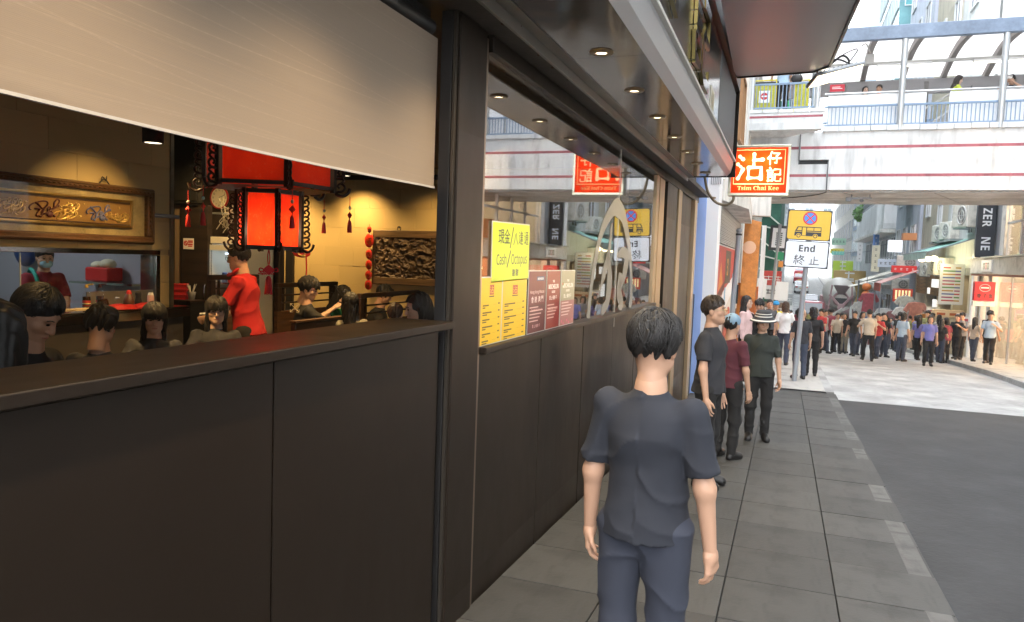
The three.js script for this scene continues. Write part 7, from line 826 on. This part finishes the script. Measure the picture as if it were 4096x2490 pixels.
function car(label, cat, x, z, body, roof, turn = 0, tall = 1) {
  const t = thing('car', label, cat, [x, G(z) - 0.12, z], turn, 'cars along the far road'); const s = new THREE.Shape([[-2.2, 0.35], [2.2, 0.35], [2.25, 0.85], [1.9, 0.95], [1.3, 1.45 * tall], [-1.1, 1.48 * tall], [-1.9, 1.0], [-2.25, 0.9]].map(([a, b]) => new THREE.Vector2(a, b))), g = new THREE.ExtrudeGeometry(s, { depth: 1.56, bevelEnabled: true, bevelSize: 0.07, bevelThickness: 0.08, bevelSegments: 3 }); g.translate(0, 0, -0.78); g.rotateY(PI / 2); part(t, 'body', g, body);
  part(t, 'roof', bx(-0.66, 1.5 * tall, -1.15, 0.66, 1.54 * tall + 0.03, 1.0, 0.02), roof); part(t, 'rear_window', beam([0, 1.02, 2.02], [0, 1.44 * tall, 1.22], 1.35, 0.02).translate(0, 0.06, 0.06), M([0.03, 0.04, 0.05], { roughness: 0.1 })); part(t, 'windscreen', beam([0, 1.02, -2.02], [0, 1.44 * tall, -1.22], 1.35, 0.02).translate(0, 0.06, -0.06), M([0.03, 0.04, 0.05], { roughness: 0.1 })); for (const q of [-1, 1]) { part(t, 'side_window', bx(q * 0.862, 1.0, -1.2, q * 0.87, 1.38 * tall, 1.2), M([0.03, 0.04, 0.05], { roughness: 0.1 })); part(t, 'tail_light', cb(q * 0.62, 0.78, 2.33, 0.3, 0.16, 0.04), M([0.5, 0.02, 0.02], { roughness: 0.3 })); part(t, 'headlight', cb(q * 0.62, 0.74, -2.33, 0.3, 0.14, 0.04), M([0.8, 0.8, 0.78], { roughness: 0.2 })); } part(t, 'number_plate', cb(0, 0.6, 2.34, 0.5, 0.12, 0.02), M([0.7, 0.55, 0.08])); wheelSet(t, [[-0.78, 1.35, 0], [0.78, 1.35, 0], [-0.78, -1.35, 0], [0.78, -1.35, 0]], 0.33, 0.22);
}
{
  const whiteC = M([0.75, 0.75, 0.75], { roughness: 0.3 }), redC = M([0.5, 0.03, 0.05], { roughness: 0.3 }), darkC = M([0.03, 0.03, 0.035], { roughness: 0.25 });
  car('white and red taxi in the middle of the distant uphill road', 'taxi', 1.9, -128, redC, M([0.65, 0.65, 0.66], { roughness: 0.35 })); car('white car nearest on the left of the distant road', 'car', 1.9, -108, whiteC, whiteC); car('red taxi highest up the distant road', 'taxi', 2.1, -150, redC, whiteC, 0); car('dark car left of the mixer truck', 'car', 2.35, -84, darkC, darkC); car('red van close behind the left side of the mixer truck', 'van', 2.25, -69, M([0.45, 0.1, 0.11], { roughness: 0.4 }), redC, 0, 1.35);
}
// ---------------------------------------------------------------- people in the restaurant
const blackC = cloth([0.014, 0.013, 0.013]), redShirt = cloth([0.42, 0.012, 0.012]), darkC = cloth([0.03, 0.03, 0.035]), whiteC = cloth([0.72, 0.71, 0.69]), jeans = cloth([0.05, 0.06, 0.09]), greenC = cloth([0.01, 0.17, 0.06]);
const R = rad;
{
  const w = person('waiter in a red polo shirt and glasses standing under the lantern, facing left', { strands: 700, pos: [-4.72, 0, -5.73], turn: R(-72), tall: 1.68, lean: 0.14, head: { pitch: 0.12, cell: 0.005 }, handL: [-0.12, 1.0, 0.36], handR: [0.1, 1.02, 0.38], top: redShirt, legs: blackC, style: 'short', sleeve: 0.75, curl: 0.9 });
  spectacles(w, M([0.05, 0.04, 0.03], { roughness: 0.3 })); part(w.root, 'collar', tube([[-0.07, 1.42, 0.13], [0, 1.4, 0.2], [0.07, 1.42, 0.13], [0.07, 1.45, 0.1], [0, 1.47, 0.08], [-0.07, 1.45, 0.1]], 0.016, 24, 6, true), redShirt);
  const n = thing('note_pad', 'small pale order pad in the waiter\'s hand', 'pad', [-5.1, 1.03, -5.62], R(-72)); part(n, 'pages', cb(0, 0, 0, 0.09, 0.012, 0.13, 0.003), MT.whitePlain); part(n, 'cover', cb(0, -0.009, 0, 0.094, 0.005, 0.134), MT.black);
  const b = person('young man in a black tee shirt with a crossed arrow print, seated in profile', { strands: 700, pos: [-5.05, 0, -7.09], turn: R(135), pose: 'sit', tall: 1.74, head: { yaw: R(-25), pitch: 0.25, cell: 0.005 }, handL: [-0.05, 0.83, 0.45], handR: [0.15, 0.8, 0.45], top: blackC, legs: blackC, style: 'mop', sleeve: 0.8 });
  { const g = [], c = [-5.075, 1.02, -6.905]; const q = new THREE.Group(); const m = []; for (const [sx, sy] of [[1, 1], [-1, 1], [1, -1], [-1, -1]]) { m.push(beam([0, 0, 0], [sx * 0.042, sy * 0.042, 0], 0.011, 0.004), beam([sx * 0.047, sy * 0.047, 0], [sx * 0.016, sy * 0.047, 0], 0.011, 0.004), beam([sx * 0.047, sy * 0.047, 0], [sx * 0.047, sy * 0.016, 0], 0.011, 0.004)); } const e = asMesh(m); e.rotateX(-0.06); e.rotateY(R(30)); e.translate(c[0] - b.root.position.x, c[1], c[2] - b.root.position.z); e.rotateY(-R(135)); part(b.root, 'shirt_print', e, M([0.6, 0.5, 0.34], { roughness: 0.8 })); }
  const gw = person('young woman in a green top with long black hair holding up a phone', { strands: 500, pos: [-5.18, 0, -7.9], turn: R(92), pose: 'sit', tall: 1.6, lean: 0.1, head: { pitch: 0.4, cell: 0.005 }, handL: [-0.26, 1.06, 0.12], handR: [0.15, 0.75, 0.4], top: greenC, legs: blackC, style: 'long', sleeve: 0.35, curl: 1.1, skin: SKIN.b });
  const ph = thing('phone', 'dark phone held up by the woman in the green top', 'phone', [-5.02, 1.19, -7.68], R(40)); ph.rotation.z = 0.6; part(ph, 'case', cb(0, 0, 0, 0.012, 0.15, 0.075, 0.004), MT.black); part(ph, 'lens', ball(0.008, 0.05, 0.02, 0.004, 0.012, 0.012), M([0.3, 0.3, 0.32], { roughness: 0.2, metalness: 0.6 }));
  person('diner with long black hair and a grey patterned bag strap, seen from behind', { strands: 600, pos: [-4.37, 0, -6.91], turn: R(205), pose: 'sit', tall: 1.57, top: cloth([0.2, 0.18, 0.14]), legs: blackC, style: 'long', sleeve: 0.8, faceParts: false });
  person('diner in a black coat half hidden behind the right booth screen', { pos: [-4.92, 0, -8.3], turn: R(120), pose: 'sit', tall: 1.62, lean: 0.2, head: { pitch: 0.3 }, top: blackC, legs: blackC, style: 'mop', sleeve: 1.9 });
  person('diner with dark brown hair below the right booth screen', { pos: [-3.67, 0, -6.63], turn: R(190), pose: 'sit', tall: 1.5, top: darkC, legs: blackC, style: 'short', hair: HAIR.brown, sleeve: 0.8, faceParts: false });
  person('woman in a white sleeveless top with black hair, cut off by the dark pillar', { pos: [-2.78, 0, -5.5], turn: R(-50), pose: 'sit', tall: 1.73, lean: 0.05, head: { pitch: 0.15 }, handL: [-0.05, 0.95, 0.3], handR: [0.18, 0.98, 0.26], top: whiteC, legs: darkC, style: 'bob', sleeve: 0.12, skin: SKIN.b });
  person('man with thick black hair bent over his bowl, nearest the counter at left', { strands: 1100, pos: [-3.25, 0.11, -2.38], turn: R(108), pose: 'sit', tall: 1.74, lean: 0.12, head: { pitch: 0.55, cell: 0.004 }, top: blackC, legs: blackC, style: 'short', sleeve: 0.8, skin: SKIN.c });
  person('diner at the left edge of the picture, only black hair showing', { pos: [-2.6, 0.12, -1.83], turn: R(220), pose: 'sit', tall: 1.7, top: blackC, legs: blackC, style: 'bob', sleeve: 0.8, faceParts: false });
  person('diner with dark hair low in front of the red cloths', { pos: [-4.04, 0, -3.51], turn: R(200), pose: 'sit', tall: 1.615, head: { pitch: 0.2 }, top: darkC, legs: blackC, style: 'mop', sleeve: 0.8, faceParts: false });
  person('woman with a parted black fringe facing out by the steel corner strip', { strands: 700, pos: [-4.51, 0, -4.4], turn: R(48), pose: 'sit', tall: 1.565, head: { pitch: 0.18 }, top: darkC, legs: blackC, style: 'bangs', sleeve: 0.8, skin: SKIN.b });
  person('woman with a black fringe and bare forehead facing out in front of the red trays', { strands: 700, pos: [-4.57, 0, -5.13], turn: R(44), pose: 'sit', tall: 1.59, head: { pitch: 0.1, cell: 0.005 }, top: darkC, legs: blackC, style: 'bangs', sleeve: 0.8, skin: SKIN.b });
  const k = person('kitchen worker in a maroon shirt, teal apron strap and blue face mask', { pos: [-7.45, 0, -5.75], turn: R(66), tall: 1.6, lean: 0.22, mask: true, head: { pitch: 0.1 }, handL: [-0.15, 0.95, 0.42], handR: [0.15, 0.95, 0.42], top: cloth([0.22, 0.015, 0.025]), legs: blackC, style: 'short', sleeve: 0.85, skin: SKIN.b });
  k.addHead('face_mask', (() => { const g = new THREE.SphereGeometry(1, 20, 12), p = g.attributes.position; g.scale(0.066, 0.05, 0.05); g.translate(0, -0.055, 0.06); return g; })(), M([0.3, 0.52, 0.66], { roughness: 0.8 })); k.addHead('mask_loop', [bar([-0.06, -0.03, 0.06], [-0.085, 0.0, -0.01], 0.002, 5), bar([0.06, -0.03, 0.06], [0.085, 0.0, -0.01], 0.002, 5)], MT.whitePlain); part(k.root, 'apron_strap', tube([[-0.1, 1.3, -0.06], [-0.11, 1.36, 0.06], [-0.1, 1.3, 0.2], [-0.08, 1.15, 0.26], [-0.07, 1.0, 0.25]], 0.02, 24, 6), M([0.02, 0.3, 0.25], { roughness: 0.8 }));
}
// ---------------------------------------------------------------- people in the street
{
  const g = person('young man in wire glasses turning his head beside the blue striped pier', { strands: 800, pos: [-0.58, G(-6.6), -6.62], turn: R(80), tall: 1.64, head: { pitch: -0.02, cell: 0.0042 }, top: darkC, legs: blackC, style: 'short', hair: M([0.03, 0.018, 0.011], { roughness: 0.4 }), skin: SKIN.a, sleeve: 0.7 }); spectacles(g, M([0.5, 0.42, 0.25], { metalness: 0.9, roughness: 0.3 }));
  person('passer-by with tousled black hair close to the window, seen from behind', { strands: 1300, pos: [-0.425, G(-2.6), -2.62], turn: R(172), tall: 1.56, fine: 0.75, top: cloth([0.018, 0.02, 0.028]), legs: cloth([0.03, 0.034, 0.05]), style: 'mop', sleeve: 0.8, faceParts: false, head: { cell: 0.005 } });
  const h = person('person in a dark bucket hat with pale bands in front of the bus stop', { pos: [-0.23, G(-9.16), -9.16], turn: R(8), tall: 1.49, head: { pitch: 0.1, cell: 0.005 }, top: cloth([0.03, 0.035, 0.03]), legs: blackC, style: 'bob', sleeve: 0.8 });
  const hat = h.addHead('bucket_hat', lathe([[0.165, 0.02], [0.175, 0.012], [0.11, 0.07], [0.1, 0.13], [0.08, 0.155], [0, 0.165]], 26), cloth([0.035, 0.037, 0.045])); h.addHead('hat_band', [lathe([[0.1685, 0.028], [0.15, 0.042]], 26), lathe([[0.1125, 0.075], [0.1085, 0.09]], 26), lathe([[0.1055, 0.11], [0.102, 0.122]], 26)], M([0.6, 0.58, 0.55], { roughness: 0.8 }));
  const c = person('person in a pale blue cap, just showing at the lower edge by the grey post', { pos: [-0.5, G(-7.9), -7.9], turn: R(150), tall: 1.47, head: {}, top: cloth([0.09, 0.02, 0.03]), legs: blackC, style: 'short', sleeve: 0.8, faceParts: false }); c.addHead('cap', [ball(0, 0.05, -0.01, 0.095, 0.095, 0.11, 18, 12)], cloth([0.22, 0.34, 0.46]));
  person('woman in a pale pink jacket with long black hair by the orange stall', { pos: [-0.73, G(-15.7), -15.7], turn: R(75), tall: 1.7, fine: 1.4, top: cloth([0.62, 0.42, 0.4]), legs: blackC, style: 'long', sleeve: 1.8, skin: SKIN.b });
  person('man in a black tee shirt, hand to his face, beside the woman in pink', { pos: [-0.48, G(-15.9), -15.9], turn: R(-8), tall: 1.64, fine: 1.4, handR: [0.05, 1.4, 0.16], top: blackC, legs: blackC, style: 'mop', sleeve: 0.8, head: { pitch: 0.25 } });
  person('man in a dark grey shirt under the leaning pole', { pos: [-0.4, G(-22), -22], turn: R(10), tall: 1.66, fine: 1.5, top: cloth([0.08, 0.08, 0.09]), legs: blackC, style: 'short', sleeve: 0.8 });
  const y = person('person in a yellow shirt and bright blue cap in the crowd', { pos: [-0.25, G(-22.8), -22.8], turn: R(20), tall: 1.62, fine: 1.5, top: cloth([0.62, 0.5, 0.02]), legs: jeans, style: 'short', sleeve: 0.8 }); y.addHead('cap', [ball(0, 0.055, -0.01, 0.1, 0.085, 0.115, 14, 10), cb(0, 0.05, 0.12, 0.13, 0.015, 0.09, 0.006)], cloth([0.04, 0.3, 0.6]));
  person('woman in a white tee shirt with brown hair walking away left of the sign pole', { pos: [0.02, G(-20.6), -20.6], turn: R(175), tall: 1.62, fine: 1.5, pose: 'walk', top: whiteC, legs: jeans, style: 'bob', hair: HAIR.brown, sleeve: 0.7, faceParts: false });
  person('bald-headed man low in the crowd beside the sign pole', { pos: [0.36, G(-17), -17], turn: R(200), tall: 1.5, fine: 1.5, top: darkC, legs: jeans, style: 'bald', sleeve: 0.8, faceParts: false }); person('person with round black hair right of the sign pole', { pos: [0.62, G(-18), -18], turn: R(185), tall: 1.53, fine: 1.5, top: blackC, legs: blackC, style: 'bob', sleeve: 0.8, faceParts: false });
}
// on the footbridge
{
  const F = 5.66;
  person('woman in a white top of the couple leaning close on the footbridge', { pos: [1.93, F, -25.6], turn: R(20), tall: 1.6, fine: 1.4, top: whiteC, legs: jeans, style: 'long', sleeve: 0.7, skin: SKIN.b }); person('man in an orange tee shirt of the couple on the footbridge', { pos: [2.34, F, -25.8], turn: R(-20), tall: 1.68, fine: 1.4, top: cloth([0.65, 0.18, 0.07]), legs: jeans, style: 'short', sleeve: 0.7, skin: SKIN.c });
  const a = person('long-haired woman in a lime yellow top looking at her phone on the footbridge', { pos: [4.2, F, -24.75], turn: R(95), tall: 1.62, fine: 1.2, lean: 0.12, head: { pitch: 0.25 }, handL: [-0.1, 1.2, 0.34], handR: [0.08, 1.2, 0.34], top: cloth([0.45, 0.52, 0.06]), legs: jeans, style: 'long', hair: HAIR.dark, sleeve: 0.6, skin: SKIN.b }); const p1 = thing('phone', 'phone in the hands of the woman in lime yellow on the footbridge', 'phone', [4.62, 6.92, -24.78], R(95)); part(p1, 'case', cb(0, 0, 0, 0.08, 0.16, 0.014, 0.004), MT.black); part(p1, 'screen', cb(0, 0, -0.009, 0.07, 0.14, 0.003), M([0.2, 0.2, 0.22], { roughness: 0.1 }));
  const m = person('man in black holding a phone up to take a picture from the footbridge', { pos: [5.68, F, -25.2], turn: R(-25), tall: 1.65, fine: 1.2, handL: [-0.06, 1.5, 0.3], handR: [0.1, 1.5, 0.3], top: blackC, legs: blackC, style: 'mop', sleeve: 0.6, curl: 1 }); const p2 = thing('phone', 'white phone held up by the man in black on the footbridge', 'phone', [5.53, 7.2, -24.82], R(-25)); part(p2, 'case', cb(0, 0, 0, 0.16, 0.08, 0.014, 0.004), M([0.7, 0.66, 0.62])); part(p2, 'lens', ball(0.05, 0.02, 0.008, 0.014, 0.014, 0.004), MT.black);
  person('person in a light blue shirt and black trousers standing on the bridge landing', { pos: [-0.42, 5.98, -23.05], turn: R(200), tall: 1.74, fine: 1.3, top: cloth([0.35, 0.48, 0.62]), legs: blackC, style: 'short', sleeve: 0.8, faceParts: false, handR: [0.3, 1.05, 0.05] }); const bag = thing('hand_bag', 'black bag carried beside the person in light blue on the landing', 'bag', [-0.05, 7.0, -22.98]); part(bag, 'bag', ball(0, 0, 0, 0.16, 0.13, 0.07, 14, 10), MT.black); part(bag, 'strap', tube([[-0.12, 0.06, 0], [0, 0.3, 0], [0.12, 0.06, 0]], 0.012, 14, 5), MT.black);
}
// far crowd: three figures copied along the road, each in clothes of its own
{
  const pal = [['white', [0.7, 0.7, 0.7]], ['black', [0.02, 0.02, 0.02]], ['grey', [0.25, 0.26, 0.27]], ['violet blue', [0.16, 0.16, 0.4]], ['red', [0.5, 0.05, 0.05]], ['beige', [0.5, 0.42, 0.32]], ['pale blue', [0.4, 0.5, 0.6]], ['maroon', [0.22, 0.04, 0.06]], ['olive', [0.2, 0.2, 0.08]]];
  const mats = pal.map(([, c]) => cloth(c)), trousers = [blackC, jeans, cloth([0.3, 0.26, 0.2])]; const protos = [], seenLabels = {};
  const spots = []; for (let i = 0; i < 64; i++) { const near = i < 34, x = near ? 0.9 + 5.7 * ((i * 0.618) % 1) : (i % 5 < 2 ? -0.1 + 1.5 * hash2(i, 2, 9) : 4.6 + 1.9 * hash2(i, 3, 9)), z = near ? -26.2 - 9 * hash2(i, 4, 9) : -34 - 26 * hash2(i, 5, 9); if (x > 3.0 && x < 5.2 && z < -55) continue; spots.push([x, z, (hash2(i, 6, 9) < 0.62 ? 180 : 0) + (hash2(i, 7, 9) - 0.5) * 110, Math.floor(hash2(i, 8, 9) * 9)]); }
  spots.forEach(([x, z, turn, ci], i) => {
    const k = i % 5; let r;
    const where = z > -29.5 ? 'by the bridge' : z > -33 ? 'past the cafe' : z > -39 ? 'near the menu board' : 'up by the stalls', side = x < 1 ? 'left' : x < 3 ? 'left middle' : x < 4.8 ? 'right middle' : 'right';
    const label = `small figure in ${pal[ci][0]} ${Math.abs(((turn % 360) + 360) % 360 - 180) < 60 ? 'going away' : 'coming this way'} ${where}, ${side} side`;
    const q = [label.replace('small figure', `${['short', 'tousled', 'bobbed', 'cropped', 'long'][k]}-haired figure`).replace(' side', '')]; seenLabels[q[0]] = (seenLabels[q[0]] || 0) + 1; const label2 = q[0] + ['', '', ', farther off', ', farthest', ', at the back', ', far behind'][seenLabels[q[0]]];
    if (!protos[k]) { r = person(label2, { pos: [0, 0, 0], tall: [1.66, 1.72, 1.6, 1.68, 1.55][k], pose: k === 2 ? 'stand' : 'walk', lean: [0.04, 0, 0.06, 0.1, 0][k], handR: [undefined, [0.1, 1.15, 0.3], undefined, [0.16, 1.3, 0.25], [0.3, 0.9, 0.2]][k], slim: [1, 1.12, 0.95, 1.05, 0.9][k], fine: 1.9, top: mats[ci], legs: trousers[k % 3], style: ['short', 'mop', 'bob', 'short', 'long'][k], faceParts: false, hands: true, sleeve: 0.7, group: 'small figures walking in the far crowd' }).root; protos[k] = r; }
    else { r = protos[k].clone(); r.name = numbered('person'); scene.add(r); tag(r, label2, 'person', 'small figures walking in the far crowd'); r.traverse((m) => { if (m.name === 'shirt') m.material = mats[ci]; if (m.name === 'trousers') m.material = trousers[i % 2]; }); }
    r.position.set(x, G(z) - (x > 0.95 && x < 5.4 ? 0.13 : 0), z); r.rotation.y = rad(turn); const s = 0.94 + 0.1 * ((i * 37) % 10) / 10; r.scale.set(s, s, s);
  });
}
scene.fog = new THREE.FogExp2(new THREE.Color().setRGB(0.9, 0.95, 1), 0.0006);
renderer.render(scene, camera);
